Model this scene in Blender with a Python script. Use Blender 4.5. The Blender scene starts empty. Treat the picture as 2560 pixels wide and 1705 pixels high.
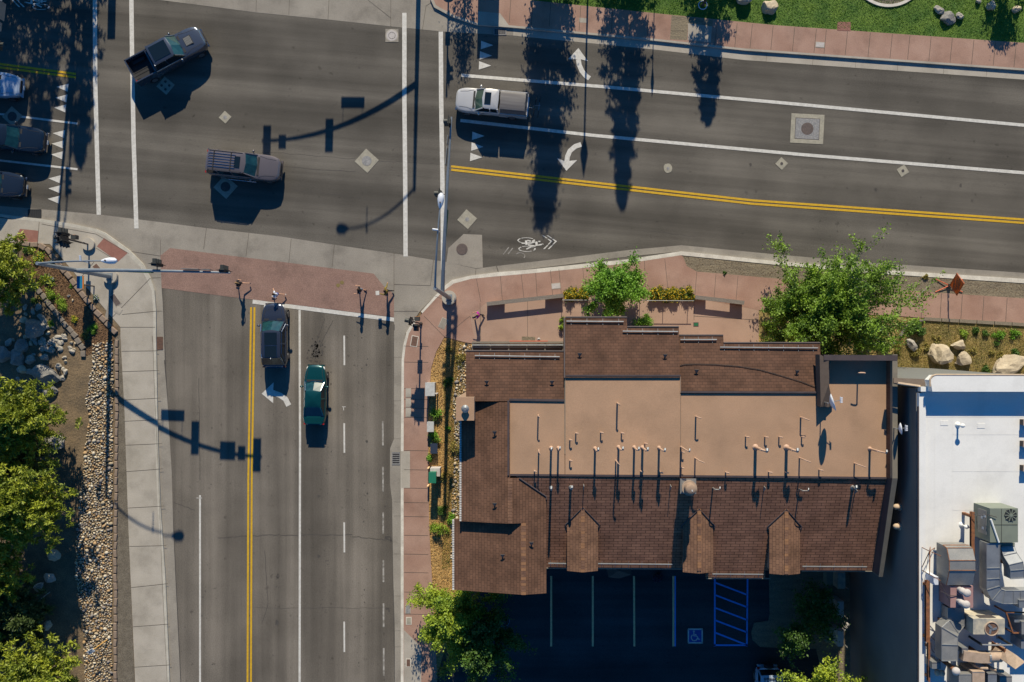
import bpy, bmesh, math, random
import numpy as np
from mathutils import Vector, Matrix
R = math.radians
# ---------------------------------------------------------------- camera, sky, sun, exposure
H, F, NX, NY = 62.0, 1984.0, 1329.0, 880.0      # camera height (m), focal length and nadir in photo pixels
SC = bpy.context.scene
SLOPE = 0.538                                    # tan of the sun's elevation
SUN_D = Vector((-0.022, -1, -SLOPE)).normalized()
cam = bpy.data.objects.new('camera', bpy.data.cameras.new('camera'))
SC.collection.objects.link(cam); SC.camera = cam
cam.location = (0, 0, H)
cam.data.sensor_width = 36; cam.data.lens = F/2560*36
cam.data.shift_x = (1280-NX)/2560; cam.data.shift_y = (NY-852.5)/2560
cam.data.clip_end = 900
wd = bpy.data.worlds.new('World'); SC.world = wd; wd.use_nodes = True
nt = wd.node_tree; nt.nodes.clear()
sky = nt.nodes.new('ShaderNodeTexSky'); sky.sky_type = 'NISHITA'; sky.sun_disc = False
sky.sun_elevation = math.atan(SLOPE); sky.sun_rotation = R(-1.3)
sky.altitude = 1800; sky.air_density = 1.0; sky.dust_density = 0.2; sky.ozone_density = 4.0
hs = nt.nodes.new('ShaderNodeHueSaturation'); hs.inputs['Saturation'].default_value = 1.28
bg = nt.nodes.new('ShaderNodeBackground'); bg.inputs[1].default_value = 0.086
wo = nt.nodes.new('ShaderNodeOutputWorld')
nt.links.new(sky.outputs[0], hs.inputs['Color']); nt.links.new(hs.outputs[0], bg.inputs[0]); nt.links.new(bg.outputs[0], wo.inputs[0])
sl = bpy.data.lights.new('sun', 'SUN'); sl.energy = 4.6; sl.angle = R(0.5); sl.color = (1, 0.90, 0.70)
so = bpy.data.objects.new('sun', sl); SC.collection.objects.link(so)
so.rotation_euler = SUN_D.to_track_quat('-Z', 'Y').to_euler(); so.location = (0, 60, 60)
SC.view_settings.view_transform = 'Standard'; SC.view_settings.look = 'None'
SC.view_settings.exposure = 0.47; SC.view_settings.gamma = 1
SC.cycles.max_bounces = 5; SC.cycles.diffuse_bounces = 3; SC.cycles.glossy_bounces = 3; SC.cycles.transparent_max_bounces = 6
SC.cycles.use_denoising = True
SC.cycles.sample_clamp_indirect = 4

# ---------------------------------------------------------------- helpers
COL = SC.collection
def W(px, py, z=0.0):
    k = (H-z)/F
    return Vector(((px-NX)*k, -(py-NY)*k, z))
class Plane:                                     # z = z0 + ax (x-x0) + ay (y-y0)
    def __init__(s, p, ax, ay): s.p, s.ax, s.ay = Vector(p), ax, ay
    def at(s, x, y): return s.p.z + s.ax*(x-s.p.x) + s.ay*(y-s.p.y)
    def hit(s, px, py, dz=0):
        X, Y = (px-NX)/F, -(py-NY)/F
        c = s.p.z + dz - s.ax*s.p.x - s.ay*s.p.y
        z = (c + s.ax*X*H + s.ay*Y*H)/(1 + s.ax*X + s.ay*Y)
        return Vector((X*(H-z), Y*(H-z), z))
class MB:
    def __init__(s): s.v, s.f, s.m = [], [], []
    def add(s, vs, fs, m=0):
        o = len(s.v); s.v += [tuple(v) for v in vs]; s.f += [tuple(i+o for i in f) for f in fs]; s.m += [m]*len(fs); return s
    def poly(s, pts, m=0): return s.add(pts, [tuple(range(len(pts)))], m)
    def pxpoly(s, pts, z, m=0): return s.poly([W(x, y, z) for x, y in pts], m)
    def prism(s, pts, z0, z1, m=0):              # pts: world xy
        n = len(pts); vs = [(p[0], p[1], z0) for p in pts]+[(p[0], p[1], z1) for p in pts]
        return s.add(vs, [tuple(range(n-1, -1, -1)), tuple(range(n, 2*n))]+[(i, (i+1) % n, n+(i+1) % n, n+i) for i in range(n)], m)
    def slab(s, pts, t, m=0):                    # pts: 3D top outline, t thickness down
        n = len(pts); vs = [tuple(p) for p in pts]+[(p[0], p[1], p[2]-t) for p in pts]
        return s.add(vs, [tuple(range(n)), tuple(range(2*n-1, n-1, -1))]+[((i+1) % n, i, n+i, n+(i+1) % n) for i in range(n)], m)
    def box(s, c, d, rz=0, m=0, tilt=None):      # c centre, d full size
        q = Matrix.Rotation(rz, 3, 'Z')
        if tilt is not None: q = q @ tilt
        vs = [Vector(c)+q @ Vector((sx*d[0]/2, sy*d[1]/2, sz*d[2]/2)) for sz in (-1, 1) for sx, sy in ((-1, -1), (1, -1), (1, 1), (-1, 1))]
        return s.add(vs, [(3, 2, 1, 0), (4, 5, 6, 7), (0, 1, 5, 4), (1, 2, 6, 5), (2, 3, 7, 6), (3, 0, 4, 7)], m)
    def tube(s, path, r, n=8, m=0):
        path = [Vector(p) for p in path]; rs = r if isinstance(r, (list, tuple)) else [r]*len(path); vs = []; prev = None
        for i, p in enumerate(path):
            t = (path[min(i+1, len(path)-1)]-path[max(i-1, 0)])
            t = t.normalized() if t.length > 1e-9 else Vector((0, 0, 1))
            if prev is None: a = t.orthogonal().normalized()
            else: a = (prev - t*prev.dot(t)); a = a.normalized() if a.length > 1e-6 else t.orthogonal().normalized()
            prev = a; b = t.cross(a)
            vs += [p+(a*math.cos(k*2*math.pi/n)+b*math.sin(k*2*math.pi/n))*rs[i] for k in range(n)]
        fs = [(i*n+k, i*n+(k+1) % n, (i+1)*n+(k+1) % n, (i+1)*n+k) for i in range(len(path)-1) for k in range(n)]
        fs += [tuple(range(n-1, -1, -1)), tuple(range((len(path)-1)*n, len(path)*n))]
        return s.add(vs, fs, m)
    def cyl(s, c, r, h, n=16, r2=None, m=0):
        c = Vector(c); return s.tube([c, c+Vector((0, 0, h))], [r, r if r2 is None else r2], n, m)
    def ell(s, c, r, n=12, k=7, m=0, top=False, q=None):
        c = Vector(c); vs = []; z0 = 0 if top else -math.pi/2
        for i in range(k+1):
            a = z0+(math.pi/2-z0)*i/k
            for j in range(n):
                b = 2*math.pi*j/n; d = Vector((r[0]*math.cos(a)*math.cos(b), r[1]*math.cos(a)*math.sin(b), r[2]*math.sin(a)))
                vs.append(c+(q @ d if q else d))
        return s.add(vs, [(i*n+j, i*n+(j+1) % n, (i+1)*n+(j+1) % n, (i+1)*n+j) for i in range(k) for j in range(n)], m)
    def disc(s, c, r, n=24, m=0, rx=None):
        return s.poly([(c[0]+(rx or r)*math.cos(2*math.pi*k/n), c[1]+r*math.sin(2*math.pi*k/n), c[2]) for k in range(n)], m)
    def strip(s, pts, w, z, m=0, px=True):       # flat painted line through photo points
        P = [W(x, y, z) for x, y in pts] if px else [Vector((x, y, z)) for x, y in pts]
        L, Rr = [], []
        for i, p in enumerate(P):
            t = P[min(i+1, len(P)-1)]-P[max(i-1, 0)]; t = t.normalized(); nn = Vector((-t.y, t.x, 0))*w/2
            L.append(p+nn); Rr.append(p-nn)
        for i in range(len(P)-1): s.poly([Rr[i], Rr[i+1], L[i+1], L[i]], m)
        return s
def setp(o, label=None, cat=None, group=None, kind=None):
    for k, v in (('label', label), ('category', cat), ('group', group), ('kind', kind)):
        if v: o[k] = v
    return o
def obj(name, mb, mats, parent=None, smooth=False, off=None, fix=True):
    me = bpy.data.meshes.new(name)
    v = mb.v
    if off is not None: v = [(a[0]-off[0], a[1]-off[1], a[2]-off[2]) for a in v]
    me.from_pydata(v, [], mb.f)
    for m in (mats if isinstance(mats, (list, tuple)) else [mats]): me.materials.append(M[m] if isinstance(m, str) else m)
    me.polygons.foreach_set('material_index', mb.m)
    if fix:
        b = bmesh.new(); b.from_mesh(me); bmesh.ops.recalc_face_normals(b, faces=b.faces); b.to_mesh(me); b.free()
    if smooth:
        me.polygons.foreach_set('use_smooth', [True]*len(me.polygons))
        try: me.set_sharp_from_angle(angle=R(38))
        except Exception: pass
    me.update()
    o = bpy.data.objects.new(name, me); COL.objects.link(o)
    if parent is not None: o.parent = parent
    return o
def thing(name, label, cat, loc=(0, 0, 0), rz=0, group=None):
    o = bpy.data.objects.new(name, None); COL.objects.link(o); o.empty_display_size = .2
    o.location = loc; o.rotation_euler = (0, 0, rz); return setp(o, label, cat, group)
def struct(name, mb, mats, **k): return setp(obj(name, mb, mats, fix=False, **k), kind='structure')
def copy_tree(o, parent=None):
    c = o.copy(); COL.objects.link(c); c.parent = parent
    for ch in list(o.children): copy_tree(ch, c)
    return c
def centred(name, mb, mats, loc, smooth=False, label=None, cat=None, group=None):   # one-mesh thing built in world coordinates
    o = obj(name, mb, mats, None, smooth, off=loc); o.location = loc; return setp(o, label, cat, group)
ORD = ['first', 'second', 'third', 'fourth', 'fifth', 'sixth', 'seventh', 'eighth', 'ninth', 'tenth', 'eleventh', 'twelfth', 'thirteenth', 'fourteenth', 'fifteenth', 'sixteenth', 'seventeenth', 'eighteenth', 'nineteenth', 'twentieth']

# ---------------------------------------------------------------- materials
M = {}
def mat(name, c1, c2=None, rough=.85, sc=3.0, detail=5, bump=0, bsc=None, metal=0, coat=0, fine=0, spec=None, obj_space=True, stretch=None, trans=0, stain=0):
    m = bpy.data.materials.new(name); m.use_nodes = True; t = m.node_tree; N = t.nodes; L = t.links
    p = N['Principled BSDF']; p.inputs['Roughness'].default_value = rough; p.inputs['Metallic'].default_value = metal
    if coat: p.inputs['Coat Weight'].default_value = coat; p.inputs['Coat Roughness'].default_value = .04
    if spec is not None: p.inputs['Specular IOR Level'].default_value = spec
    M[name] = m
    co = N.new('ShaderNodeTexCoord'); src = co.outputs['Object']
    if stretch:
        mp = N.new('ShaderNodeMapping'); mp.vector_type = 'TEXTURE'; mp.inputs['Rotation'].default_value = (0, 0, stretch[0]); mp.inputs['Scale'].default_value = (1/stretch[1], 1/stretch[2], 1)
        L.new(src, mp.inputs[0]); src = mp.outputs[0]
    if c2 is None and not fine and not bump:
        p.inputs['Base Color'].default_value = (*c1, 1); return m
    n1 = N.new('ShaderNodeTexNoise'); n1.inputs['Scale'].default_value = sc; n1.inputs['Detail'].default_value = detail; L.new(src, n1.inputs['Vector'])
    r = N.new('ShaderNodeMapRange'); r.inputs['From Min'].default_value = .33; r.inputs['From Max'].default_value = .67; L.new(n1.outputs['Fac'], r.inputs['Value'])
    mx = N.new('ShaderNodeMix'); mx.data_type = 'RGBA'; mx.inputs['A'].default_value = (*c1, 1); mx.inputs['B'].default_value = (*(c2 or c1), 1)
    L.new(r.outputs[0], mx.inputs['Factor']); out = mx.outputs['Result']
    if fine:
        n2 = N.new('ShaderNodeTexNoise'); n2.inputs['Scale'].default_value = 14; n2.inputs['Detail'].default_value = 3; L.new(co.outputs['Object'], n2.inputs['Vector'])
        r2 = N.new('ShaderNodeMapRange'); r2.inputs['From Min'].default_value = .3; r2.inputs['From Max'].default_value = .7
        r2.inputs['To Min'].default_value = 1-fine; r2.inputs['To Max'].default_value = 1+fine; L.new(n2.outputs['Fac'], r2.inputs['Value'])
        vm = N.new('ShaderNodeVectorMath'); vm.operation = 'SCALE'; L.new(out, vm.inputs[0]); L.new(r2.outputs[0], vm.inputs['Scale']); out = vm.outputs[0]
    if stain:
        n4 = N.new('ShaderNodeTexNoise'); n4.inputs['Scale'].default_value = .55; n4.inputs['Detail'].default_value = 12; n4.inputs['Roughness'].default_value = .65; L.new(co.outputs['Object'], n4.inputs['Vector'])
        r4 = N.new('ShaderNodeMapRange'); r4.inputs['From Min'].default_value = .5; r4.inputs['From Max'].default_value = .72; r4.inputs['To Min'].default_value = 1; r4.inputs['To Max'].default_value = 1-stain; L.new(n4.outputs['Fac'], r4.inputs['Value'])
        v4 = N.new('ShaderNodeVectorMath'); v4.operation = 'SCALE'; L.new(out, v4.inputs[0]); L.new(r4.outputs[0], v4.inputs['Scale']); out = v4.outputs[0]
    L.new(out, p.inputs['Base Color'])
    if bump:
        n3 = N.new('ShaderNodeTexNoise'); n3.inputs['Scale'].default_value = bsc or sc*4; n3.inputs['Detail'].default_value = 4; L.new(co.outputs['Object'], n3.inputs['Vector'])
        b = N.new('ShaderNodeBump'); b.inputs['Strength'].default_value = bump; b.inputs['Distance'].default_value = .05; L.new(n3.outputs['Fac'], b.inputs['Height']); L.new(b.outputs[0], p.inputs['Normal'])
    return m
def asphalt(name, base, ang, dark=.6):
    m = bpy.data.materials.new(name); m.use_nodes = True; t = m.node_tree; N = t.nodes; L = t.links; M[name] = m
    p = N['Principled BSDF']; p.inputs['Roughness'].default_value = .93; p.inputs['Specular IOR Level'].default_value = .25
    co = N.new('ShaderNodeTexCoord')
    def noise(sx, sy, sc, lo, hi, a, b, det=4):
        mp = N.new('ShaderNodeMapping'); mp.vector_type = 'TEXTURE'; mp.inputs['Rotation'].default_value = (0, 0, ang); mp.inputs['Scale'].default_value = (1/sx, 1/sy, 1); L.new(co.outputs['Object'], mp.inputs[0])
        n = N.new('ShaderNodeTexNoise'); n.inputs['Scale'].default_value = sc; n.inputs['Detail'].default_value = det; L.new(mp.outputs[0], n.inputs['Vector'])
        r = N.new('ShaderNodeMapRange'); r.inputs['From Min'].default_value = lo; r.inputs['From Max'].default_value = hi; r.inputs['To Min'].default_value = a; r.inputs['To Max'].default_value = b
        L.new(n.outputs['Fac'], r.inputs['Value']); return r.outputs[0]
    fs = [noise(.02, .5, 1, .36, .64, .66, 1.14, 2), noise(.25, .25, 1, .35, .65, .82, 1.12), noise(1, 1, 16, .3, .7, .76, 1.24, 2), noise(1, 1, 2.2, .66, .74, 1, .68, 3), noise(.06, 2.2, 1, .4, .68, 1.05, .88, 2)]
    cur = None
    for f in fs:
        if cur is None: cur = f
        else:
            mm = N.new('ShaderNodeMath'); mm.operation = 'MULTIPLY'; L.new(cur, mm.inputs[0]); L.new(f, mm.inputs[1]); cur = mm.outputs[0]
    vm = N.new('ShaderNodeVectorMath'); vm.operation = 'SCALE'; vm.inputs[0].default_value = base; L.new(cur, vm.inputs['Scale']); L.new(vm.outputs[0], p.inputs['Base Color'])
def shingle(name, c1, c2, cm, row=.2, wid=.34, rot=0, off=0.0, bump=.5):
    m = bpy.data.materials.new(name); m.use_nodes = True; t = m.node_tree; N = t.nodes; L = t.links; M[name] = m
    p = N['Principled BSDF']; p.inputs['Roughness'].default_value = .9; p.inputs['Specular IOR Level'].default_value = .2
    co = N.new('ShaderNodeTexCoord'); mp = N.new('ShaderNodeMapping'); mp.inputs['Rotation'].default_value = (0, 0, rot); L.new(co.outputs['Object'], mp.inputs[0])
    b = N.new('ShaderNodeTexBrick'); b.offset = .5; b.inputs['Scale'].default_value = 1; b.inputs['Brick Width'].default_value = wid; b.inputs['Row Height'].default_value = row
    b.inputs['Mortar Size'].default_value = .014; b.inputs['Mortar Smooth'].default_value = .3; b.inputs['Bias'].default_value = -.1
    b.inputs['Color1'].default_value = (*c1, 1); b.inputs['Color2'].default_value = (*c2, 1); b.inputs['Mortar'].default_value = (*cm, 1); L.new(mp.outputs[0], b.inputs['Vector'])
    n = N.new('ShaderNodeTexNoise'); n.inputs['Scale'].default_value = .9; n.inputs['Detail'].default_value = 6; L.new(co.outputs['Object'], n.inputs['Vector'])
    r = N.new('ShaderNodeMapRange'); r.inputs['From Min'].default_value = .3; r.inputs['From Max'].default_value = .7; r.inputs['To Min'].default_value = .74; r.inputs['To Max'].default_value = 1.24; L.new(n.outputs['Fac'], r.inputs['Value'])
    vm = N.new('ShaderNodeVectorMath'); vm.operation = 'SCALE'; L.new(b.outputs['Color'], vm.inputs[0]); L.new(r.outputs[0], vm.inputs['Scale']); L.new(vm.outputs[0], p.inputs['Base Color'])
    bu = N.new('ShaderNodeBump'); bu.invert = True; bu.inputs['Strength'].default_value = bump; bu.inputs['Distance'].default_value = .03; L.new(b.outputs['Fac'], bu.inputs['Height']); L.new(bu.outputs[0], p.inputs['Normal'])
def leafmat(name, c1, c2, trans=.25):
    m = mat(name, c1, c2, rough=.6, sc=.9, detail=3, fine=.35); N = m.node_tree.nodes; L = m.node_tree.links; p = N['Principled BSDF']
    tr = N.new('ShaderNodeBsdfTranslucent'); src = p.inputs['Base Color'].links[0].from_socket; L.new(src, tr.inputs[0])
    ms = N.new('ShaderNodeMixShader'); ms.inputs[0].default_value = trans; L.new(p.outputs[0], ms.inputs[1]); L.new(tr.outputs[0], ms.inputs[2]); L.new(ms.outputs[0], N['Material Output'].inputs[0])
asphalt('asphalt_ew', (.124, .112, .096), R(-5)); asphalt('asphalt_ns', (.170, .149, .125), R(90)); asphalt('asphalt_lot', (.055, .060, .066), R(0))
mat('soil', (.24, .155, .07), (.14, .095, .05), sc=.8, detail=8, bump=.8, bsc=6, fine=.3)
mat('dirt_strip', (.16, .13, .09), (.22, .18, .12), sc=1.5, detail=8, bump=.8, bsc=7, fine=.25, stretch=(0, .4, 2.5))
mat('bark_mulch', (.12, .062, .03), (.20, .115, .055), sc=5, detail=8, bump=.9, bsc=14, fine=.35)
mat('wood_chips', (.58, .36, .13), (.36, .22, .08), sc=7, detail=8, bump=.9, bsc=20, fine=.45)
mat('grey_gravel', (.12, .10, .075), (.17, .145, .11), sc=3, detail=8, bump=.6, bsc=25, fine=.4)
mat('concrete', (.43, .39, .335), (.35, .315, .265), sc=.5, detail=8, fine=.08, spec=.2, stain=.25)
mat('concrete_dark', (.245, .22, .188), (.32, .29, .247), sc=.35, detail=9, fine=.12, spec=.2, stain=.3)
mat('kerb_white', (.66, .62, .54), (.50, .46, .40), sc=1.5, detail=8, fine=.12)
mat('pink_concrete', (.31, .185, .14), (.39, .25, .195), sc=.45, detail=9, fine=.1, spec=.2, stain=.25)
mat('plaza_concrete', (.40, .275, .215), (.35, .235, .18), sc=.35, detail=9, fine=.06, spec=.2, stain=.2)
mat('crosswalk_brick', (.27, .165, .13), (.23, .138, .11), sc=.8, detail=9, fine=.25, bump=.2, bsc=20, stain=.3)
mat('red_patch', (.24, .105, .08), (.28, .13, .10), sc=3, fine=.1)
mat('joint', (.09, .075, .06)); mat('tar', (.05, .045, .042), (.08, .07, .06), sc=3)
mat('paint_white', (.62, .60, .56), (.50, .48, .44), sc=4, detail=8, fine=.1, rough=.7)
mat('paint_worn', (.40, .38, .35), (.17, .155, .135), sc=3.5, detail=9, fine=.2)
mat('paint_yellow', (.60, .36, .01), (.52, .30, .01), sc=4, fine=.12, rough=.7)
mat('paint_lot_yellow', (.95, .60, .30), (.80, .50, .25), sc=5, fine=.15); mat('paint_lot_blue', (.05, .30, .85), (.05, .26, .75), sc=5)
mat('iron', (.10, .085, .08), (.06, .05, .05), rough=.6, sc=12, metal=.3); mat('rust_iron', (.17, .09, .06), (.10, .06, .045), rough=.8, sc=6, fine=.2)
mat('grate', (.02, .02, .022)); mat('lid_grey', (.20, .20, .21), (.28, .27, .26), sc=9, fine=.2)
mat('collar', (.36, .33, .26), (.28, .26, .21), sc=2, fine=.15); mat('lid_brown', (.12, .09, .08), (.09, .07, .065), sc=5, fine=.15)
mat('grass', (.05, .12, .01), (.11, .19, .02), sc=.9, detail=9, bump=.9, bsc=12, fine=.4)
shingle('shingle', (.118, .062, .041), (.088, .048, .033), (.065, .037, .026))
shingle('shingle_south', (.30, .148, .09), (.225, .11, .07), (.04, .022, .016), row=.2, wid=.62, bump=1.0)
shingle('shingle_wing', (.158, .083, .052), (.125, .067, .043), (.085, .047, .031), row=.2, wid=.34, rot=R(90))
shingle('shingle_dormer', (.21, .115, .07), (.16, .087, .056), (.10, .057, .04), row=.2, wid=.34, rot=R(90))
mat('ridge_tile', (.22, .115, .065), (.13, .066, .042), sc=1.6, detail=2, fine=.2)
mat('membrane', (.42, .265, .17), (.36, .23, .148), sc=.45, detail=10, fine=.08, rough=.8, spec=.2, stain=.13)
mat('flashing', (.075, .055, .055), (.055, .042, .045), sc=2, rough=.6); mat('flash_light', (.20, .175, .135), (.17, .15, .12), sc=2, rough=.6)
mat('stucco', (.30, .21, .15), (.26, .18, .13), sc=2, fine=.1); mat('stucco_dark', (.10, .075, .06), (.085, .062, .05), sc=2, fine=.1)
mat('white_roof', (.78, .77, .745), (.70, .69, .665), sc=.3, detail=9, fine=.03, rough=.6, spec=.2, stain=.12)
mat('wall_blue_grey', (.17, .16, .15), (.14, .13, .125), sc=.4, fine=.05); mat('grey_metal_wall', (.14, .145, .14), (.17, .175, .17), sc=.5, rough=.5, stretch=(0, .1, 3))
mat('cream_trim', (.50, .38, .27), (.42, .32, .23), sc=4)
mat('brass', (.22, .16, .05), (.16, .12, .04), rough=.6, sc=8); mat('kerb_soft', (.49, .455, .39), (.40, .37, .31), sc=2, detail=8, fine=.1); mat('ridge_orange', (.30, .15, .07), (.22, .11, .055), sc=2); mat('cabinet_grey', (.52, .52, .51), (.42, .42, .41), sc=6, rough=.5); mat('dry_turf', (.36, .25, .09), (.20, .155, .055), sc=1.1, detail=10, bump=.8, bsc=8, fine=.4); mat('garden_soil', (.20, .14, .08), (.115, .085, .053), sc=.9, detail=9, bump=.8, bsc=6, fine=.35)
mat('galv', (.36, .37, .37), (.28, .29, .30), sc=2, rough=.45, metal=.6, fine=.06); mat('galv_dark', (.24, .24, .235), (.30, .29, .27), sc=1.2, rough=.55, metal=.4, fine=.1)
mat('hvac_green', (.19, .215, .17), (.165, .185, .15), sc=1.5, rough=.6); mat('hvac_cream', (.50, .44, .33), (.28, .27, .24), sc=3, detail=9, rough=.8)
mat('tan_metal', (.42, .31, .23), (.34, .25, .18), sc=3, rough=.7, fine=.08); mat('pink_metal', (.34, .20, .19), (.30, .17, .165), sc=2)
mat('rust', (.28, .11, .04), (.15, .06, .03), sc=5, fine=.2); mat('cap_white', (.50, .46, .44), (.42, .39, .37), sc=6)
mat('pole_grey', (.20, .23, .26), (.25, .28, .31), sc=2, rough=.45, metal=.3); mat('lamp_white', (.60, .63, .70), rough=.35); mat('black_metal', (.02, .021, .022), (.032, .034, .033), sc=6, rough=.5)
mat('signal_black', (.028, .032, .03), (.045, .047, .043), sc=4, rough=.55); mat('sign_green', (.01, .12, .05)); mat('sign_white', (.65, .65, .65)); mat('sign_blue', (.02, .17, .30), rough=.4)
mat('pipe_tan', (.46, .30, .21), rough=.6); mat('pipe_white', (.75, .74, .70), rough=.5); mat('timber', (.17, .14, .10), (.23, .19, .14), sc=3, detail=8, fine=.2, stretch=(0, .5, 8))
mat('bench_wood', (.20, .175, .15), (.15, .13, .115), sc=2, detail=8, fine=.15, stretch=(R(-7), .5, 10)); mat('bench_block', (.30, .20, .16), (.25, .17, .13), sc=4)
mat('rock_tan', (.50, .42, .30), (.36, .29, .20), sc=1.2, detail=9, bump=.6, bsc=5, fine=.12); mat('rock_grey', (.28, .26, .23), (.42, .38, .31), sc=1.4, detail=9, bump=.7, bsc=6, fine=.2)
mat('rock_dark', (.17, .165, .155), (.28, .26, .23), sc=1.2, detail=9, bump=.7, bsc=5, fine=.2)
mat('block', (.27, .20, .15), (.21, .155, .115), sc=3, detail=8, fine=.2); mat('block_grey', (.22, .185, .15), (.17, .145, .12), sc=3, detail=8, fine=.2)
for i, c in enumerate([(.50, .40, .27), (.38, .31, .21), (.44, .29, .15), (.25, .22, .20), (.58, .51, .40)]): mat('cobble_%d' % i, c, tuple(x*.75 for x in c), sc=5)
leafmat('leaf_maple', (.22, .42, .035), (.10, .24, .02)); leafmat('leaf_birch', (.24, .38, .032), (.10, .19, .018)); leafmat('leaf_lime', (.38, .46, .035), (.15, .25, .025))
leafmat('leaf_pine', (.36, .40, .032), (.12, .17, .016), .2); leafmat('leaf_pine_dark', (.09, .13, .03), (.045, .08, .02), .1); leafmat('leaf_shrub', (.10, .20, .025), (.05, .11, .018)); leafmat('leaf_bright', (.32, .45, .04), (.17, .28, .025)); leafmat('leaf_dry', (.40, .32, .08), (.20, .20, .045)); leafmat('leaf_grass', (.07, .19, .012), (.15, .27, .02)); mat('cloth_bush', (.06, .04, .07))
leafmat('petal_yellow', (.60, .42, .01), (.45, .30, .01), .1); leafmat('petal_white', (.65, .64, .66), (.5, .5, .5), .1)
mat('bark', (.12, .095, .07), (.08, .062, .045), sc=6, fine=.2); mat('bark_white', (.42, .40, .36), (.28, .26, .23), sc=4, fine=.15)
mat('rubber', (.018, .018, .019), rough=.9); mat('rim', (.22, .22, .23), rough=.4, metal=.7); mat('glass_dark', (.008, .014, .018), rough=.13, spec=.8); mat('glass_teal', (.006, .028, .032), (.014, .06, .062), sc=2.5, rough=.13, spec=.8); mat('paint_lot_navy', (.02, .08, .38), (.02, .07, .3), sc=4)
mat('glass_green', (.05, .09, .07), (.03, .06, .05), sc=2, rough=.05, spec=.8); mat('chrome', (.6, .6, .62), rough=.15, metal=1); mat('headlamp', (.62, .62, .60), rough=.12, coat=1); mat('tail_red', (.35, .01, .012), rough=.25); mat('amber', (.6, .2, .02), rough=.3); mat('plastic_black', (.02, .02, .022), rough=.7)
def paint(n, c, metal=.35): mat('car_'+n, c, tuple(x*.93 for x in c), sc=.8, rough=.25, metal=metal, coat=1)
paint('gunmetal', (.095, .11, .14), .6); paint('brown', (.17, .145, .145)); paint('silver', (.55, .54, .53), .2); paint('black', (.022, .032, .05), .4); paint('green', (.004, .055, .055), .3); paint('white', (.40, .48, .60), .2); paint('navy', (.014, .024, .04), .4); paint('charcoal', (.06, .07, .095), .6)  # white is tinted blue: the cool cast of tree shade is in the paint
mat('orange_sign', (.75, .13, .01), rough=.5); mat('orange_leg', (.65, .12, .05), rough=.6); mat('wood_handle', (.45, .25, .06), rough=.6)
mat('skin', (.50, .27, .17), rough=.6); mat('skin_tan', (.34, .17, .10), rough=.6); mat('face_dark', (.02, .012, .01)); mat('lip', (.32, .09, .07))
for n, c in (('hair_brown', (.05, .025, .014)), ('hair_blond', (.20, .12, .05)), ('cloth_black', (.018, .018, .022)), ('cloth_white', (.62, .66, .74)), ('cloth_blue', (.03, .09, .42)), ('cloth_grey', (.16, .19, .25)), ('cloth_mustard', (.20, .145, .02)), ('cloth_magenta', (.50, .015, .36)), ('cloth_khaki', (.25, .20, .13)), ('cloth_green', (.08, .25, .12)), ('shoe_white', (.6, .6, .6)), ('cloth_navy', (.02, .025, .05))): mat(n, c, rough=.9)
# ---------------------------------------------------------------- ground, roads, pavements
def ext(pts): return pts
g = MB(); g.add([(-220, -220, -.03), (220, -220, -.03), (220, 220, -.03), (-220, 220, -.03)], [(0, 1, 2, 3)]); struct('ground', g, 'soil')
TOPB = [(-1500, -40), (385, -2), (640, 31), (820, 49), (977, 66), (1117, 80), (1232, 86), (1313, 92), (1620, 122), (1860, 150), (2560, 199), (4200, 310)]
BOTB = [(-1500, 340), (0, 515), (138, 526), (245, 536), (398, 555), (514, 570), (700, 591), (824, 610), (1007, 637), (1084, 650), (1117, 655), (1190, 672), (1240, 665), (1411, 645), (1571, 625), (1704, 613), (1940, 636), (2181, 657), (2560, 682), (4200, 800)]
g = MB(); g.pxpoly([(-1500, -260), (4200, 230)]+[(4200, 900), (2560, 760), (1100, 760), (380, 760), (-1500, 420)], 0.0); struct('road', g, 'asphalt_ew')
g = MB(); g.pxpoly([(395, 716), (990, 790), (1012, 900), (1005, 3600), (600, 3600), (440, 1705), (405, 850)], 0.004); struct('side_road', g, 'asphalt_ns')
KE = [(1340, 672), (1240, 681), (1176, 689), (1130, 700), (1111, 715), (1087, 740), (1050, 778), (1035, 800), (1016, 830), (1008, 864), (1004, 900), (1002, 1130), (1002, 1705), (1002, 3600)]
KW = [(-1500, 380), (-100, 520), (40, 540), (104, 547), (184, 560), (240, 572), (263, 582), (324, 626), (358, 660), (376, 695), (386, 726), (390, 778), (390, 840), (395, 1109), (401, 1269), (413, 1439), (424, 1705), (520, 3600)]
g = MB()
cg = BOTB[1:19]; 
g.pxpoly([(0, 515), (138, 526), (245, 536), (398, 555), (514, 570), (700, 591), (824, 610), (1007, 637), (1084, 650), (1117, 655), (1190, 672), (1240, 665)] + [(1245, 681), (1176, 689), (1130, 700), (1111, 715), (1087, 740), (1050, 778), (1035, 800), (1016, 830), (1016, 834), (985, 830), (985, 792), (404, 720), (386, 726), (376, 695), (358, 660), (324, 626), (263, 582), (240, 572), (184, 560), (104, 547), (0, 536)], .008)
g.pxpoly([(-1500, 340), (0, 515), (0, 536), (-1500, 380)], .008)
g.pxpoly([(1242, 665), (1411, 645), (1571, 625), (1704, 613), (1704, 628), (1571, 641), (1411, 662), (1247, 681)], .011)
g.pxpoly([(1704, 613), (1940, 636), (2181, 657), (2560, 682), (4200, 800), (4200, 816), (2560, 697), (2181, 673), (1940, 653), (1704, 628)], .008)
g.pxpoly([(385, -2), (640, 31), (820, 49), (977, 66), (1117, 80), (1232, 86), (1283, 89), (1283, 69), (1191, 63), (1130, 44), (1085, 20), (1075, -4), (1066, -160), (330, -160)], .008)
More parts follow.
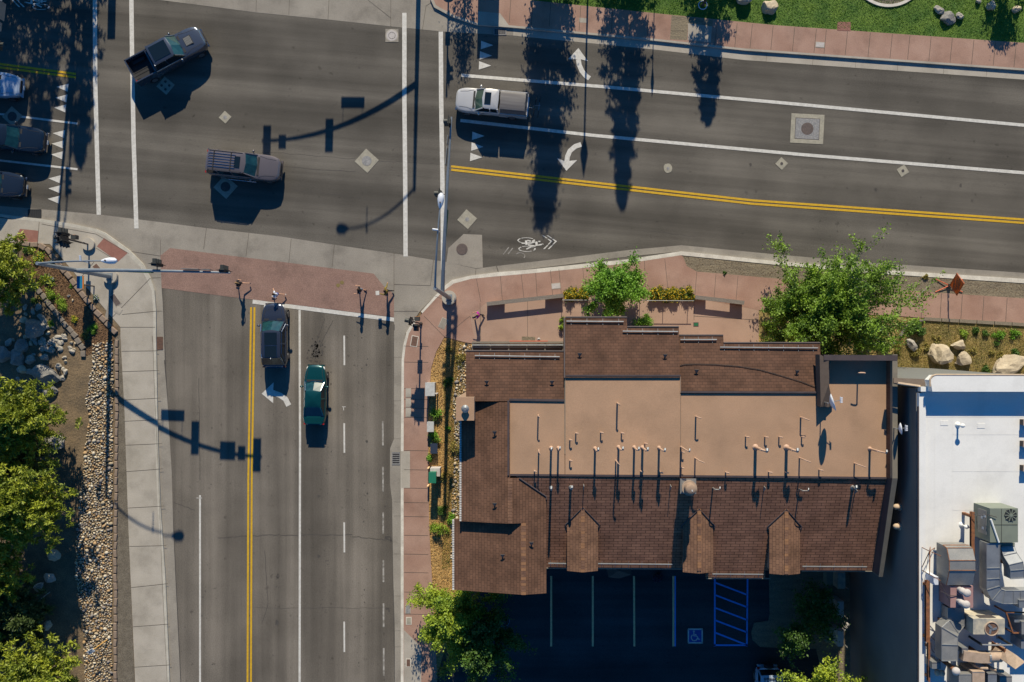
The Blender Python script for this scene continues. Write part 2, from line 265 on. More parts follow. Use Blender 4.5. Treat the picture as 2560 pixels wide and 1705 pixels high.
gn = MB(); gn.pxpoly([(1283, 89), (1313, 92), (1620, 122), (1860, 150), (2560, 199), (4200, 310), (4200, 286), (2560, 177), (1860, 127), (1620, 101), (1424, 83), (1283, 70)], .008); struct('north_gutter', gn, 'concrete')
g.pxpoly([(985, 826), (1014, 830), (1009, 870), (1004, 900), (1002, 1130), (1002, 1705), (1002, 3600), (987, 3600), (987, 1577), (983, 1439), (980, 1250), (975, 1210), (975, 1122), (985, 1097)], .0095)
g.pxpoly([(404, 718), (407, 760), (412, 900), (410, 900), (418, 993), (429, 1177), (433, 1320), (439, 1455), (451, 1705), (548, 3600), (520, 3600), (424, 1705), (413, 1439), (401, 1269), (395, 1109), (390, 840), (390, 778), (386, 718)], .0095)
struct('gutter_concrete', g, 'concrete_dark')
g = MB(); g.pxpoly([(401, 639), (425, 620), (600, 642), (700, 654), (934, 684), (960, 716), (985, 735), (985, 793), (632, 749), (606, 746), (404, 720)], .012); struct('crosswalk', g, 'crosswalk_brick')
KH = .15
# pavements (raised), each one a prism
def raised(name, pts, m, z=KH): g = MB(); P = [W(x, y, z) for x, y in pts]; g.prism([(p.x, p.y) for p in P], -.02, z); return struct(name, g, m)
KEI = [(1343, 682), (1240, 691), (1191, 697), (1178, 697), (1134, 709), (1116, 722), (1091, 745), (1056, 782), (1040, 804), (1022, 834), (1014, 866), (1010, 900), (1009, 1130), (1009, 1705), (1009, 3600)]
KWI = [(x-7 if y > 600 else x, y+8 if y < 700 else y) for x, y in KW]
def band(name, A, B, m, z, z0=-.02):
    g = MB(); n = min(len(A), len(B))
    for i in range(n-1):
        P = [W(*A[i], z), W(*A[i+1], z), W(*B[i+1], z), W(*B[i], z)]; g.prism([(p.x, p.y) for p in P], z0, z)
    return struct(name, g, m)
band('kerb', KE[:6]+[(1052, 779)], [(1343, 682), (1240, 691), (1178, 697), (1134, 709), (1116, 722), (1091, 745), (1056, 783)], 'kerb_white', KH+.003)
band('kerb', KE[7:], KEI[8:], 'kerb_white', KH+.003)
band('kerb', [(1340, 672), (1571, 648), (1703, 628), (1940, 653), (2181, 673), (2560, 697), (4200, 816)], [(1343, 682), (1571, 658), (1702, 638), (1940, 662), (2181, 683), (2560, 708), (4200, 828)], 'kerb_white', KH+.003)
KN = [(1075, -160), (1075, -4), (1085, 18), (1130, 42), (1191, 62), (1283, 69), (1424, 82), (1620, 100), (1860, 126), (2560, 176), (4200, 284)]
KNI = [(1081, -160), (1081, -8), (1090, 13), (1133, 37), (1193, 57), (1284, 64), (1425, 77), (1620, 95), (1860, 121), (2560, 171), (4200, 279)]
band('kerb', KN, KNI, 'concrete', KH+.003)
band('kerb', KW[1:], KWI[1:], 'kerb_soft', KH+.003)
struct('pavement_corner', (lambda g: (g.prism([tuple(W(x, y, KH)[:2]) for x, y in KWI[2:]+[(425, 3600), (338, 1705), (321, 1320), (311, 1024), (301, 840), (301, 818), (223, 726), (125, 610), (97, 609), (-60, 600), (-60, 540)]], -.02, KH), g)[1])(MB()), 'concrete')
raised('pavement_pink', [(1116, 722), (1134, 709), (1178, 697), (1240, 691), (1343, 682), (1571, 658), (1702, 638), (1707, 641), (1717, 665), (1742, 679), (1892, 692), (2258, 726), (2560, 746), (4200, 866), (4200, 930), (2560, 809), (2310, 795), (2230, 789), (1897, 775), (1740, 745), (1410, 740), (1215, 757), (1175, 792), (1190, 860), (1160, 855), (1111, 842), (1090, 880), (1078, 920), (1069, 1039), (1071, 1125), (1073, 1320), (1093, 1684), (1093, 3600), (1009, 3600), (1009, 1705), (1009, 1130), (1010, 900), (1014, 866), (1022, 834), (1040, 804), (1056, 782), (1091, 745)], 'pink_concrete')
raised('plaza', [(1176, 790), (1215, 757), (1410, 740), (1740, 745), (1897, 768), (1897, 900), (1190, 905), (1190, 860), (1180, 840)], 'plaza_concrete', KH-.004)
raised('verge', [(1702, 638), (1940, 662), (2181, 683), (2560, 708), (4200, 828), (4200, 866), (2560, 746), (2258, 726), (1892, 692), (1742, 679), (1717, 665), (1707, 641)], 'dirt_strip', KH-.03)
raised('pavement_north', [(1081, -160), (1081, -8), (1090, 13), (1133, 37), (1193, 57), (1284, 64), (1425, 77), (1620, 95), (1860, 121), (2560, 171), (4200, 279), (4200, 215), (2560, 107), (1940, 63), (1668, 36), (1411, 9), (1250, -8), (1160, -160)], 'pink_concrete')
raised('lawn_ground', [(1250, -8), (1411, 9), (1668, 36), (1940, 63), (2560, 107), (4200, 215), (4200, -900), (1100, -900), (1160, -160)], 'grass', KH-.02)
raised('garden_bed', [(-60, 600), (97, 609), (125, 610), (223, 726), (301, 818), (301, 840), (311, 1024), (321, 1320), (338, 1705), (425, 3600), (-1500, 3600), (-1500, 560)], 'garden_soil', KH-.02)
# overlays on pavements
def sheet(name, polys, z, m):
    g = MB()
    for p in polys: g.pxpoly(p, z)
    return struct(name, g, m)
sheet('mulch_bed', [[(60, 612), (118, 622), (152, 655), (215, 740), (292, 822), (285, 860), (215, 890), (185, 840), (120, 760), (75, 697), (50, 650)]], KH-.012, 'bark_mulch')
sheet('gravel_path', [[(285, 850), (300, 835), (311, 1024), (321, 1320), (337, 1705), (425, 3600), (300, 3600), (285, 1705), (288, 1300), (290, 1000)]], KH-.012, 'grey_gravel')
sheet('tactile_patch', [[(242, 616), (260, 595), (320, 632), (295, 654)], [(36, 600), (50, 572), (97, 577), (94, 607)]], KH+.004, 'red_patch')
sheet('wood_chip_bed', [[(1111, 842), (1160, 855), (1190, 862), (1190, 1440), (1170, 1500), (1120, 1600), (1093, 1684), (1073, 1320), (1071, 1125), (1069, 1039), (1078, 920), (1090, 880)]], .10, 'wood_chips')
sheet('dry_slope', [[(2310, 797), (2560, 811), (4200, 932), (4200, 1050), (2250, 960), (2050, 900), (1897, 880), (1897, 775), (2230, 791)]], .12, 'dry_turf')
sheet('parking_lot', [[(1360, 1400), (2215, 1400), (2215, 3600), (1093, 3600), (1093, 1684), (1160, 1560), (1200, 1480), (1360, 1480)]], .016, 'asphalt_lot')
sheet('planting_island', [[(1925, 1400), (2130, 1400), (2130, 1650), (2130, 1705), (2060, 1705), (2040, 1622), (1960, 1621), (1900, 1617), (1881, 1600), (1878, 1580), (1885, 1557), (1920, 1552), (1924, 1535), (1922, 1460)]], .10, 'dirt_strip')
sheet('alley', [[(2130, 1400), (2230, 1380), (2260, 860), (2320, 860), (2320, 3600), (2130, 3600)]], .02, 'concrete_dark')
sheet('pavement_patch', [[(1195, 28), (1250, 33), (1273, 64), (1195, 57)], [(1720, 58), (1780, 66), (1777, 106), (1720, 100)], [(1448, 44), (1468, 46), (1467, 57), (1448, 56)], [(1002, 1128), (1025, 1128), (1025, 1220), (1003, 1220)], [(1010, 1575), (1053, 1617), (1053, 1705), (1053, 2200), (1010, 2200)]], KH+.004, 'concrete')
sheet('soil_patch', [[(1679, 38), (1782, 50), (1780, 66), (1720, 58), (1718, 100), (1675, 98)]], KH+.004, 'dirt_strip')
sheet('side_channel', [[(2, 2)]] if 0 else [[(260, 800), (284, 704), (290, 709), (268, 806)]], KH+.003, 'concrete_dark')
sheet('manhole_apron', [[(1116, 655), (1121, 620), (1159, 585), (1205, 587), (1207, 669), (1190, 671)]], .012, 'concrete_dark')
g = MB()                                         # joints between slabs
def jl(*pts, w=.035, z=KH+.007): g.strip(pts, w, z)
for y0, y1 in ((878, 877), (929, 926), (1000, 995), (1053, 1049), (1113, 1109), (1179, 1172), (1270, 1265), (1270+96, 1364), (1369+100, 1459), (1567, 1560), (1668, 1662)): jl((303+(y0-850)*.04, y0), (395+(y0-850)*.04, y1))
for a, b in (((98, 555), (94, 607)), ((235, 655), (205, 690)), ((376, 695), (268, 806)), ((390, 778), (305, 786)), ((301, 818), (388, 818)), ((223, 610), (150, 590)), ((104, 560), (240, 585)), ((240, 585), (322, 634)), ((295, 654), (240, 620))): jl(a, b)
jl((381, 840), (383, 878), (387, 1000), (396, 1180), (405, 1440), (418, 1705), w=.025)
for i, x in enumerate([1878, 1930, 1984, 2038, 2063, 2116, 2173, 2228, 2272, 2325, 2378, 2432, 2486, 2538, 1840, 1790]): yy = 57+(x-1860)*.0715; jl((x+3, yy+2), (x-3, yy+62))
for x in (1275, 1330, 1375, 1450, 1530, 1575, 1620): yy = 9+(x-1411)*.105; jl((x+2, yy+2), (x-2, yy+62))
for x in (1917, 2033, 2140, 2245, 2360, 2467): yy = 126+(x-1860)*.0715; jl((x, yy+5), (x-2, yy+24), w=.02, z=.012)
for x in (2305, 2352, 2404, 2458, 2516): jl((x+2, 730+(x-2305)*.07), (x-2, 794+(x-2305)*.06))
for a, b in (((1191, 697), (1202, 755)), ((1251, 690), (1256, 752)), ((1303, 686), (1310, 747)), ((1339, 682), (1343, 745)), ((1376, 675), (1382, 742)), ((1397, 672), (1404, 742)), ((1457, 668), (1462, 740)), ((1611, 652), (1616, 742)), ((1662, 648), (1672, 742)), ((1742, 679), (1737, 745)), ((1790, 684), (1785, 748)), ((1845, 690), (1840, 752)), ((1319, 745), (1319, 850)), ((1200, 757), (1202, 850)), ((1175, 790), (1111, 842)), ((1111, 842), (1060, 790)), ((1087, 740), (1140, 760)), ((1735, 752), (1735, 800)), ((1735, 790), (1897, 800))): jl(a, b, w=.03, z=KH+.004)
for y in (865, 905, 971, 998, 1020, 1043, 1126, 1174, 1220, 1256, 1291, 1338, 1385, 1431, 1480, 1535, 1660): jl((1010, y), (1071, y+1), w=.03)
for y in (893, 1002, 1097, 1255, 1290, 1385, 1490, 1577, 1617): jl((985, y), (1009, y), w=.02, z=KH+.009 if y > 3000 else .012)
for a, b in (((516, 570), (509, 623)), ((622, 583), (615, 640)), ((728, 597), (722, 657)), ((836, 611), (830, 668)), ((985, 632), (985, 740)), ((1084, 650), (1076, 714)), ((985, 711), (1076, 714)), ((1190, 672), (1188, 690)), ((401, 600), (401, 639)), ((324, 628), (401, 640)), ((376, 695), (402, 694)), ((390, 778), (406, 778)), ((985, 778), (1045, 778)), ((724, -10), (722, 37)), ((823, -10), (820, 48)), ((977, -10), (977, 66)), ((641, -5), (640, 30)), ((920, 0), (977, 45)), ((1056, 75), (1065, 15)), ((1065, 15), (1080, 5))): jl(a, b, w=.03, z=.016)
struct('slab_joints', g, 'joint')
g = MB()                                         # cracks and tar seams in the asphalt
random.seed(5)
def crack(a, b, n=14, j=1.6, w=.04, z=.009):
    pts = [(a[0]+(b[0]-a[0])*i/n+random.uniform(-j, j)*.4, a[1]+(b[1]-a[1])*i/n+random.uniform(-j, j)) for i in range(n+1)]; g.strip(pts, w, z)
crack((545, 1344), (700, 1337), w=.05); crack((700, 1337), (880, 1338), w=.05); crack((880, 1341), (965, 1349), w=.05); crack((497, 945), (500, 1200)); crack((434, 1256), (487, 1275)); crack((662, 1375), (670, 1510)); crack((670, 1510), (655, 1560)); crack((640, 1520), (980, 1520), w=.02)
crack((985, 810), (986, 1095), j=1.2, w=.07); crack((975, 1120), (980, 1250), j=1.5, w=.09); crack((981, 1250), (987, 1705), n=40, j=1.2, w=.08); crack((404, 722), (451, 1705), n=60, j=.8, w=.12)
crack((812, 797), (790, 860)); crack((833, 800), (800, 865)); crack((0, 0), (1, 1)); crack((660, 380), (888, 397), w=.03, z=.003); crack((945, 402), (1120, 412), w=.03, z=.003)
for x0, y0, x1, y1 in ((700, 470, 1010, 508), (640, 412, 890, 430), (1600, 575, 1740, 592), (1550, 186, 1660, 192)): crack((x0, y0), (x1, y1), w=.03, z=.003)
g.strip([(962, 1342), (975, 1342), (980, 1355)], .12, .009); g.strip([(962, 1345), (978, 1352)], .12, .009); g.strip([(964, 1522), (972, 1522), (973, 1530)], .12, .009)
rr_ = random.Random(3)
def spot(x, y, r):
    c = W(x, y, .0115); n = 9; g.poly([(c.x+r*rr_.uniform(.5, 1.2)*math.cos(k*.698), c.y+r*rr_.uniform(.6, 1.4)*math.sin(k*.698), .0115) for k in range(n)])
for x in (812, 812, 905, 905, 520, 690, 690):
    for k in range(26): spot(x+rr_.gauss(0, 9), rr_.uniform(770, 1705), rr_.uniform(.02, .06))
for x, y, r in ((693, 1556, .2), (916, 912, .08), (917, 1103, .1), (918, 1233, .08), (827, 960, .08), (797, 1241, .12), (694, 1440, .15), (963, 1266, .07), (796, 1390, .12), (1877, 411, .12), (2118, 470, .1), (2190, 474, .14), (2402, 464, .14), (2430, 502, .12), (1890, 478, .12), (425, 496, .07), (898, 168, .1), (1488, 384, .08)): spot(x, y, r)
for k in range(90): spot(790+rr_.gauss(0, 9), 875+rr_.gauss(0, 14), rr_.uniform(.03, .11))
for k in range(150): spot(rr_.uniform(360, 2560), rr_.uniform(200, 480), rr_.uniform(.015, .04))
struct('road_cracks', g, 'tar')

# ---------------------------------------------------------------- road markings
MW, MWW, MY = MB(), MB(), MB(); z = .018
def wl(pts, w): MW.strip(pts, w, z)
wl([(237, -40), (238, 200), (243, 400), (247, 537)], .34); wl([(328, -40), (330, 130), (334, 350), (341, 571)], .34)
wl([(1011, 32), (1011, 250), (1013, 450), (1014, 641)], .34); wl([(1102, 79), (1103, 250), (1106, 450), (1108, 675)], .34)
wl([(1153, 188), (1500, 216), (2000, 261), (2560, 313), (4200, 420)], .25); wl([(1151, 301), (1480, 338), (2000, 386), (2560, 432), (4200, 560)], .25)
wl([(-300, 262), (0, 285), (194, 309)], .16); wl([(-300, 380), (0, 401), (194, 423)], .16)
MW.pxpoly([(632, 749), (985, 794), (985, 804), (631, 759)], z)
wl([(749, 775), (750, 1100), (749, 1705), (749, 3600)], .17); wl([(500, 1238), (500, 1705), (500, 3600)], .15); MW.strip([(491, 1245), (505, 1245)], .05, z)
for a, b in ((839, 913), (1058, 1132), (1306, 1381), (1554, 1630), (1800, 1875)): wl([(860.5, a), (861, b)], .13)
for a, b in ((1053, 1114), (1167, 1229), (1281, 1335), (1400, 1455), (1508, 1568), (1620, 1690)): MWW.strip([(957+(a-1053)*.004, a), (957+(b-1053)*.004, b)], .13, z)
wl([(855, 1017), (864, 1017)], .05); wl([(859, 1017), (859, 1026)], .05)
for off in (-4.2, 4.2):
    MY.strip([(1128, 420+off), (1480, 460+off), (1880, 505+off), (2560, 553+off), (4200, 690+off)], .17, z)
    MY.strip([(-300, 140+off), (0, 164+off), (190, 189+off)], .17, z)
    MY.strip([(632+off*1.02, 768), (629+off*1.02, 960), (625+off*1.02, 1200), (623+off, 1705), (618+off, 3600)], .15, z)
for x, y, s in ((1203, 112, 1), (1200, 138, 1), (1198, 163, 1), (1181, 339, 1), (1179, 366, 1), (1176, 392, 1)):
    MW.pxpoly([(x, y-10), (x+30, y+1), (x-1, y+11)], z)
for x, y in ((172, 219), (169, 246), (166, 271), (163, 335), (160, 361), (158, 388), (152, 448), (152, 473), (150, 499)):
    MW.pxpoly([(x, y-10), (x-31, y-2), (x-3, y+10)], z)
def arrow(shaft, w, head): MW.strip(shaft, w, z); MW.pxpoly(head, z+.001)
arrow([(1446, 148), (1448, 162), (1455, 178), (1464, 189), (1474, 196)], .38, [(1420, 148), (1446, 120), (1470, 153), (1452, 148), (1440, 148)])
arrow([(1453, 361), (1438, 366), (1425, 377), (1419, 390), (1417, 403)], .38, [(1392, 395), (1410, 402), (1425, 402), (1443, 400), (1416, 427)])
arrow([(722, 1014), (714, 998), (700, 988), (680, 981), (668, 984)], .42, [(654, 984), (684, 956), (683, 982), (683, 1008)])
def ring(mb, cx, cy, rx, ry, w, z, rot=0, gaps=(), n=40):
    def P(t, k=1): x, y = (rx*k)*math.cos(t), (ry*k)*math.sin(t); return (cx+x*math.cos(rot)-y*math.sin(rot), cy+x*math.sin(rot)+y*math.cos(rot))
    for i in range(n):
        if any(a <= i/n < b for a, b in gaps): continue
        a, b = 2*math.pi*i/n, 2*math.pi*(i+1)/n; k = w
        mb.pxpoly([P(a, 1+k), P(b, 1+k), P(b, 1-k), P(a, 1-k)], z)
def bike(o, s=1):                                 # bicycle symbol with chevrons
    def T(x, y): return (o[0]+s*(x-1270)/1, o[1]+(y-580)/1)
    q = lambda X, Y: T(1270+X/15.7, 580+Y/15.7)
    for cx, cy, rx, ry in ((715, 330, 320, 105), (745, 660, 315, 105)):
        c = q(cx, cy); ring(MW, c[0], c[1], rx/15.7, ry/15.7, .09, z, gaps=((.1, .13), (.44, .47), (.62, .65), (.9, .93)))
    for a, b in (((705, 330), (730, 500)), ((760, 330), (890, 355)), ((780, 430), (900, 400)), ((780, 465), (1050, 390)), ((790, 505), (1080, 555)), ((930, 375), (1020, 330)), ((720, 670), (920, 575)), ((535, 440), (670, 440)), ((1180, 515), (1360, 480)), ((1350, 450), (1365, 500)), ((1190, 370), (1270, 370)), ((1110, 375), (1130, 545))):
        MW.strip([q(*a), q(*b)], .10 if a[0] != 705 and a[0] != 1110 else .18, z+.001)
    for dx in (0, 180):
        for P in ([(1330, 155), (1400, 155), (1560, 265), (1510, 270)], [(1540, 290), (1600, 290), (1745, 380), (1600, 515), (1550, 515), (1665, 395)], [(1530, 540), (1590, 540), (1440, 690), (1375, 690)]):
            MW.pxpoly([q(x+dx, y-20) for x, y in P], z)
bike((1270, 580)); bike((150, -25), -1)
MWW.strip([(1270, 635), (1282, 620)], .08, z); MWW.strip([(1258, 636), (1272, 618)], .08, z); ring(MWW, 1300, 640, 12, 8, .1, z, gaps=((.1, .6),))
struct('white_markings', MW, 'paint_white'); struct('worn_markings', MWW, 'paint_worn'); struct('yellow_markings', MY, 'paint_yellow')
LY, LB, LW = MB(), MB(), MB(); z2 = .022
for x, dx in ((1378, 0), (1482, 0), (1585, 2), (1683.5, 0)): LY.strip([(x, 1440), (x+dx*.5, 1616)], .15, z2)
LB.strip([(1688, 1440), (1688, 1616)], .1, z2+.001)
for a, b in (((1787, 1440), (1787, 1616)), ((1869, 1440), (1867, 1616)), ((1785, 1613), (1869, 1613)), ((1789, 1457), (1868, 1487)), ((1789, 1488), (1868, 1518)), ((1789, 1520), (1868, 1550)), ((1789, 1551), (1868, 1581)), ((1789, 1582), (1866, 1612))): LB.strip([a, b], .13, z2)
LN = MB(); LN.pxpoly([(1720, 1572), (1756, 1572), (1757, 1608), (1720, 1608)], z2); struct('accessible_square', LN, 'paint_lot_navy')
for a, b in (((1720, 1573), (1757, 1573)), ((1720, 1607), (1757, 1607)), ((1721, 1573), (1721, 1607)), ((1755.5, 1573), (1755.5, 1607))): LW.strip([a, b], .11, z2+.004)
qq = lambda X, Y: (1690+X/15.68, 1540+Y/15.68)
for P, w in (([(700, 610), (700, 780), (815, 785), (890, 915), (940, 905)], .085), ([(735, 730), (805, 730)], .08), ([(700, 570), (700, 620)], .16), ([(655, 735), (605, 790), (600, 870), (640, 940), (710, 970), (790, 950), (835, 890), (838, 870)], .085)): LW.strip([qq(*p) for p in P], w, z2+.004)
struct('lot_lines_yellow', LY, 'paint_lot_yellow'); struct('lot_lines_blue', LB, 'paint_lot_blue'); struct('accessible_symbol', LW, 'paint_white')

# ---------------------------------------------------------------- manholes, lids and grates
def manhole(px, py, half, r, rot, label, collar='collar', lid='lid_grey', shape='diamond', z=.012, ring_=False, four=False):
    c = W(px, py, 0); t = thing('manhole', label, 'manhole', c)
    g = MB(); n = 4
    if half:
        if shape == 'round': g.prism([(half*(1+random.uniform(-.12, .12))*math.cos(k*.45), half*(1+random.uniform(-.12, .12))*math.sin(k*.45)) for k in range(14)], 0, z+.008)
        else: g.prism([(half*math.cos(rot+k*math.pi/2), half*math.sin(rot+k*math.pi/2)) for k in range(4)], 0, z+.008)
        obj('concrete_collar', g, collar, t)
    for dx, dy in (((0, 0),) if not four else ((.3, .0), (-.3, 0), (0, .3), (0, -.3))):
        g = MB(); g.cyl((dx, dy, 0), r, z+.02, 28); obj('iron_lid', g, lid, t)
    if ring_:
        g = MB(); g.cyl((0, 0, 0), r*1.2, z+.014, 28); obj('frame_ring', g, 'concrete', t)
        g = MB(); [g.box((r*.6*math.cos(k), r*.6*math.sin(k), z+.023), (.03, .16, .006), k) for k in np.linspace(0, 5.6, 9)]; obj('lid_pattern', g, 'iron', t)
    return t
manhole(980, 89, .72, .42, R(45), 'ornate pale manhole lid in a square collar beside the right crosswalk', 'concrete_dark', 'cap_white', ring_=True)
manhole(917, 402, .95, .38, R(3), 'round grey lid in a large tan diamond collar between SUV and crosswalk'); manhole(563, 293, .5, .14, R(3), 'small lid in a pale diamond collar above the brown SUV')
manhole(414, 214, .72, .1, R(5), 'diamond collar with four small lids in the grey pickup shadow', lid='iron', four=True); manhole(564, 467, .95, .38, R(3), 'diamond collar manhole in the brown SUV shadow', lid='iron')
manhole(31, 291, .8, .36, R(3), 'shaded diamond manhole under the left lane line', lid='iron'); manhole(1168, 548, .78, .16, R(4), 'small lid in a diamond collar right of the signal arm')
manhole(1155, 623, 0, .44, 0, 'large dark round lid in the concrete apron near the kerb', lid='lid_brown'); manhole(1954, 409, .5, .11, R(2), 'small diamond collar lid below the big square manhole', lid='iron')
manhole(2257, 427, .5, .11, R(-12), 'small diamond collar lid nearest the right edge', lid='iron'); manhole(1670, 421, .36, .12, 0, 'small lid in a rough round collar in the turn lane', shape='round')
t = thing('manhole', 'large square concrete vault with a dark round lid in the middle lane', 'manhole', W(2018, 322, 0), R(-3)); g = MB(); g.box((0, 0, .01), (2.58, 2.3, .02)); obj('concrete_collar', g, 'collar', t)
g = MB(); g.box((0, 0, .013), (1.92, 1.66, .02)); obj('frame', g, 'iron', t); g = MB(); g.box((0, 0, .016), (1.84, 1.58, .022)); obj('steel_plate', g, 'lid_grey', t); g = MB(); g.cyl((0, 0, .01), .48, .022, 32); obj('iron_lid', g, 'lid_brown', t)
t = thing('manhole', 'pair of small brass lids in the pink crosswalk', 'manhole', W(850, 711, 0))
for p in ((845.5, 713.5), (855, 706.5)): g = MB(); g.cyl(W(*p, 0)-W(850, 711, 0), .15, .02, 20); obj('brass_lid', g, 'brass', t)
def ulid(px, py, w, h, rz, label, m='cap_white', fr='concrete', z=KH+.004):
    t = thing('utility_cover', label, 'utility cover', W(px, py, z), rz); g = MB(); g.box((0, 0, .004), (w+.1, h+.1, .01)); obj('frame', g, fr, t); g = MB(); g.box((0, 0, .008), (w, h, .012)); obj('cover', g, m, t)
ulid(2050, 112, .6, .34, R(-4), 'white rectangular cover in the upper pink pavement'); ulid(1390, 715, .6, .36, R(6), 'pale rectangular cover in the pink pavement near the maple'); ulid(1108, 808, .42, .72, R(-25), 'grey tilted cover beside the east signal pole', 'concrete_dark')
ulid(1036, 853, .45, .75, R(-10), 'rust brown cover with a pale frame on the corner pavement', 'rust_iron', 'kerb_white'); ulid(1020, 1523, .3, .58, 0, 'pale grey cover below the mid pink pavement', 'lid_grey'); ulid(1022, 1552, .34, .5, 0, 'light topped cover just below another cover', 'collar', 'kerb_white')
ulid(1021, 1657, .28, .55, 0, 'dark cover in the lower driveway ramp', 'rust_iron', 'kerb_white'); ulid(1021, 982, .32, .6, 0, 'uppermost of three square covers in the pink pavement', 'concrete'); ulid(1021, 1007, .32, .6, 0, 'middle one of three square covers in the pink pavement', 'concrete'); ulid(1021, 1031, .32, .6, 0, 'lowest of three square covers in the pink pavement', 'concrete')
ulid(244, 672, .38, .75, R(40), 'dark brown cover under the mast arm by the ped pole', 'rust_iron'); ulid(288, 750, .42, .9, R(35), 'dark cover crossed by the west pole shadow', 'lid_brown'); ulid(296, 776, .42, .42, R(-35), 'pale square cover on the left corner pavement', 'concrete')
ulid(2110, 66, .95, .6, R(-2), 'brown concrete pad at the lawn edge', 'red_patch', 'red_patch', KH); ulid(1740, 811, .3, .22, 0, 'small green drain cover in the plaza', 'sign_green', 'iron'); ulid(1321, 849, .95, .35, R(-2), 'dark rectangular mat cover in front of the canopy', 'dirt_strip', 'dirt_strip')
def grate(px, py, w, h, vert, label, m='grate', bar='lid_grey', z=.016, n=6):
    t = thing('storm_drain', label, 'storm drain', W(px, py, z)); g = MB(); g.box((0, 0, .004), (w, h, .008)); obj('opening', g, m, t); g = MB()
    for k in range(n):
        u = (k+.5)/n-.5
        g.box((u*w, 0, .012), (w/n*.3, h, .012)) if vert else g.box((0, u*h, .012), (w, h/n*.3, .012))
    for s in (-1, 1): g.box((s*w/2, 0, .014), (.05, h, .014)); g.box((0, s*h/2, .014), (w, .05, .014))
    obj('bars', g, bar, t)
grate(87, 534, 1.0, .62, True, 'black storm grate at the left roadside gutter', bar='black_metal'); grate(1250, 79, .95, .5, True, 'storm grate at the upper right corner gutter'); grate(990, 1146, .6, .95, False, 'storm grate in the gutter right of the dashed line')
grate(399, 858, .5, .95, False, 'rusty storm grate beside the left pavement', 'rust_iron', 'rust_iron', z=.02, n=12)
# ---------------------------------------------------------------- brown shingle building
BL = Vector((14, -9, 0)); bld = thing('shingle_building', 'brown building with tan flat roof, shingle slopes and three dormers', 'building', BL)
def bp(name, mb, m, par=None, smooth=False): return obj(name, mb, m, par or bld, smooth, off=BL)
ZF = 9.0
PS = Plane((0, -8.41, 9.0), 0, .3235)                      # south slope
PA = Plane((0, W(0, 1001, 9)[1], 9.0), 0, -.22); PB = Plane((0, W(0, 942, 9)[1], 9.12), 0, -.22); PC = Plane((0, W(0, 982, 9)[1], 9.0), 0, -.22)
xr = W(1275, 1200, 9.15)[0]
PR = Plane((xr, 0, 9.15), -.24, 0); PL1 = Plane((xr, 0, 9.15), .24, 0); PL2 = Plane((xr, 0, 8.72), .24, 0)
# flat roof in three fields
def flat(pts, z, name='flat_roof'):
    g = MB(); g.slab([W(x, y, z) for x, y in pts], .25); return bp(name, g, 'membrane')
fr = flat([(1273, 1001), (1411, 1004), (1412, 1190), (1273, 1187)], 9.0); flat([(1413, 942), (1701, 942), (1701, 1191), (1413, 1190)], 9.02); flat([(1702, 982), (2050, 982), (2050, 891), (2235, 891), (2235, 1196), (1702, 1191)], 9.0)
# north slopes
def nslope(pl, xs, xe, yb, eaves, m='shingle'):
    P = [pl.hit(xs, yb), pl.hit(xe, yb)]; e = []
    for (x0, x1, y) in eaves: e += [pl.hit(x0, y), pl.hit(x1, y)]
    g = MB(); g.slab(P + e[::-1], .16); return bp('north_roof', g, m)
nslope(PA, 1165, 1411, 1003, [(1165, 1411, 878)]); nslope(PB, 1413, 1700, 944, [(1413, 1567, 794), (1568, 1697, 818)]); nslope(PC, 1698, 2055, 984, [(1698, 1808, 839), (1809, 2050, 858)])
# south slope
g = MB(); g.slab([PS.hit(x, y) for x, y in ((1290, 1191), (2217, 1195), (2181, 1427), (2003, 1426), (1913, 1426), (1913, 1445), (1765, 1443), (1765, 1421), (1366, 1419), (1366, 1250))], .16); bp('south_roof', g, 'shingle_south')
# wing
yw = [PR.hit(1366, 1241)]
def wslab(pts, name, m='shingle_wing'): g = MB(); g.slab(pts, .16); return bp(name, g, m)
y3, y4 = PL1.hit(1152, 1303)[1], PR.hit(1366, 1483)[1]
yA = PL1.hit(1152, 1004)[1]
def pt(pl, x, y, dz=0): return Vector((x, y, pl.at(x, y)+dz))
xe1 = PL1.hit(1153, 1200)[0]; xe2 = PL2.hit(1135, 1400)[0]; xE = PR.hit(1366, 1400)[0]; x2 = xr+.43/.48
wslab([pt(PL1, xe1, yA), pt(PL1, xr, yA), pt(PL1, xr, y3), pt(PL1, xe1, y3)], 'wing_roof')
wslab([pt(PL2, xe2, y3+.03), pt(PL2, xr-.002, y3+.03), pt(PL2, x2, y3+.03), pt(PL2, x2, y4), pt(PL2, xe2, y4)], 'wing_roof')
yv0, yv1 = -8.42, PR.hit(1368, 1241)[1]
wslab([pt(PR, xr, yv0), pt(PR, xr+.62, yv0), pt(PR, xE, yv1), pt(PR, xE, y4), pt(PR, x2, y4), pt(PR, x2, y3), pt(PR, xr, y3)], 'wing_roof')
g = MB(); g.tube([pt(PR, xr+.62, yv0, .03), pt(PR, xE, yv1, .03), pt(PR, xE, yv1-.2, .03)], .06, 6); bp('valley_flashing', g, 'flashing')
g = MB()
for k in range(int((yv0-y3)/.2)): g.box((xr, yv0-.1-k*.2, 9.16+.005*(k % 2)), (.3, .185, .03), 0, 0)
bp('ridge_cap', g, 'ridge_tile')
g = MB(); zr2 = PR.at(x2, 0)
for k in range(int((y3-y4)/.2)): g.box((x2, y3-.1-k*.2, zr2+.012+.005*(k % 2)), (.32, .185, .03), 0, 1 if (k*7) % 5 < 2 else 0)
bp('ridge_cap', g, ['ridge_tile', 'ridge_orange'])
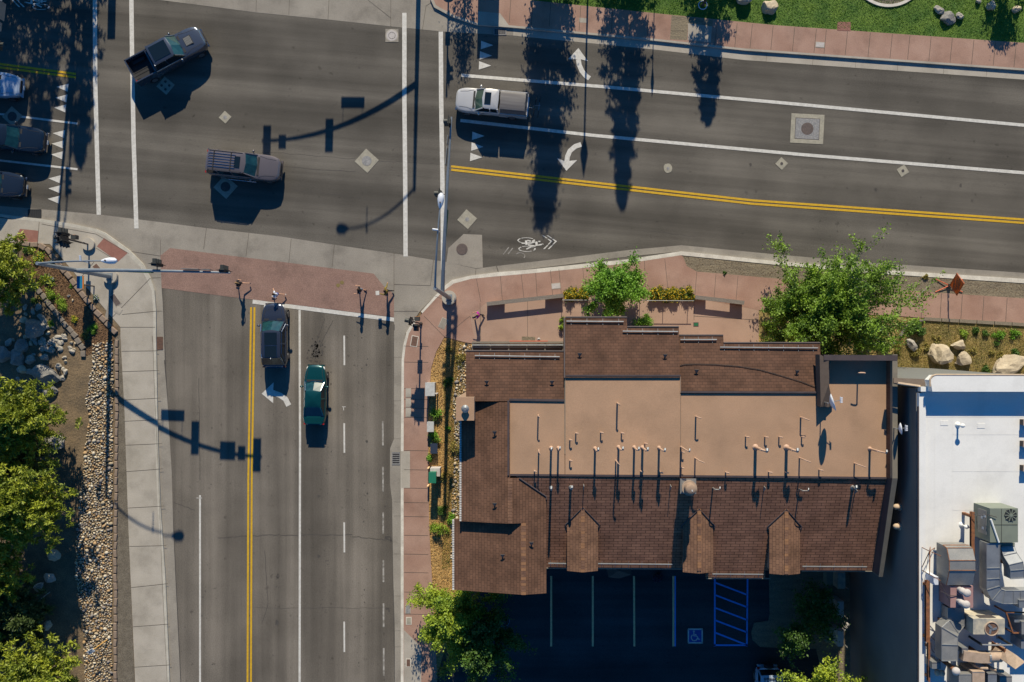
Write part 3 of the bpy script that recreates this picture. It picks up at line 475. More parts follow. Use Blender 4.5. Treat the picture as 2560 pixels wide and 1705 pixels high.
# walls under the roofs
def wpoly(name, pts, z1, m='stucco', inset=0): g = MB(); g.prism(pts, -.02, z1); return bp(name, g, m)
X = lambda px, z: W(px, 0, z)[0]
Y = lambda py, z: W(0, py, z)[1]
wpoly('wall', [(X(1425, 9), Y(840, 8.3)), (X(2040, 9), Y(880, 8.3)), (X(2040, 9), Y(905, 8.8)), (X(2225, 9), Y(905, 8.8)), (X(2225, 9), -13.8), (X(1250, 9), -13.8), (X(1250, 9), Y(1000, 8.8)), (X(1425, 9), Y(1000, 8.8))], 6.7)
wpoly('wall', [(X(1425, 9), Y(815, 8.3)), (X(1690, 9), Y(835, 8.3)), (X(1690, 9), Y(940, 8.3)), (X(2040, 9), Y(960, 8.3)), (X(2225, 9), Y(900, 8.3)), (X(2225, 9), -8.0), (X(1290, 9), -8.0), (X(1290, 9), Y(1000, 9)), (X(1425, 9), Y(980, 9))], 7.75)
wpoly('wall', [(X(1185, 8.3), Y(895, 8.3)), (X(1400, 8.3), Y(895, 8.3)), (X(1400, 8.3), Y(1000, 8.3)), (X(1185, 8.3), Y(1000, 8.3))], 8.1)
wpoly('wall', [(xe1+.35, yA), (xE-.35, yA), (xE-.35, y4+.35), (xe2+.5, y4+.35), (xe2+.5, y3), (xe1+.35, y3)], 7.5)
g = MB(); g.add([pt(PL2, xe1+.35, y3+.01, -.15), pt(PL2, xr, y3+.01, -.15), pt(PL1, xr, y3+.01, -.12), pt(PL1, xe1+.35, y3+.01, -.12)], [(0, 1, 2, 3)]); bp('gable_panel', g, 'stucco_dark')
g = MB(); g.add([(xe2+.5, y4+.35, 7.5), (xE-.35, y4+.35, 7.5), (xE-.35, y4+.35, PR.at(xE-.35, 0)-.16), (x2, y4+.35, zr2-.16), (xe2+.5, y4+.35, PL2.at(xe2+.5, 0)-.16)], [(0, 1, 2, 3, 4)]); bp('gable_panel', g, 'stucco_dark')
# step wall between the first and second north roof, with its dark edge
g = MB(); g.prism([(X(1411.5, 9), Y(796, 8.5)), (X(1414, 9), Y(796, 8.5)), (X(1414, 9), Y(1190, 9)), (X(1411.5, 9), Y(1190, 9))], 7.5, 7.6)
pa, pb = PB.hit(1412, 794), PB.hit(1412, 944)
g.add([pa+Vector((-.06, 0, .04)), pa+Vector((.02, 0, .04)), pb+Vector((.02, 0, .04)), pb+Vector((-.06, 0, .04)), pa+Vector((-.06, 0, -1.0)), pb+Vector((-.06, 0, -1.0))], [(0, 1, 2, 3), (0, 3, 5, 4)]); bp('step_flashing', g, 'flashing')
# metal strips where flat roof meets shingles
def strip3(pts, w, h, m, name='roof_flashing'):
    g = MB()
    for a, b in zip(pts, pts[1:]):
        d = (b-a); L = d.length; c = (a+b)/2; g.box((c.x, c.y, c.z), (L, w, h), math.atan2(d.y, d.x))
    return bp(name, g, m)
strip3([W(1271, 1187, 9.03), W(1412, 1188, 9.03), W(1701, 1190, 9.03), W(2050, 1193, 9.03), W(2217, 1195, 9.03)], .13, .09, 'flashing')
strip3([W(1273, 999, 9.04), W(1411, 1001, 9.04)], .14, .1, 'flashing'); strip3([W(1414, 939, 9.10), W(1701, 939, 9.10)], .12, .09, 'flashing'); strip3([W(1702, 980, 9.06), W(2050, 981, 9.06)], .12, .09, 'flashing')
strip3([W(1271, 1001, 9.1), W(1271, 1188, 9.1)], .13, .2, 'flashing'); strip3([W(1412.5, 942, 9.04), W(1412.5, 1135, 9.04)], .06, .03, 'flash_light'); strip3([W(1701, 942, 9.04), W(1701, 982, 9.04)], .05, .05, 'stucco'); strip3([W(1701, 984, 9.02), W(1701, 1190, 9.02)], .025, .03, 'stucco')
# gutters along the eaves
def gut(a, b, m='flashing', r=.05, name='eave_gutter'): g = MB(); g.tube([a, b], r, 6); return bp(name, g, m)
gut(PS.hit(1366, 1420, -.02), PS.hit(1708, 1422, -.02), 'flash_light'); gut(PS.hit(1765, 1446, -.02), PS.hit(1926, 1446, -.02), 'flash_light'); gut(PS.hit(2004, 1427, -.02), PS.hit(2181, 1428, -.02), 'flash_light')
for a, b, pl in (((1165, 877), (1411, 878), PA), ((1414, 793), (1567, 793), PB), ((1568, 817), (1697, 817), PB), ((1698, 838), (1808, 838), PC), ((1809, 857), (2050, 857), PC)): gut(pl.hit(*a), pl.hit(*b), 'flashing', .06)
g = MB()
for ya, yb, xx, pl in ((yA-1.2, y3, xe1, PL1), (y3, y4, xe2, PL2)):
    g.box((xx-.05, (ya+yb)/2, pl.at(xx, 0)-.02), (.13, abs(ya-yb), .1))
gw = bp('white_gutter', g, 'paint_white'); g = MB()
for k in range(90):
    y = yA-1.2-k*.16
    if y < y4+.1: break
    xx, pl = (xe1, PL1) if y > y3 else (xe2, PL2); g.box((xx-.05, y, pl.at(xx, 0)+.034), (.13, .02, .012))
obj('gutter_bracket', g, 'flashing', gw, off=BL)
# snow guard pipes
def guard(pl, x0, x1, y0, y1, name='snow_guard', m='galv'):
    a, b = pl.hit(x0, y0, .12), pl.hit(x1, y1, .12); g = MB(); g.tube([a, b], .045, 6); n = max(2, int((b-a).length/1.0))
    for k in range(n+1):
        p = a.lerp(b, (k+.3)/(n+.6)); d = Vector((0, 1, pl.ay)).normalized()*.25; g.tube([p, p-Vector((0, 0, .1))], .015, 4); g.tube([p+d*.8-Vector((0, 0, .08)), p-d-Vector((0, 0, .08))], .014, 4)
    return bp(name, g, m)
guard(PA, 1187, 1399, 889, 892); guard(PB, 1416, 1559, 803, 804); guard(PB, 1557, 1695, 828, 829); guard(PC, 1701, 1792, 849, 849); guard(PC, 1800, 2045, 868, 870)
guard(PS, 1371, 1415, 1408, 1409); guard(PS, 1495, 1682, 1409, 1411); guard(PS, 1781, 1908, 1435, 1436); guard(PS, 2006, 2167, 1416, 1417)
# dormers
def dormer(cx, xa, xb, ytop, yb, zr_px):
    d = 0; zr = PS.hit(cx, ytop)[2]; xc = W(cx, 0, zr)[0]; hw = (W(xb, 0, zr-.25)[0]-W(xa, 0, zr-.25)[0])/2; s = .36; ze = zr-hw*s
    yt = PS.hit(cx, ytop)[1]; yf = W(0, yb, zr)[1]; ysh = -8.41+(ze-9)/.3235
    g = MB(); R1 = [(xc, yt, zr), (xc, yf, zr), (xc-hw, yf, ze), (xc-hw, ysh, ze)]; R2 = [(xc, yt, zr), (xc+hw, ysh, ze), (xc+hw, yf, ze), (xc, yf, zr)]
    g.slab(R1, .1); g.slab(R2, .1); o = bp('dormer', g, 'shingle_dormer')
    g = MB(); hi = hw-.12; g.add([(xc-hi, yf+.2, 6.0), (xc+hi, yf+.2, 6.0), (xc+hi, yf+.2, ze), (xc, yf+.2, zr-.06), (xc-hi, yf+.2, ze), (xc-hi, ysh+.5, 6.0), (xc-hi, ysh+.5, ze), (xc+hi, ysh+.5, 6.0), (xc+hi, ysh+.5, ze)], [(0, 1, 2, 3, 4), (0, 4, 6, 5), (1, 7, 8, 2)]); obj('dormer_wall', g, 'stucco', o, off=BL)
    g = MB(); g.box((xc, yf+.19, 6.9), (hw*.9, .05, .7)); obj('dormer_window', g, 'glass_dark', o, off=BL)
    g = MB()
    for k in range(int((yt-yf)/.2)): g.box((xc, yt-.1-k*.2, zr+.012+.005*(k % 2)), (.26, .185, .03), 0, 1 if (k*7+int(cx)) % 9 < 3 else 0)
    obj('ridge_cap', g, ['ridge_tile', 'ridge_orange'], o, off=BL)
    g = MB(); g.tube([(xc-hw-.12, ysh-.1, ze+.0), (xc, yt, zr+.03), (xc+hw+.12, ysh-.1, ze+.0)], .05, 6); g.tube([(xc-hw-.12, ysh-.1, ze), (xc-hw-.02, ysh-.28, ze-.03)], .04, 5); g.tube([(xc+hw+.12, ysh-.1, ze), (xc+hw+.02, ysh-.28, ze-.03)], .04, 5); obj('valley_flashing', g, 'flashing', o, off=BL)
dormer(1457, 1418, 1495, 1268, 1431, 0); dormer(1748, 1709, 1785, 1272, 1434, 0); dormer(1966, 1927, 2004, 1273, 1438, 0)
# right parapet, raised box at its head, sloping rake
def beam(a, b, w, h, m, name='parapet'):                   # wall with its top face running a->b (3D), thickness w to the right, height h down
    a, b = Vector(a), Vector(b); d = (b-a); n = Vector((d.y, -d.x, 0)).normalized()*w; g = MB(); g.slab([a, b, b+n, a+n], h); return bp(name, g, m)
zp = 9.85
pi = [W(2216+14, 887, zp), W(2230, 1195, zp)]
beam(W(2231, 886, zp), W(2231, 1196, zp), -.34, .95, 'flash_light')
g = MB(); g.slab([W(2231, 1196, zp), W(2244, 1196, zp), W(2207, 1442, 7.55), W(2197, 1442, 7.55)], 1.0); bp('rake_parapet', g, 'flash_light')
g = MB(); a0, a1 = W(2216, 1196, 9.0), W(2231, 1196, zp); b0, b1 = W(2182, 1428, 6.85), W(2197, 1440, 7.55); g.slab([a0+Vector((0, 0, .02)), a1-Vector((0, 0, .03)), b1-Vector((0, 0, .03)), b0+Vector((0, 0, .02))], .12); bp('rake_lining', g, 'flashing')
g = MB(); g.slab([W(2216, 956, 9.02), W(2216, 1196, 9.02), W(2231, 1196, zp-.03), W(2231, 898, zp-.03), W(2216, 898, 9.02)], .03); bp('parapet_lining', g, 'shingle_wing')
beam(W(2060, 887, zp+.01), W(2244, 888, zp+.01), .36, .9, 'flashing')
g = MB(); g.slab([W(2049, 886, 9.75), W(2072, 898, zp), W(2072, 960, zp), W(2083, 1016, 9.2), W(2052, 1017, 9.75)], .8); bp('parapet', g, 'stucco_dark')
g = MB(); g.prism([tuple(W(2050, 1017, 9.3)[:2]), tuple(W(2050, 888, 9.3)[:2]), tuple(W(2070, 888, 9.3)[:2]), tuple(W(2070, 1017, 9.3)[:2])], 7.6, 9.5); bp('parapet_core', g, 'stucco_dark')
# chimney stub with a round cap on the left edge
g = MB(); p = W(1163, 1022, 9.9); g.box((p.x, p.y, 4.95), (1.15, 1.48, 9.9)); ch = bp('chimney', g, 'stucco'); g = MB(); g.box((p.x, p.y, 9.93), (1.2, 1.53, .06)); obj('chimney_top', g, 'membrane', ch, off=BL)
g = MB(); g.cyl((p.x+.02, p.y+.02, 9.95), .18, .3, 14); g.cyl((p.x+.02, p.y+.02, 10.2), .26, .16, 14, .1); obj('chimney_cap', g, 'galv', ch, off=BL)
# windows and doors on the street side and the side wall
for x0 in (1450, 1530, 1610):
    g = MB(); q = W(x0, 0, 9); g.box((q.x, Y(815, 8.3)+.01, 2.2), (1.5, .06, 1.5)); w_ = bp('window', g, 'glass_dark'); g = MB()
    for s in (-1, 1): g.box((q.x+s*.78, Y(815, 8.3)+.03, 2.2), (.08, .08, 1.66)); g.box((q.x, Y(815, 8.3)+.03, 2.2+s*.78), (1.5, .08, .08))
    obj('window_frame', g, 'stucco_dark', w_, off=BL)
g = MB(); g.box((W(1300, 0, 8.3).x, Y(895, 8.3)+.01, 1.2), (1.1, .06, 2.1)); bp('door', g, 'stucco_dark')
g = MB(); g.box((xe1+.34, -5.5, 4.5), (.06, 1.4, 1.4)); bp('window', g, 'glass_dark')
g = MB(); g.box((xE-1.2, y4+.34, 4.6), (1.5, .06, 1.3)); bp('window', g, 'glass_dark')
# long cable over the north roof
c = []
for x, y in ((1700, 914), (1712, 911), (1740, 910), (1790, 911), (1850, 916), (1900, 924), (1950, 938), (2000, 953), (2048, 971)): c.append(PC.hit(x, y, .05))
g = MB(); g.tube(c, .022, 5); bp('roof_cable', g, 'black_metal')

# ---- roof vents, each a thing
def base_z(px, py):
    if py < 940 or (px < 1412 and py < 1000): return None
    return PS.hit(px, py).z if py > 1193 else 9.0
def hgt(px, py, sy):                                       # pipe height from the end of its shadow in the photo
    b = PS.hit(px, py) if py > 1193 else W(px, py, 9.02)
    s = PS.hit(px, sy) if sy > 1193 else W(px, sy, 9.0)
    return max(.25, s.z+(b.y-s.y)*SLOPE-b.z), b
VG = 'vent pipes on the flat roof'
def pipe(px, py, sy, r, bend, cap, label, m='pipe_tan', group=VG):
    r *= .82; h, b = hgt(px, py, sy); b = b.copy(); k = (H-b.z)/(H-b.z-h)
    b.x /= 1+(k-1)*.6; b.y /= 1+(k-1)*.6; b.z -= .03; t = thing('vent_pipe', label, 'vent pipe', b, 0, group)
    g = MB(); g.tube([(0, 0, 0), (0, 0, h)], r, 10); obj('stack', g, m, t, True)
    if r > .06: g = MB(); g.cyl((0, 0, .02), r*2, .1, 12, r*1.1); obj('boot', g, m, t, True)
    if bend:
        bx, by = bend; g = MB(); L = math.hypot(bx, by)
        g.tube([(0, 0, h-.04), (bx*.12, by*.12, h+r*.3), (bx*.5, by*.5, h+r*.3), (bx, by, h-r*.5)], r*.72, 10); obj('elbow', g, m, t, True)
    if cap:
        bx, by = bend or (0, 0); g = MB(); g.tube([(bx, by-.02, h-.02), (bx, by+.1, h+.1), (bx+.02, by+.18, h+.05)], [r*.9, r*1.0, r*.9], 10); obj('cap', g, 'galv', t, True)
    return t
Z3 = lambda x, y: (1240+x/3.267, 840+y/3.267)
Z4 = lambda x, y: (1860+x/3.267, 840+y/3.267)
rows = {'hook': [Z3(345, 650)+(840+860/3.267, .06, (.12, -.12), 0), Z3(998, 552)+(840+785/3.267, .07, (.08, -.08), 0), Z3(1645, 662)+(840+860/3.267, .065, (.2, -.06), 0), Z4(480, 668)+(840+822/3.267, .065, (.36, -.14), 0), Z4(965, 300)+(840+572/3.267, .06, (-.42, 0), 0)],
 'capped': [Z3(452, 925)+(1219, .09, None, 1), Z3(512, 925)+(1235, .08, (.06, .05), 1), Z3(817, 930)+(1246, .09, (.1, .02), 1), Z3(1012, 920)+(1252, .09, (.13, 0), 1), Z3(1142, 922)+(1254, .09, (.12, 0), 1), Z3(1212, 925)+(1274, .1, (.13, 0), 1), Z3(1348, 925)+(1256, .09, (.16, -.06), 1), Z3(1535, 920)+(1320, .07, (.22, -.1), 1), Z3(2148, 920)+(1247, .13, (.36, -.12), 1), Z4(378, 922)+(1238, .13, (.3, -.1), 1), Z4(1068, 932)+(1238, .09, (.55, -.12), 1)],
 'bent': [Z3(350, 940)+(1230, .06, (.1, -.2), 0), Z3(988, 1028)+(1300, .06, (.18, -.2), 0), Z3(1645, 1008)+(1285, .06, (.36, -.16), 0), Z4(478, 1005)+(1250, .06, (.42, -.16), 0), Z4(920, 1045)+(1215, .06, (.55, -.2), 0)],
 'small': [Z3(652, 790)+(840+883/3.267,), Z3(603, 845)+(840+930/3.267,), Z3(855, 785)+(840+870/3.267,), Z3(1024, 790)+(840+863/3.267,), Z3(1215, 875)+(840+925/3.267,), Z3(603, 1012)+(840+1090/3.267,), Z3(2038, 820)+(840+915/3.267,), Z3(2195, 822)+(840+905/3.267,), Z4(285, 822)+(840+905/3.267,), Z4(470, 822)+(840+897/3.267,), Z3(1515, 945)+(840+1020/3.267,), Z3(1512, 1073)+(1190,), Z3(314, 1098)+(1216,), Z3(1180, 1100)+(1222,), Z3(1338, 1107)+(1245,), Z3(1875, 1110)+(1220,), Z4(200, 1108)+(1217,), Z4(335, 1110)+(1218,), Z4(612, 1090)+(1210,)]}
for kd, nm in (('hook', 'hooked tan vent pipe standing alone on the upper flat roof'), ('capped', 'tan gooseneck vent pipe with metal cap'), ('bent', 'tall bent tan vent pipe without cap on the lower flat roof')):
    L = sorted(rows[kd], key=lambda a: a[0])
    for i, (x, y, sy, r, b, c) in enumerate(L): pipe(x, y, sy, r, b, c, '%s, %s from the left' % (nm, ORD[i]))
L = sorted(rows['small'], key=lambda a: a[0])
for i, (x, y, sy) in enumerate(L):
    b = thing('vent_pipe', 'short straight tan vent pipe on the flat roof, %s from the left' % ORD[i], 'vent pipe', W(x, y, 9.0)*1.0, 0, 'short vent pipes'); h, _ = hgt(x, y, sy); h = min(h, .9)
    b.location.z = 8.99; g = MB(); g.tube([(0, 0, 0), (0, 0, h)], .045, 8); obj('stack', g, 'pipe_tan', b, True); g = MB(); g.tube([(0, 0, h-.02), (.05, 0, h+.03), (.14, -.02, h)], .05, 8); obj('elbow', g, 'pipe_tan', b, True)
for i, (x, y, sy, bx, r) in enumerate(sorted([Z3(450, 1245)+(1390, 0, .1), Z3(612, 1240)+(1332, .05, .1), Z3(1782, 1248)+(1340, .3, .06), Z4(468, 1258)+(1343, .36, .05), Z4(903, 1240)+(1305, .02, .11)])): pipe(x, y, sy, r, (bx, 0) if bx else None, 1, 'grey metal vent pipe on the south shingle slope, %s from the left' % ORD[i], 'galv_dark', 'metal vents on the south slope')
for i, (x, y) in enumerate(sorted([Z3(715, 1225), Z3(1422, 1228), Z3(2187, 1240), Z4(905, 1262)])):
    b = PS.hit(x, y); t = thing('roof_bracket', 'thin metal fin vent on the south slope, %s from the left' % ORD[i], 'roof vent', b, 0, 'fin vents'); g = MB(); g.add([(-.03, .15, 0), (.03, .15, 0), (.03, -.25, -.05), (-.03, -.25, -.05), (-.02, .05, .5), (.02, .05, .5)], [(0, 1, 5, 4), (1, 2, 5), (0, 4, 3), (2, 3, 4, 5)]); obj('fin', g, 'galv_dark', t)
TV = [(Z3(683, 150), PB), (Z3(1378, 160), PB), (Z3(457, 375), PA), (Z3(1634, 285), PC), (Z4(428, 290), PC), ((640+1885/3.267, 840+375/3.267), PA), ((640+1950/3.267, 840+785/3.267), PL1), ((640+1950/3.267, 840+1370/3.267), PL1), ((640+2250/3.267, 1225+430/3.267), PR), ((640+2015/3.267, 1225+530/3.267), PL2)]
names = ['on the first large upper shingle roof, left one', 'on the first large upper shingle roof, right one', 'on the upper left shingle roof near the flat roof', 'on the upper right shingle roof, left one', 'on the upper right shingle roof near the dish', 'on the upper left shingle roof near the chimney', 'on the wing roof, uppermost', 'on the wing roof, middle one', 'right of the wing ridge', 'on the lowest wing slope left of the ridge']
for (p, pl), nm in zip(TV, names):
    b = pl.hit(*p); t = thing('roof_vent', 'small dark roof vent '+nm, 'roof vent', b, 0, 'small roof vents'); g = MB(); g.cyl((0, 0, -.05), .05, .24, 10); obj('neck', g, 'flashing', t); g = MB(); g.add([(-.17, .1, .2), (.17, .1, .2), (.04, -.14, .16), (-.04, -.14, .16), (-.13, .08, .25), (.13, .08, .25)], [(0, 1, 5, 4), (0, 3, 2, 1), (1, 2, 5), (0, 4, 3), (2, 3, 4, 5)]); obj('hood', g, 'iron', t)
b = PS.hit(1714, 1212); t = thing('exhaust_fan', 'round tan mushroom exhaust fan on a curb at the flat roof edge', 'exhaust fan', b)
g = MB(); g.box((0, .05, .35), (.82, .8, .95)); obj('curb', g, 'stucco', t); g = MB(); g.box((0, .05, .85), (1.05, 1.0, .06)); obj('curb_cap', g, 'galv_dark', t)
g = MB(); g.cyl((0, 0, .85), .36, .35, 24, .46); g.cyl((0, 0, 1.2), .5, .12, 24, .5); obj('shroud', g, 'tan_metal', t, True); g = MB(); g.cyl((0, 0, 1.32), .38, .5, 24, .34); g.ell((0, 0, 1.82), (.36, .36, .14), 24, 4, top=True); obj('motor_dome', g, 'stucco', t, True); g = MB(); g.box((.05, -.05, 1.965), (.08, .12, .01), R(20)); obj('data_plate', g, 'paint_white', t)
b = PS.hit(1731, 1226); pipe(1731, 1226, 1270, .05, (.05, 0), 1, 'grey metal vent tucked beside the mushroom exhaust fan', 'galv_dark', None)
# satellite dishes
def dish(px, py, z0, zc, R_, aim, label):
    b = W(px, py, z0); t = thing('satellite_dish', label, 'satellite dish', b); hh = zc-z0; ax = Vector(aim).normalized(); q = Vector((0, 0, 1)).rotation_difference(ax)
    g = MB(); g.tube([(0, 0, 0), (0, 0, hh*.8), tuple(Vector((0, 0, hh))-ax*.12)], .035, 8); obj('mast', g, 'galv', t)
    g = MB(); n = 24; vs = []; fs = []
    for i in range(5):
        rr = R_*i/4
        for k in range(n): a = 2*math.pi*k/n; vs.append(Vector((0, 0, hh))+q @ Vector((rr*math.cos(a), rr*.92*math.sin(a), .35*rr*rr/R_)))
    fs = [(i*n+k, i*n+(k+1) % n, (i+1)*n+(k+1) % n, (i+1)*n+k) for i in range(4) for k in range(n)]; g.add(vs, fs); o = obj('reflector', g, 'lamp_white', t, True); md = o.modifiers.new('s', 'SOLIDIFY'); md.thickness = .02
    f = Vector((0, 0, hh))+ax*R_*1.25+Vector((0, 0, -.12)); g = MB(); g.tube([Vector((0, 0, hh-R_*.5)), f], .022, 6); obj('feed_arm', g, 'galv', t); g = MB()
    for s in (-1, 0, 1): g.box(f+Vector((.0, s*.13, .02)), (.12, .09, .09))
    g.box(f-Vector((.05, 0, .04)), (.05, .4, .04)); obj('receiver', g, 'lamp_white', t)
dish(2052, 1004, 9.0, 10.6, .62, (.93, .28, .28), 'large grey satellite dish on a mast beside the raised roof box'); dish(2227, 1068, 9.4, 10.5, .42, (.96, .1, .3), 'smaller satellite dish on the right parapet')

# ---------------------------------------------------------------- white roofed building
Z2 = 11.0; WL = Vector((30, -14, 0)); wb = thing('white_roof_building', 'flat roofed building with bright white membrane roof and dark side wall', 'building', WL)
def wp(name, mb, m, par=None, smooth=False): return obj(name, mb, m, par or wb, smooth, off=WL)
xl = W(2295, 0, Z2)[0]; yt_ = W(0, 975, Z2)[1]
g = MB(); g.prism([(xl, yt_+.1), (60, yt_+.1), (60, -60), (xl, -60)], -.02, Z2-.25); wp('wall', g, 'wall_blue_grey')
g = MB(); g.prism([(xl+.3, yt_), (60, yt_), (60, -60), (xl+.3, -60)], Z2-.25, Z2-.12); wp('roof_membrane', g, 'white_roof')
g = MB(); g.prism([(xl+.06, yt_-.2), (xl+.5, yt_-.2), (xl+.5, -60), (xl+.06, -60)], Z2-.25, Z2+.02); wp('roof_edge', g, 'white_roof')
g = MB(); g.box((xl+.02, -32, Z2-.02), (.07, 57, .12)); wp('edge_trim', g, 'flashing')
g = MB(); P = [W(2338, 938, 11.75), W(2600, 940, 11.75), W(4000, 960, 11.75), W(4000, 982, 11.75), W(2331, 979, 11.75), W(2326, 950, 11.75)]; g.slab(P, .75); wp('front_parapet', g, 'white_roof')
g = MB(); g.slab([W(2302, 967, 11.2), W(2325, 967, 11.2), W(2327, 979, 11.2), W(2302, 979, 11.2)], .4); wp('parapet_return', g, 'white_roof')
g = MB(); g.tube([W(2325, 966, 11.72), W(2325, 948, 11.72), W(2330, 940, 11.72), W(2340, 937, 11.72), W(3000, 938, 11.72)], .06, 6); wp('edge_trim', g, 'cream_trim')
g = MB(); g.tube([W(2244, 958, 10.8), W(2300, 966, 10.9)], .09, 6); wp('edge_trim', g, 'cream_trim')
g = MB(); P0 = [W(2235, 921, 6), W(2330, 921, 6), W(2500, 934, 8), W(2600, 939, 9)]; P1 = [W(2235, 935, 8), W(2325, 938, 9), W(2500, 938, 9.5), W(2600, 940, 10)]; P2 = [W(2235, 948, 10), W(2325, 952, 10.3), W(2500, 944, 10.6), W(2600, 944, 10.6)]
for A, B in ((P0, P1), (P1, P2)):
    for i in range(3): g.add([A[i], A[i+1], B[i+1], B[i]], [(0, 1, 2, 3)])
g.add([P0[0], P0[1], (P0[1].x, P0[1].y, 0), (P0[0].x, P0[0].y, 0)], [(0, 1, 2, 3)]); wp('curved_front', g, 'grey_metal_wall')
g = MB(); g.slab([W(2235, 945, 10.3), W(2325, 948, 10.3), W(2325, 968, 10.7), W(2235, 957, 10.7)], .15); wp('front_ledge', g, 'stucco_dark')
g = MB()
for x0, y0, x1, y1 in ((2300, 1042, 2560, 1042), (2382, 1042, 2382, 1370), (2337, 1045, 2337, 1330), (2382, 1086, 2560, 1086), (2382, 1178, 2560, 1178), (2382, 1275, 2460, 1275), (2445, 1178, 2445, 1260)): g.strip([tuple(W(x0, y0, Z2-.115)[:2]), tuple(W(x1, y1, Z2-.115)[:2])], .05, Z2-.113, px=False)
wp('membrane_seams', g, 'white_roof')
g = MB(); [g.prism([(W(x, y, 11).x-.25, W(x, y, 11).y-.15), (W(x, y, 11).x+.25, W(x, y, 11).y-.15), (W(x, y, 11).x+.25, W(x, y, 11).y+.15), (W(x, y, 11).x-.25, W(x, y, 11).y+.15)], Z2-.118, Z2-.1) for x, y in ((2363, 1058), (2455, 1065))]; wp('roof_pad', g, 'white_roof')
zr_ = Z2-.12
for i, (x, y, h) in enumerate(((2394, 1062, .6), (2404, 1312, .6))):
    p = W(x, y, zr_); t = thing('vent_pipe', ['white hooded vent pipe on the white roof near the front parapet', 'white hooded vent pipe on the white roof left of the green unit'][i], 'vent pipe', p); g = MB(); g.cyl((0, 0, 0), .06, h, 10); g.cyl((0, 0, 0), .2, .12, 14, .08); obj('stack', g, 'pipe_white', t, True); g = MB(); g.ell((0, 0, h), (.16, .14, .1), 14, 6); g.tube([(0, 0, h), (.16, -.04, h-.02)], .05, 8); obj('hood', g, 'pipe_white', t, True)
for i, (x, y) in enumerate(((2264, 1267), (2264, 1316))):
    p = W(x, y, 8.5); t = thing('wall_vent', 'tan hooded vent on the shaded side wall, %s' % ('upper', 'lower')[i], 'wall vent', (xl, p.y, 8.5)); g = MB(); g.ell((-.22, 0, 0), (.25, .2, .2), 14, 8); obj('hood', g, 'cream_trim', t, True); g = MB(); g.tube([(0, 0, 0), (-.1, 0, 0)], .26, 14); obj('flange', g, 'cream_trim', t)
for i, (y, s) in enumerate(((1056, .25), (1110, .25), (1171, .25))):
    p = W(2562, y, 11.3); t = thing('roof_box', 'small dark box at the right edge of the white roof, %s from the top' % ORD[i], 'roof box', (p.x, p.y, zr_)); g = MB(); g.box((.1, 0, .2), (.35, .35, .4)); obj('body', g, 'stucco_dark', t); g = MB(); g.box((.1, 0, .42), (.4, .4, .04)); obj('lid', g, 'tan_metal', t)
# ---- plant on the white roof
def hbox(name, x0, x1, y0, y1, zt, zb=None, m='galv_dark'):   # top face seen at px box -> mesh in world
    a, b = W(x0, y0, zt), W(x1, y1, zt); g = MB(); g.box(((a.x+b.x)/2, (a.y+b.y)/2, (zt+(zb or zr_))/2), (b.x-a.x, a.y-b.y, zt-(zb or zr_))); return g
def hthing(name, label, cat, px, py): return thing(name, label, cat, W(px, py, zr_))
def hp(t, name, g, m, smooth=False): return obj(name, g, m, t, smooth, off=t.location)
t = hthing('rooftop_air_unit', 'large green grey rooftop unit with round fan grille', 'air conditioner', 2505, 1315)
hp(t, 'casing', hbox('', 2475, 2545, 1271, 1356, 12.7), 'hvac_green'); g = hbox('', 2503.3, 2504.3, 1272, 1355, 12.712, 12.69); g2 = hbox('', 2476, 2544, 1311.6, 1312.6, 12.714, 12.69); g.add(g2.v, g2.f); hp(t, 'panel_seam', g, 'black_metal')
p = W(2527, 1288, 12.72); g = MB(); g.cyl((p.x, p.y, 12.68), .4, .05, 8); fo = hp(t, 'fan_opening', g, 'black_metal'); g = MB(); g.cyl((p.x, p.y, 12.72), .1, .05, 10)
for k in range(10): a = k*math.pi/5; g.box((p.x+.24*math.cos(a), p.y+.24*math.sin(a), 12.745), (.3, .045, .02), a)
obj('fan_grille', g, 'hvac_green', fo, off=t.location)
g = MB(); q = W(2466, 1300, 12); g.box((W(2475, 0, 12.7).x-.02, q.y-.1, 11.9), (.05, 1.5, .9)); hp(t, 'access_panel', g, 'galv_dark'); g = MB()
for yy, zz in ((q.y+.3, 12.2), (q.y+.15, 11.9), (q.y-.5, 12.0)): g.box((W(2475, 0, 12.7).x-.05, yy, zz), (.02, .16, .2))
hp(t, 'warning_label', g, 'sign_white'); g = MB(); g.tube([W(2477, 1298, 12.75), W(2497, 1356, 12.75)], .06, 8); hp(t, 'drain_pipe', g, 'pipe_white'); g = hbox('', 2500, 2537, 1357, 1365, 12.2); hp(t, 'duct_collar', g, 'hvac_green')
t = hthing('large_air_duct', 'wide galvanised duct box with a curved hood and angle iron frame', 'air duct', 2400, 1415)
x0, x1 = W(2370, 0, 12.6).x, W(2435, 0, 12.6).x
g = MB(); prof = [(W(0, 1366, 12.3).y, 12.0), (W(0, 1370, 12.5).y, 12.45), (W(0, 1401, 12.75).y, 12.75), (W(0, 1426, 12.75).y, 12.75), (W(0, 1463, 12.4).y, 12.4)]
vs = [(x0, y, z) for y, z in prof]+[(x1, y, z) for y, z in prof]+[(x0, y, 11.2) for y, z in prof]+[(x1, y, 11.2) for y, z in prof]; n = 5
g.add(vs, [(i, i+1, n+i+1, n+i) for i in range(4)]+[(i, 2*n+i, 2*n+i+1, i+1) for i in range(4)]+[(n+i, n+i+1, 3*n+i+1, 3*n+i) for i in range(4)]+[(4, 14, 19, 9), (0, 5, 15, 10)]); hp(t, 'duct_body', g, 'galv_dark')
g = MB()
for i in (1, 2, 3): g.tube([(x0-.02, prof[i][0], prof[i][1]+.01), (x1+.02, prof[i][0], prof[i][1]+.01)], .025, 5)
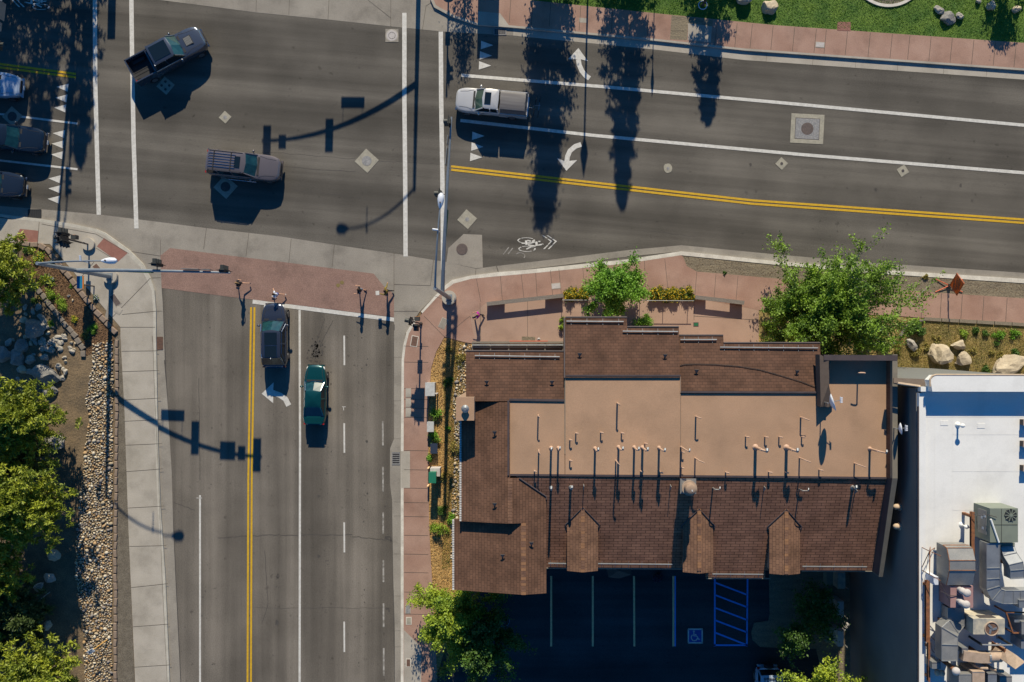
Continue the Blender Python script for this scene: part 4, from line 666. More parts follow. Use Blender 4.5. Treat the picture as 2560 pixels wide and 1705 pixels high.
g.tube([(x0, prof[0][0], prof[0][1]), (x1, prof[0][0], prof[0][1])], .04, 5); g.tube([(x0, y, z+.01) for y, z in prof], .025, 5); hp(t, 'seam', g, 'rust')
g = MB(); A, B, C, D = W(2324, 1378, 12.0), W(2352, 1390, 12.6), W(2324, 1436, 12.0), W(2352, 1452, 12.4)
for a, b in ((A, (A.x, A.y, zr_)), (C, (C.x, C.y, zr_)), (A, C), (A, B), (C, D), (A, (C.x, C.y, zr_)), (A, (C.x+.9, C.y+1.4, zr_)), (C, (A.x+.6, A.y, zr_))): g.tube([a, b], .025, 4)
hp(t, 'support_frame', g, 'rust')
t = hthing('pink_plenum', 'pinkish metal plenum box with two round capped vents', 'air duct', 2404, 1490); hp(t, 'box', hbox('', 2376, 2433, 1465, 1519, 12.3), 'pink_metal')
for i, (x, y) in enumerate(((2420, 1484), (2418, 1513))):
    p = W(x, y, 12.9); g = MB(); g.cyl((p.x-.22, p.y+.1, 12.2), .16, .4, 14); g.tube([(p.x-.22, p.y+.1, 12.5), (p.x-.05, p.y, 12.75)], .2, 14); v_ = hp(t, 'vent_stack', g, 'cap_white', True); g = MB(); g.ell((p.x, p.y, 12.78), (.26, .26, .14), 18, 6); obj('cap', g, 'cap_white', v_, True, off=t.location)
def duct(label, pts, w, h, m='galv', seams=True, name='air_duct'):     # rectangular duct through (px, py, z top) points
    P = [W(x, y, z) for x, y, z in pts]; c = sum(P, Vector())/len(P); t = thing(name, label, 'air duct', (c.x, c.y, zr_)); g = MB(); s_ = MB()
    L = []
    for i, p in enumerate(P):
        a = (P[i]-P[i-1]) if i else (P[1]-P[0]); b = (P[i+1]-P[i]) if i < len(P)-1 else a; d = (a.normalized()+b.normalized()).normalized(); n = Vector((d.y, -d.x, 0)).normalized()*w/2/max(.6, math.sqrt((1+a.normalized().dot(b.normalized()))/2)); L.append((p-n, p+n))
    vs = []
    for a, b in L: vs += [a, b, b-Vector((0, 0, h)), a-Vector((0, 0, h))]
    fs = [(4*i+k, 4*i+(k+1) % 4, 4*i+4+(k+1) % 4, 4*i+4+k) for i in range(len(L)-1) for k in range(4)]+[(0, 1, 2, 3), tuple(4*(len(L)-1)+k for k in (3, 2, 1, 0))]; g.add(vs, fs); obj('duct_body', g, m, t, off=t.location)
    if seams:
        for i, (a, b) in enumerate(L): s_.tube([a+Vector((0, 0, .015)), b+Vector((0, 0, .015))], .03, 4)
        for k in (0, 1): s_.tube([l[k]+Vector((0, 0, .01)) for l in L], .02, 4)
        obj('flange', s_, 'galv', t, off=t.location)
    g = MB(); p = P[len(P)//2]; g.box((p.x-c.x, p.y-c.y, (p.z-h-zr_)/2), (.08, w*.9, max(.05, p.z-h-zr_))); obj('stand', g, 'rust', t); return t
duct('long straight galvanised duct running down to a curved elbow', [(2483, 1358, 12.6), (2483, 1420, 12.6), (2483, 1447, 12.55), (2483, 1470, 12.5), (2492, 1487, 12.45), (2510, 1493, 12.45), (2534, 1493, 12.45), (2552, 1493, 12.45), (2590, 1493, 12.45)], .82, .8)
duct('upper right galvanised duct stepping down from the green unit', [(2519, 1366, 12.2), (2525, 1385, 12.4), (2540, 1408, 12.7), (2543, 1425, 12.75), (2543, 1446, 12.7)], .85, .7)
duct('lower left duct dropping from the pink plenum with a stepped elbow', [(2390, 1520, 11.8), (2390, 1556, 11.8), (2385, 1567, 12.0), (2374, 1580, 12.3), (2374, 1612, 12.4), (2374, 1652, 12.4)], 1.0, .8, 'galv_dark')
duct('tan painted duct with a twisted middle section', [(2409, 1640, 12.3), (2430, 1643, 12.3), (2454, 1646, 12.3), (2474, 1646, 12.2), (2478, 1646, 12.2)], .62, .5, 'tan_metal', False)
p0, p1 = W(2474, 1646, 12.2), W(2507, 1645, 12.2); t = thing('round_duct', 'short round tan duct joined to the twisted duct', 'air duct', (p0.x, p0.y, zr_)); g = MB(); g.tube([p0-Vector((0, 0, .3)), p1-Vector((0, 0, .3))], .36, 20); obj('duct_body', g, 'tan_metal', t, True, off=t.location); g = MB(); g.tube([p0-Vector((0, 0, .3)), p0+Vector((.12, 0, -.3))], .375, 20); obj('band', g, 'galv', t, off=t.location)
t = duct('tall slanting tan exhaust duct with an open square end at the lower right', [(2502, 1630, 12.0), (2530, 1648, 13.0), (2551, 1664, 13.7)], .75, .7, 'tan_metal', False)
q = W(2549, 1664, 13.74); g = MB(); g.box((q.x-t.location.x, q.y-t.location.y, q.z), (.5, .45, .02), R(-38)); obj('opening', g, 'black_metal', t)
t = hthing('evaporative_cooler', 'weathered cream cooler box with a round fan hole and a top vent', 'air conditioner', 2470, 1560); hp(t, 'casing', hbox('', 2433, 2512, 1547, 1586, 12.6), 'hvac_cream')
p = W(2479, 1572, 12.62); g = MB(); g.tube([(p.x+.42*math.cos(k*.262), p.y+.42*math.sin(k*.262), 12.62) for k in range(25)], .04, 6); fo = hp(t, 'fan_ring', g, 'tan_metal', True); g = MB(); g.cyl((p.x, p.y, 12.58), .4, .03, 24); obj('fan_opening', g, 'rust_iron', fo, off=t.location); g = MB(); [g.box((p.x+.18*math.cos(a), p.y+.18*math.sin(a), 12.63), (.3, .13, .02), a+.3) for a in (0, 2.1, 4.2)]; obj('fan_blade', g, 'galv', fo, off=t.location)
q0 = W(2433, 1547, 12.6); g = MB(); g.box((q0.x+1.0, q0.y+.01, 12.2), (1.0, .04, .5)); hp(t, 'side_grille', g, 'iron')
for i, (x0_, x1_, y0_, y1_, zt, lb, m) in enumerate(((2397, 2429, 1685, 1730, 12.3, 'grey topped metal box at the bottom edge of the white roof', 'galv_dark'), (2431, 2462, 1679, 1730, 12.35, 'tan grey metal box beside the grey topped box', 'tan_metal'), (2554, 2600, 1554, 1586, 12.3, 'blue grey duct box at the right edge beside the cream cooler', 'galv_dark'))):
    t = hthing('duct_box', lb, 'air duct', (x0_+x1_)/2, y0_); hp(t, 'casing', hbox('', x0_, x1_, y0_, y1_, zt), m); g = hbox('', x0_+1, x1_-1, y0_+1.5, y0_+2.5, zt+.015, zt-.05); hp(t, 'seam', g, 'galv')
p = W(2391, 1679, 12.4); q = W(2372, 1662, 12.0); t = thing('ball_vent', 'white ball capped vent on a rusty slanting pipe', 'vent pipe', (p.x, p.y, zr_)); g = MB(); g.tube([(q.x, q.y, zr_+.1), (q.x, q.y, q.z), (p.x, p.y, 12.25)], .14, 12); obj('pipe', g, 'rust', t, True, off=t.location); g = MB(); g.ell((p.x, p.y, 12.35), (.26, .26, .2), 18, 10); obj('ball_cap', g, 'cap_white', t, True, off=t.location)
p = W(2352, 1684, 11.6); t = thing('double_ball_vent', 'cream double bulb vent near the roof edge at the bottom', 'vent pipe', (p.x, p.y, zr_)); g = MB(); g.cyl((0, 0, 0), .12, .5, 12); obj('pipe', g, 'cap_white', t); g = MB(); g.ell((-.14, 0, .55), (.17, .22, .16), 14, 8); g.ell((.14, -.02, .6), (.19, .2, .17), 14, 8); obj('cap', g, 'cream_trim', t, True)
def bm_(label, x, ya, yb, z=11.35, w=.2):
    a, b = W(x, ya, z), W(x+(2 if yb > 1500 else 1), yb, z); t = thing('steel_beam', label, 'steel beam', (a.x, a.y, zr_)); c = (a+b)/2; g = MB(); L = abs(a.y-b.y)
    for dz, hh, ww in ((0, .03, w), (-.2, .03, w), (-.1, .2, .03)): g.box((c.x, c.y, z+dz), (ww, L, hh))
    obj('i_beam', g, 'rust', t, off=t.location); g = MB()
    for yy in (a.y-.3, b.y+.3): g.box((c.x, yy, (z-.22+zr_)/2), (w, .15, z-.22-zr_))
    obj('foot', g, 'rust', t, off=t.location)
bm_('rusty red beam beside the large duct and green unit', 2432, 1280, 1402, 12.0); bm_('long rusty beam standing near the left roof edge', 2319, 1452, 1606, 11.5, .24); bm_('thin rusty beam continuing at the bottom of the roof edge', 2322, 1606, 1705, 11.5, .12)
t = hthing('pipe_rack', 'black horizontal pipe rack below the cream cooler', 'pipe rack', 2490, 1612); g = MB(); a, b = W(2455, 1612, 12.3), W(2530, 1613, 12.3); g.tube([a, b], .05, 8); hp(t, 'rail', g, 'galv'); g = MB(); [g.tube([c_, (c_.x, c_.y, zr_)], .08, 8) for c_ in (a, b)]; hp(t, 'post', g, 'black_metal')
t = hthing('equipment_stand', 'rusty framed equipment stand at the right roof edge', 'equipment stand', 2540, 1550); g = MB(); A_, B_, C_, D_ = W(2515, 1530, 12.1), W(2575, 1532, 12.1), W(2532, 1582, 12.0), W(2590, 1584, 12.0)
for a, b in ((A_, B_), (A_, C_), (C_, D_), (C_, (C_.x, C_.y, zr_)), (A_, (A_.x, A_.y, zr_))): g.tube([a, b], .06, 4)
hp(t, 'frame', g, 'rust'); hp(t, 'tray', hbox('', 2536, 2590, 1549, 1556, 12.12, 12.0), 'galv')
t = hthing('cable_bundle', 'loose cables and conduits along the left side of the ducts', 'cables', 2330, 1590); g = MB()
for pts in ([(2326, 1590, 11.4), (2336, 1600, 11.2), (2345, 1603, 11.2), (2342, 1594, 11.6)], [(2327, 1606, 11.4), (2330, 1625, 11.1), (2336, 1632, 11.0)], [(2490, 1580, 12.3), (2492, 1596, 11.2), (2500, 1590, 11.4), (2510, 1600, 11.0)], [(2353, 1478, 12.4), (2372, 1489, 12.4), (2400, 1490, 12.3), (2420, 1490, 12.2)], [(2346, 1450, 12.5), (2386, 1524, 12.2)], [(2434, 1286, 12.2), (2450, 1288, 12.4), (2470, 1287, 12.75), (2492, 1293, 12.8)], [(2441, 1290, 12.1), (2443, 1322, 12.1), (2450, 1322, 12.1)]): g.tube([W(*q) for q in pts], .022, 5)
hp(t, 'cables', g, 'iron')

for x0_, x1_, y0_, y1_, zt, m, lb in ((2553, 2600, 1600, 1622, 12.0, 'galv', 'bright silver box at the right edge below the equipment stand'), (2405, 2420, 1620, 1634, 12.2, 'galv', 'small bright silver duct fitting left of the tan painted duct'), (2334, 2346, 1442, 1462, 12.0, 'lamp_white', 'small white electrical box beside the large duct frame'), (2330, 2352, 1655, 1672, 11.9, 'galv_dark', 'low grey duct stub beside the cream bulb vent'), (2470, 2492, 1684, 1730, 12.1, 'galv', 'silver box right of the tan grey metal box'), (2500, 2530, 1690, 1730, 11.9, 'galv_dark', 'dark grey low box in the lower right shade'), (2548, 2600, 1500, 1520, 12.6, 'galv', 'silver duct section at the right edge under the elbow')):
    t = hthing('duct_box', lb, 'air duct', (x0_+x1_)/2, (y0_+y1_)/2); hp(t, 'casing', hbox('', x0_, x1_, y0_, y1_, zt), m); g = hbox('', x0_, x1_, y0_+2, y0_+3, zt+.015, zt-.04); hp(t, 'seam', g, 'iron')
for i, (x, y, z_) in enumerate(((2362, 1640, 12.0), (2440, 1665, 12.0), (2480, 1672, 11.8))):
    t = hthing('pipe_elbow', 'tan pipe elbow in the lower duct cluster, %s from the left' % ORD[i], 'pipe', x, y); p = W(x, y, z_); g = MB(); g.tube([(p.x, p.y, zr_), (p.x, p.y, z_-.1), (p.x+.3, p.y-.1, z_+.05), (p.x+.7, p.y-.15, z_)], .11, 10); hp(t, 'pipe', g, 'tan_metal', True)
# ---------------------------------------------------------------- vehicles
def local(name, mb, mats, loc, label=None, cat=None, group=None): o = obj(name, mb, mats); o.location = loc; return setp(o, label, cat, group)
def tomesh(o):
    bpy.context.view_layer.update(); me = bpy.data.meshes.new_from_object(o); par, ml, nm = o.parent, o.matrix_local.copy(), o.name; cu = o.data
    bpy.data.objects.remove(o); q = bpy.data.objects.new('lettering', me); COL.objects.link(q); q.parent = par; q.matrix_local = ml; bpy.data.curves.remove(cu); return q
def loft(secs):                                   # sections: list of (x, [(y,z)...]) open left-to-right profile over the top
    g = MB(); n = len(secs[0][1]); vs = []
    for x, pr in secs: vs += [(x, y, z) for y, z in pr]
    fs = [(i*n+k, i*n+k+1, (i+1)*n+k+1, (i+1)*n+k) for i in range(len(secs)-1) for k in range(n-1)]
    fs += [tuple(range(n)), tuple((len(secs)-1)*n+k for k in range(n-1, -1, -1))]+[tuple(i*n for i in range(len(secs)))[::-1], tuple(i*n+n-1 for i in range(len(secs)))]
    return g.add(vs, fs)
def vehicle(name, label, cat, pos, hd, L, Wd, Ht, col, belt, hoodz, cab, rw=.74, glass='glass_dark', wind='glass_teal', bed=None, tailz=None, roofx=0, nose=.42, parts=()):
    # cab = (windscreen base, roof front, roof rear, rear glass base) as distances from the front bumper
    t = thing(name, label, cat, (pos[0], pos[1], 0), hd); w = Wd/2; fr = L/2; paint_ = 'car_'+col
    end = L if not bed else bed[0]
    xs = [0, .04, .12, .25, .45, .8, cab[0]*.7, cab[0]-.05, cab[0]+.1, (cab[1]+cab[2])/2, cab[2], cab[3]-.1, cab[3]+.12]+([] if bed else [L-.85, L-.55, L-.28, L-.12, L-.03, L])
    xs = sorted(set(x for x in xs+[.6, 1.0, 1.25] if x <= end+.001)); 
    if bed and xs[-1] < end: xs.append(end)
    secs = []
    for x in xs:
        e = min(1, x/(1.6 if Ht < 1.75 else .95)) if x < L/2 else (1 if bed else min(1, (L-x)/(.8 if Ht < 1.75 else .5))); e = max(0, e); ww = w*(1-nose*(1-math.sqrt(max(0, 1-(1-e)**2)))*1.0) if x < L/2 else w*(1-.34*(1-math.sqrt(max(0, 1-(1-e)**2))))
        if x < cab[0]: u = x/cab[0]; zt = hoodz[0]+(hoodz[1]-hoodz[0])*min(1, u*1.25)**.6
        elif x > cab[3]: zt = (tailz or belt)
        else: zt = belt
        if x < .1: zt *= .93
        if not bed and x > L-.1: zt *= .95
        zb = .3 if .2 < x < L-.2 else .42; zm = min(zt-.12, .72)
        P = [(.84, zb), (.97, zb+.14), (1.0, zm), (.985, zt-.11), (.93, zt-.03), (.78, zt+.012), (.5, zt+.03), (0, zt+.045)]
        secs.append((fr-x, [(-a*ww, z_) for a, z_ in P]+[(a*ww, z_) for a, z_ in P[-2::-1]]))
    body = obj('body', loft(secs), paint_, t, True)
    def X(d): return fr-d
    # greenhouse
    bw, tw = w*.90, w*rw; zr, zb = Ht, belt+.0; c0, c1, c2, c3 = cab
    lo = [(X(c0), 0, bw*.98), (X(c0+.16), bw*.6, 0)]; g = MB()
    def outline(xf, xb, hw, rf, rb, bow):
        pts = []
        for s in (1, -1):
            seq = [(xf-bow, hw-rf*.35), (xf-bow-rf*.6, hw), (xb+rb*.6, hw), (xb, hw-rb*.5)]
            pts += [(x_, s*y_) for x_, y_ in (seq if s == 1 else seq[::-1])]
        return pts
    lo = outline(X(c0), X(c3), bw, .22, .2, .12); hi = outline(X(c1), X(c2), tw, .22, .18, .06)
    # windscreen centre bulge points
    lo = [(X(c0)+.02, 0)]+lo[:4]+[(X(c3)-.04, 0)]+lo[4:]; hi = [(X(c1)+.03, 0)]+hi[:4]+[(X(c2)-.02, 0)]+hi[4:]
    n = len(lo); V = [(x_, y_, zb+.0) for x_, y_ in lo]+[(x_, y_, zr-.05) for x_, y_ in hi]
    side = MB(); wsg = MB(); rg = MB()
    for k in range(n):
        q = (k, (k+1) % n, n+(k+1) % n, n+k); tgt = wsg if k in (0, 9) else (rg if k in (4, 5) else side); tgt.add([V[i] for i in q], [(0, 1, 2, 3)])
    obj('windscreen', wsg, wind, t); obj('rear_window', rg, glass, t); obj('side_windows', side, glass, t)
    g = MB(); rp = [(x_, y_, zr-.05) for x_, y_ in hi]; mid = [(x_*1.0+(X((c1+c2)/2)-x_)*.12, y_*.82, zr) for x_, y_ in hi]; top = [(X((c1+c2)/2), 0, zr+.02)]
    dn = [(x_*1.0-(X((c1+c2)/2)-x_)*.012, y_*1.02, zr-.09) for x_, y_ in hi]
    g.add(dn+rp+mid+top, [(k, (k+1) % n, n+(k+1) % n, n+k) for k in range(n)]+[(n+k, n+(k+1) % n, 2*n+(k+1) % n, 2*n+k) for k in range(n)]+[(2*n+k, 2*n+(k+1) % n, 3*n) for k in range(n)]); roof = obj('roof', g, paint_, t, True)
    pil = lambda p, r: obj('pillar', MB().tube(p, r, 6), paint_, t, True)
    for s in (1, -1):
        pil([(X(c0)-.1, s*bw*.96, zb), (X(c1)-.05, s*tw*.98, zr-.06)], .045); pil([(X(c3)+.05, s*bw*.95, zb), (X(c2)+.03, s*tw*.97, zr-.06)], .07)
        for xx in ([(c1+c2)/2] if c2-c1 < 2.3 else [c1+(c2-c1)*.36, c1+(c2-c1)*.74]): pil([(X(xx), s*bw*1.0, zb), (X(xx), s*tw*1.01, zr-.06)], .05)
    r = .37 if Ht > 1.6 else .32; wx = (.9 if L > 5 else .82, L-(1.15 if L > 5 else .9))
    for a in wx:
        for s in (1, -1):
            g = MB(); g.tube([(X(a), s*(w-.24), r), (X(a), s*(w-.01), r)], r, 20); wl_ = obj('wheel', g, 'rubber', t, True); g = MB(); g.tube([(X(a), s*(w-.03), r), (X(a), s*(w+.002), r)], r*.62, 16); obj('rim', g, 'rim', wl_, True)
    for s in (1, -1):
        g = MB(); g.ell((X(.3), s*w*.64, hoodz[0]-.07), (.2, .17, .09), 10, 6); obj('headlight', g, 'headlamp', t, True)
        g = MB(); g.box((X(L)+.06, s*w*.80, (tailz or belt)-.2), (.1, .16, .26)); obj('tail_light', g, 'tail_red', t)
        g = MB(); g.ell((X(c0+.42), s*(w+.11), belt+.06), (.09, .13, .09), 10, 6); g.tube([(X(c0+.4), s*w*.9, belt+.03), (X(c0+.4), s*(w+.06), belt+.03)], .025, 5); obj('wing_mirror', g, paint_, t, True)
    g = MB(); g.box((X(-.01), 0, hoodz[0]-.22), (.06, w*.95, .2)); obj('grille', g, 'plastic_black', t)
    bmp = paint_ if Ht < 1.7 or col in ('brown', 'white') else 'chrome'; obj('bumper', MB().box((X(.02), 0, .48), (.1, w*1.5, .16)), bmp, t); obj('bumper', MB().box((X(L)+.0, 0, .5), (.1, w*1.6, .18)), bmp, t)
    g = MB(); g.box((X(c0)+.05, 0, belt+.025), (.14, bw*1.55, .02)); 
    for s in (-.25, .35): g.tube([(X(c0)+.0, s*w, belt+.06), (X(c0)-.12, s*w+.45*w, belt+.13)], .012, 4)
    obj('cowl', g, 'plastic_black', t)
    g = MB()
    for s in (1, -1): g.strip([(X(.3), s*w*.62), (X(c0*.6), s*w*.66), (X(c0)+.1, s*w*.8)], .022, 0, px=False)
    o = obj('bonnet_seam', MB().add([(x_, y_, hoodz[0]+(hoodz[1]-hoodz[0])*min(1, max(0, (fr-x_)/cab[0]*1.25))**.6+.035) for x_, y_, _ in g.v], g.f), 'plastic_black', t)
    g = MB()
    for s in (1, -1):
        for xx in (c0+.15, (c1+c2)/2+.1) + ((c2-.1,) if not bed else ()): g.tube([(X(xx), s*(w*.955), belt-.06), (X(xx), s*(w+.001), .74), (X(xx), s*(w*.985), .4)], .008, 4)
        g.tube([(X(c0+.6), s*(w+.012), belt-.2), (X(c0+.82), s*(w+.012), belt-.2)], .014, 5)
    obj('door_seams', g, 'plastic_black', t)
    return t, X, body, roof
def rot2(v, a): return Vector((v[0]*math.cos(a)-v[1]*math.sin(a), v[0]*math.sin(a)+v[1]*math.cos(a)))
def bedbox(t, X, L, b0, w, zt, col, floor=.75):
    g = MB(); th = .09
    for s in (1, -1): g.box((X((b0+L)/2), s*(w-th/2-.01), (zt+.45)/2), (L-b0, th, zt-.45)); g.box((X((b0+L)/2), s*(w-.03), .62), (L-b0-.2, .06, .3))
    g.box((X(b0+.05), 0, (zt+.45)/2), (.08, 2*w-.1, zt-.45)); obj('bed_walls', g, col, t)
    g = MB(); g.box((X(L-.04), 0, (zt+.5)/2), (.09, 2*w-.06, zt-.5)); obj('tailgate', g, col, t)
    g = MB(); g.box((X((b0+L)/2), 0, floor), (L-b0-.05, 2*w-.1, .05))
    for k in range(7): g.box((X((b0+L)/2), -w*.75+k*w*.25, floor+.035), (L-b0-.1, .07, .02))
    obj('bed_floor', g, 'plastic_black', t)
    g = MB()
    for s in (1, -1): g.box((X((b0+L)/2), s*(w*.62), floor+.14), (1.0, .22, .2))
    obj('wheel_arch', g, 'plastic_black', t)
# grey turning pickup
p = W(421, 138, .8); t, X, b, rf = vehicle('pickup_truck', 'dark grey pickup with open bed turning across the left side of the junction', 'pickup truck', p, R(28), 6.15, 2.02, 1.95, 'gunmetal', 1.28, (1.08, 1.28), (1.75, 2.35, 4.1, 4.35), bed=(4.35,), rw=.8)
bedbox(t, X, 6.15, 4.35, 1.0, 1.32, 'car_gunmetal'); g = MB(); g.box((X(3.25), 0, 1.975), (1.35, 1.18, .02)); obj('sunroof', g, 'glass_dark', t)
g = MB(); [g.box((X(1.35-k*.09), -.0, 1.325+.0), (.05, .62, .03)) for k in range(6)]; obj('bonnet_vent', g, 'galv_dark', t); g = MB(); g.box((X(1.12), 0, 1.31), (.62, .7, .025)); obj('bonnet_scoop', g, 'plastic_black', t)
# brown SUV
t, X, b, rf = vehicle('large_suv', 'brownish grey long SUV with roof bars crossing the junction', 'suv', (-22.15, 14.35), R(-6.2), 5.65, 2.0, 1.97, 'brown', 1.22, (1.02, 1.2), (1.65, 2.35, 5.25, 5.5), rw=.78)
g = MB()
for s in (1, -1): g.tube([(X(2.6), s*.72, 1.96), (X(2.8), s*.72, 1.985), (X(5.0), s*.72, 1.985), (X(5.15), s*.72, 1.96)], .022, 6)
obj('roof_rail', g, 'plastic_black', t); g = MB(); [g.box((X(4.15), -.5+k*.2, 2.0), (2.1, .03, .02)) for k in range(6)]; obj('roof_strip', g, 'chrome', t)
g = MB(); [g.box((X(xx), 0, 2.025), (.05, 1.44, .03)) for xx in (3.45, 4.75)]; obj('cross_bar', g, 'plastic_black', t); g = MB(); g.box((X(2.95), 0, 2.0), (.42, .85, .02)); obj('sunroof', g, 'glass_dark', t)
g = MB(); [g.tube([(X(1.9), s*1.08, .42), (X(4.1), s*1.08, .42)], .05, 8) for s in (1, -1)]; obj('running_board', g, 'chrome', t)
# silver pickup with dark bed cover and bicycle rack
p = W(1230, 256, .9); t, X, b, rf = vehicle('pickup_truck', 'silver white pickup with dark topper waiting at the right crosswalk', 'pickup truck', p, R(174.6), 5.55, 1.88, 1.8, 'silver', 1.18, (1.0, 1.16), (1.45, 2.1, 3.3, 3.38), bed=(3.38,), rw=.8, wind='glass_green')
bedbox(t, X, 5.55, 3.38, .93, 1.2, 'car_silver'); g = MB(); g.box((X(2.5), 0, 1.82), (.48, .92, .02)); obj('sunroof', g, 'glass_dark', t)
g = MB(); lo = [(X(3.42), .86), (X(5.5), .86), (X(5.5), -.86), (X(3.42), -.86)]; hi = [(X(3.45), .68), (X(5.36), .68), (X(5.36), -.68), (X(3.45), -.68)]
g.add([(x, y, 1.2) for x, y in lo]+[(x, y, 1.74) for x, y in hi]+[(x, y*.7, 1.79) for x, y in hi], [(0, 1, 5, 4), (1, 2, 6, 5), (2, 3, 7, 6), (3, 0, 4, 7), (4, 5, 9, 8), (5, 6, 10, 9), (6, 7, 11, 10), (7, 4, 8, 11), (8, 9, 10, 11)]); obj('topper', g, 'topper', t, True) if 'topper' in M else obj('topper', g, mat('topper', (.11, .10, .10), (.17, .16, .155), rough=.45, sc=1.2, detail=8, stretch=(0, .3, 4)), t, True)
g = MB(); [g.box((X(4.45), s*.7, 1.5), (1.5, .05, .28)) for s in (1, -1)]; obj('topper_window', g, 'glass_dark', t)
g = MB(); g.tube([(X(5.55), 0, .5), (X(5.95), 0, .5), (X(6.05), 0, 1.2)], .035, 6); g.tube([(X(6.05), 0, 1.15), (X(6.5), 0, 1.2)], .03, 6); obj('bicycle_rack', g, 'galv', t)
def wx(t, v): a = t.rotation_euler.z; r2 = rot2(v, a); return Vector((t.location.x+r2.x, t.location.y+r2.y, v[2]))
for i, dx in enumerate((6.1, 6.42)):
    q = wx(t, (X(dx), 0, .95)); bt = thing('bicycle', ['dark bicycle on the rack, nearer the silver pickup', 'dark bicycle on the rack, farther from the silver pickup'][i], 'bicycle', q, t.rotation_euler.z+R(90)+R(4*i-6)); g = MB()
    for s in (-.52, .52):
        g = MB(); g.tube([(s+.33*math.cos(k*.2618), 0, .0+.33*math.sin(k*.2618)) for k in range(25)], .022, 6); wv = obj('bicycle_wheel', g, 'rubber', bt); g = MB(); [g.tube([(s, 0, 0), (s+.32*math.cos(k*.52), 0, .32*math.sin(k*.52))], .004, 3) for k in range(12)]; obj('spokes', g, 'chrome', wv)
    g = MB(); A, B, C, D, E = (-.52, 0, 0), (-.12, 0, 0), (-.22, 0, .48), (.38, 0, .42), (.52, 0, 0)
    for a, b_ in ((A, B), (B, C), (A, C), (C, D), (B, D), (D, E)): g.tube([a, b_], .018, 6)
    obj('bicycle_frame', g, ['glass_teal', 'sign_blue'][i], bt); g = MB(); g.tube([(.36, -.3, .55), (.4, 0, .5), (.36, .3, .55)], .014, 6); obj('handlebar', g, 'black_metal', bt); g = MB(); g.ell((-.25, 0, .58), (.13, .06, .03), 8, 5); obj('saddle', g, 'rubber', bt)
# dark crossover at the stop line
t, X, b, rf = vehicle('dark_crossover', 'dark grey crossover with glass roof stopped at the white stop line', 'suv', (-19.85, 1.28), R(90.5), 4.95, 1.98, 1.66, 'charcoal', 1.02, (.84, 1.02), (1.3, 2.1, 4.2, 4.75), rw=.72, nose=.52)
g = MB(); g.box((X(2.75), 0, 1.675), (.95, .95, .02)); g.box((X(3.72), 0, 1.67), (.85, .95, .02)); obj('glass_roof', g, 'glass_dark', t); g = MB()
for a, bb in (((3.28, -.47), (4.15, -.47)), ((3.28, .47), (4.15, .47)), ((3.28, -.47), (3.28, .47))): g.tube([(X(a[0]), a[1], 1.685), (X(bb[0]), bb[1], 1.685)], .008, 4)
obj('roof_trim', g, 'chrome', t); g = MB(); g.add([(X(4.2), -.02, 1.68), (X(4.35), 0, 1.66), (X(4.2), .02, 1.68), (X(4.33), 0, 1.78)], [(0, 1, 3), (1, 2, 3), (0, 3, 2)]); obj('antenna', g, 'lamp_white', t)
g = MB(); [g.tube([(X(1.6), s*.95, 1.02), (X(2.2), s*.8, 1.5), (X(3.9), s*.78, 1.5), (X(4.5), s*.9, 1.06), (X(1.6), s*.97, 1.03)], .015, 4) for s in (1, -1)]; obj('window_trim', g, 'chrome', t)
# green sedan
t, X, b, rf = vehicle('green_sedan', 'dark teal green sedan behind the crossover in the middle lane', 'car', (-16.72, -3.30), R(88.8), 4.6, 1.76, 1.38, 'green', .92, (.74, .9), (1.25, 1.95, 3.25, 3.95), rw=.70, tailz=.96, nose=.5)
g = MB(); g.box((X(4.42), 0, 1.06), (.16, 1.3, .025)); g.box((X(4.42), .6, 1.0), (.1, .04, .1)); g.box((X(4.42), -.6, 1.0), (.1, .04, .1)); obj('spoiler', g, 'car_green', t)
g = MB(); g.tube([(X(1.28), -.72, .93), (X(1.24), 0, .95), (X(1.28), .72, .93)], .02, 5); g.tube([(X(1.3), .74, .94), (X(1.95), .58, 1.34)], .014, 4); g.tube([(X(1.3), -.74, .94), (X(1.95), -.58, 1.34)], .014, 4); obj('windscreen_trim', g, 'chrome', t)
# vehicles at the left edge
def nose(px, py, hd, L, z=.7): v = W(px, py, z); return (v.x-math.cos(hd)*L/2, v.y-math.sin(hd)*L/2)
t, X, b, rf = vehicle('suv', 'pale silver SUV nose in tree shade at the left edge, uppermost lane', 'suv', nose(54, 218, R(-5), 4.9), R(-5), 4.9, 1.95, 1.72, 'white', 1.1, (.98, 1.1), (1.45, 2.1, 4.2, 4.7)); g = MB(); g.box((X(-.08), 0, .5), (.03, .32, .16)); obj('number_plate', g, 'sign_white', t)
t, X, b, rf = vehicle('pickup_truck', 'dark navy pickup at the left edge in the middle lane', 'pickup truck', nose(114, 355, R(-6), 5.9), R(-6), 5.9, 2.0, 1.88, 'navy', 1.2, (1.02, 1.2), (1.65, 2.3, 4.0, 4.2), bed=(4.2,), rw=.8); bedbox(t, X, 5.9, 4.2, .98, 1.25, 'car_navy'); g = MB(); g.box((X(-.08), 0, .55), (.03, .32, .16)); obj('number_plate', g, 'sign_white', t)
t, X, b, rf = vehicle('dark_suv', 'black SUV with chrome grille bars at the left edge nearest the kerb', 'suv', nose(62, 466, R(-5), 4.9), R(-5), 4.9, 1.98, 1.7, 'black', 1.08, (.95, 1.08), (1.5, 2.1, 4.2, 4.7)); g = MB(); [g.tube([(X(.12+k*.07), -.62, .9+.035*k-.04), (X(.0+k*.07), 0, .92+.035*k-.04), (X(.12+k*.07), .62, .9+.035*k-.04)], .018, 5) for k in range(3)]; obj('chrome_bar', g, 'chrome', t); g = MB(); g.box((X(-.08), 0, .5), (.03, .32, .16)); obj('number_plate', g, 'sign_white', t)
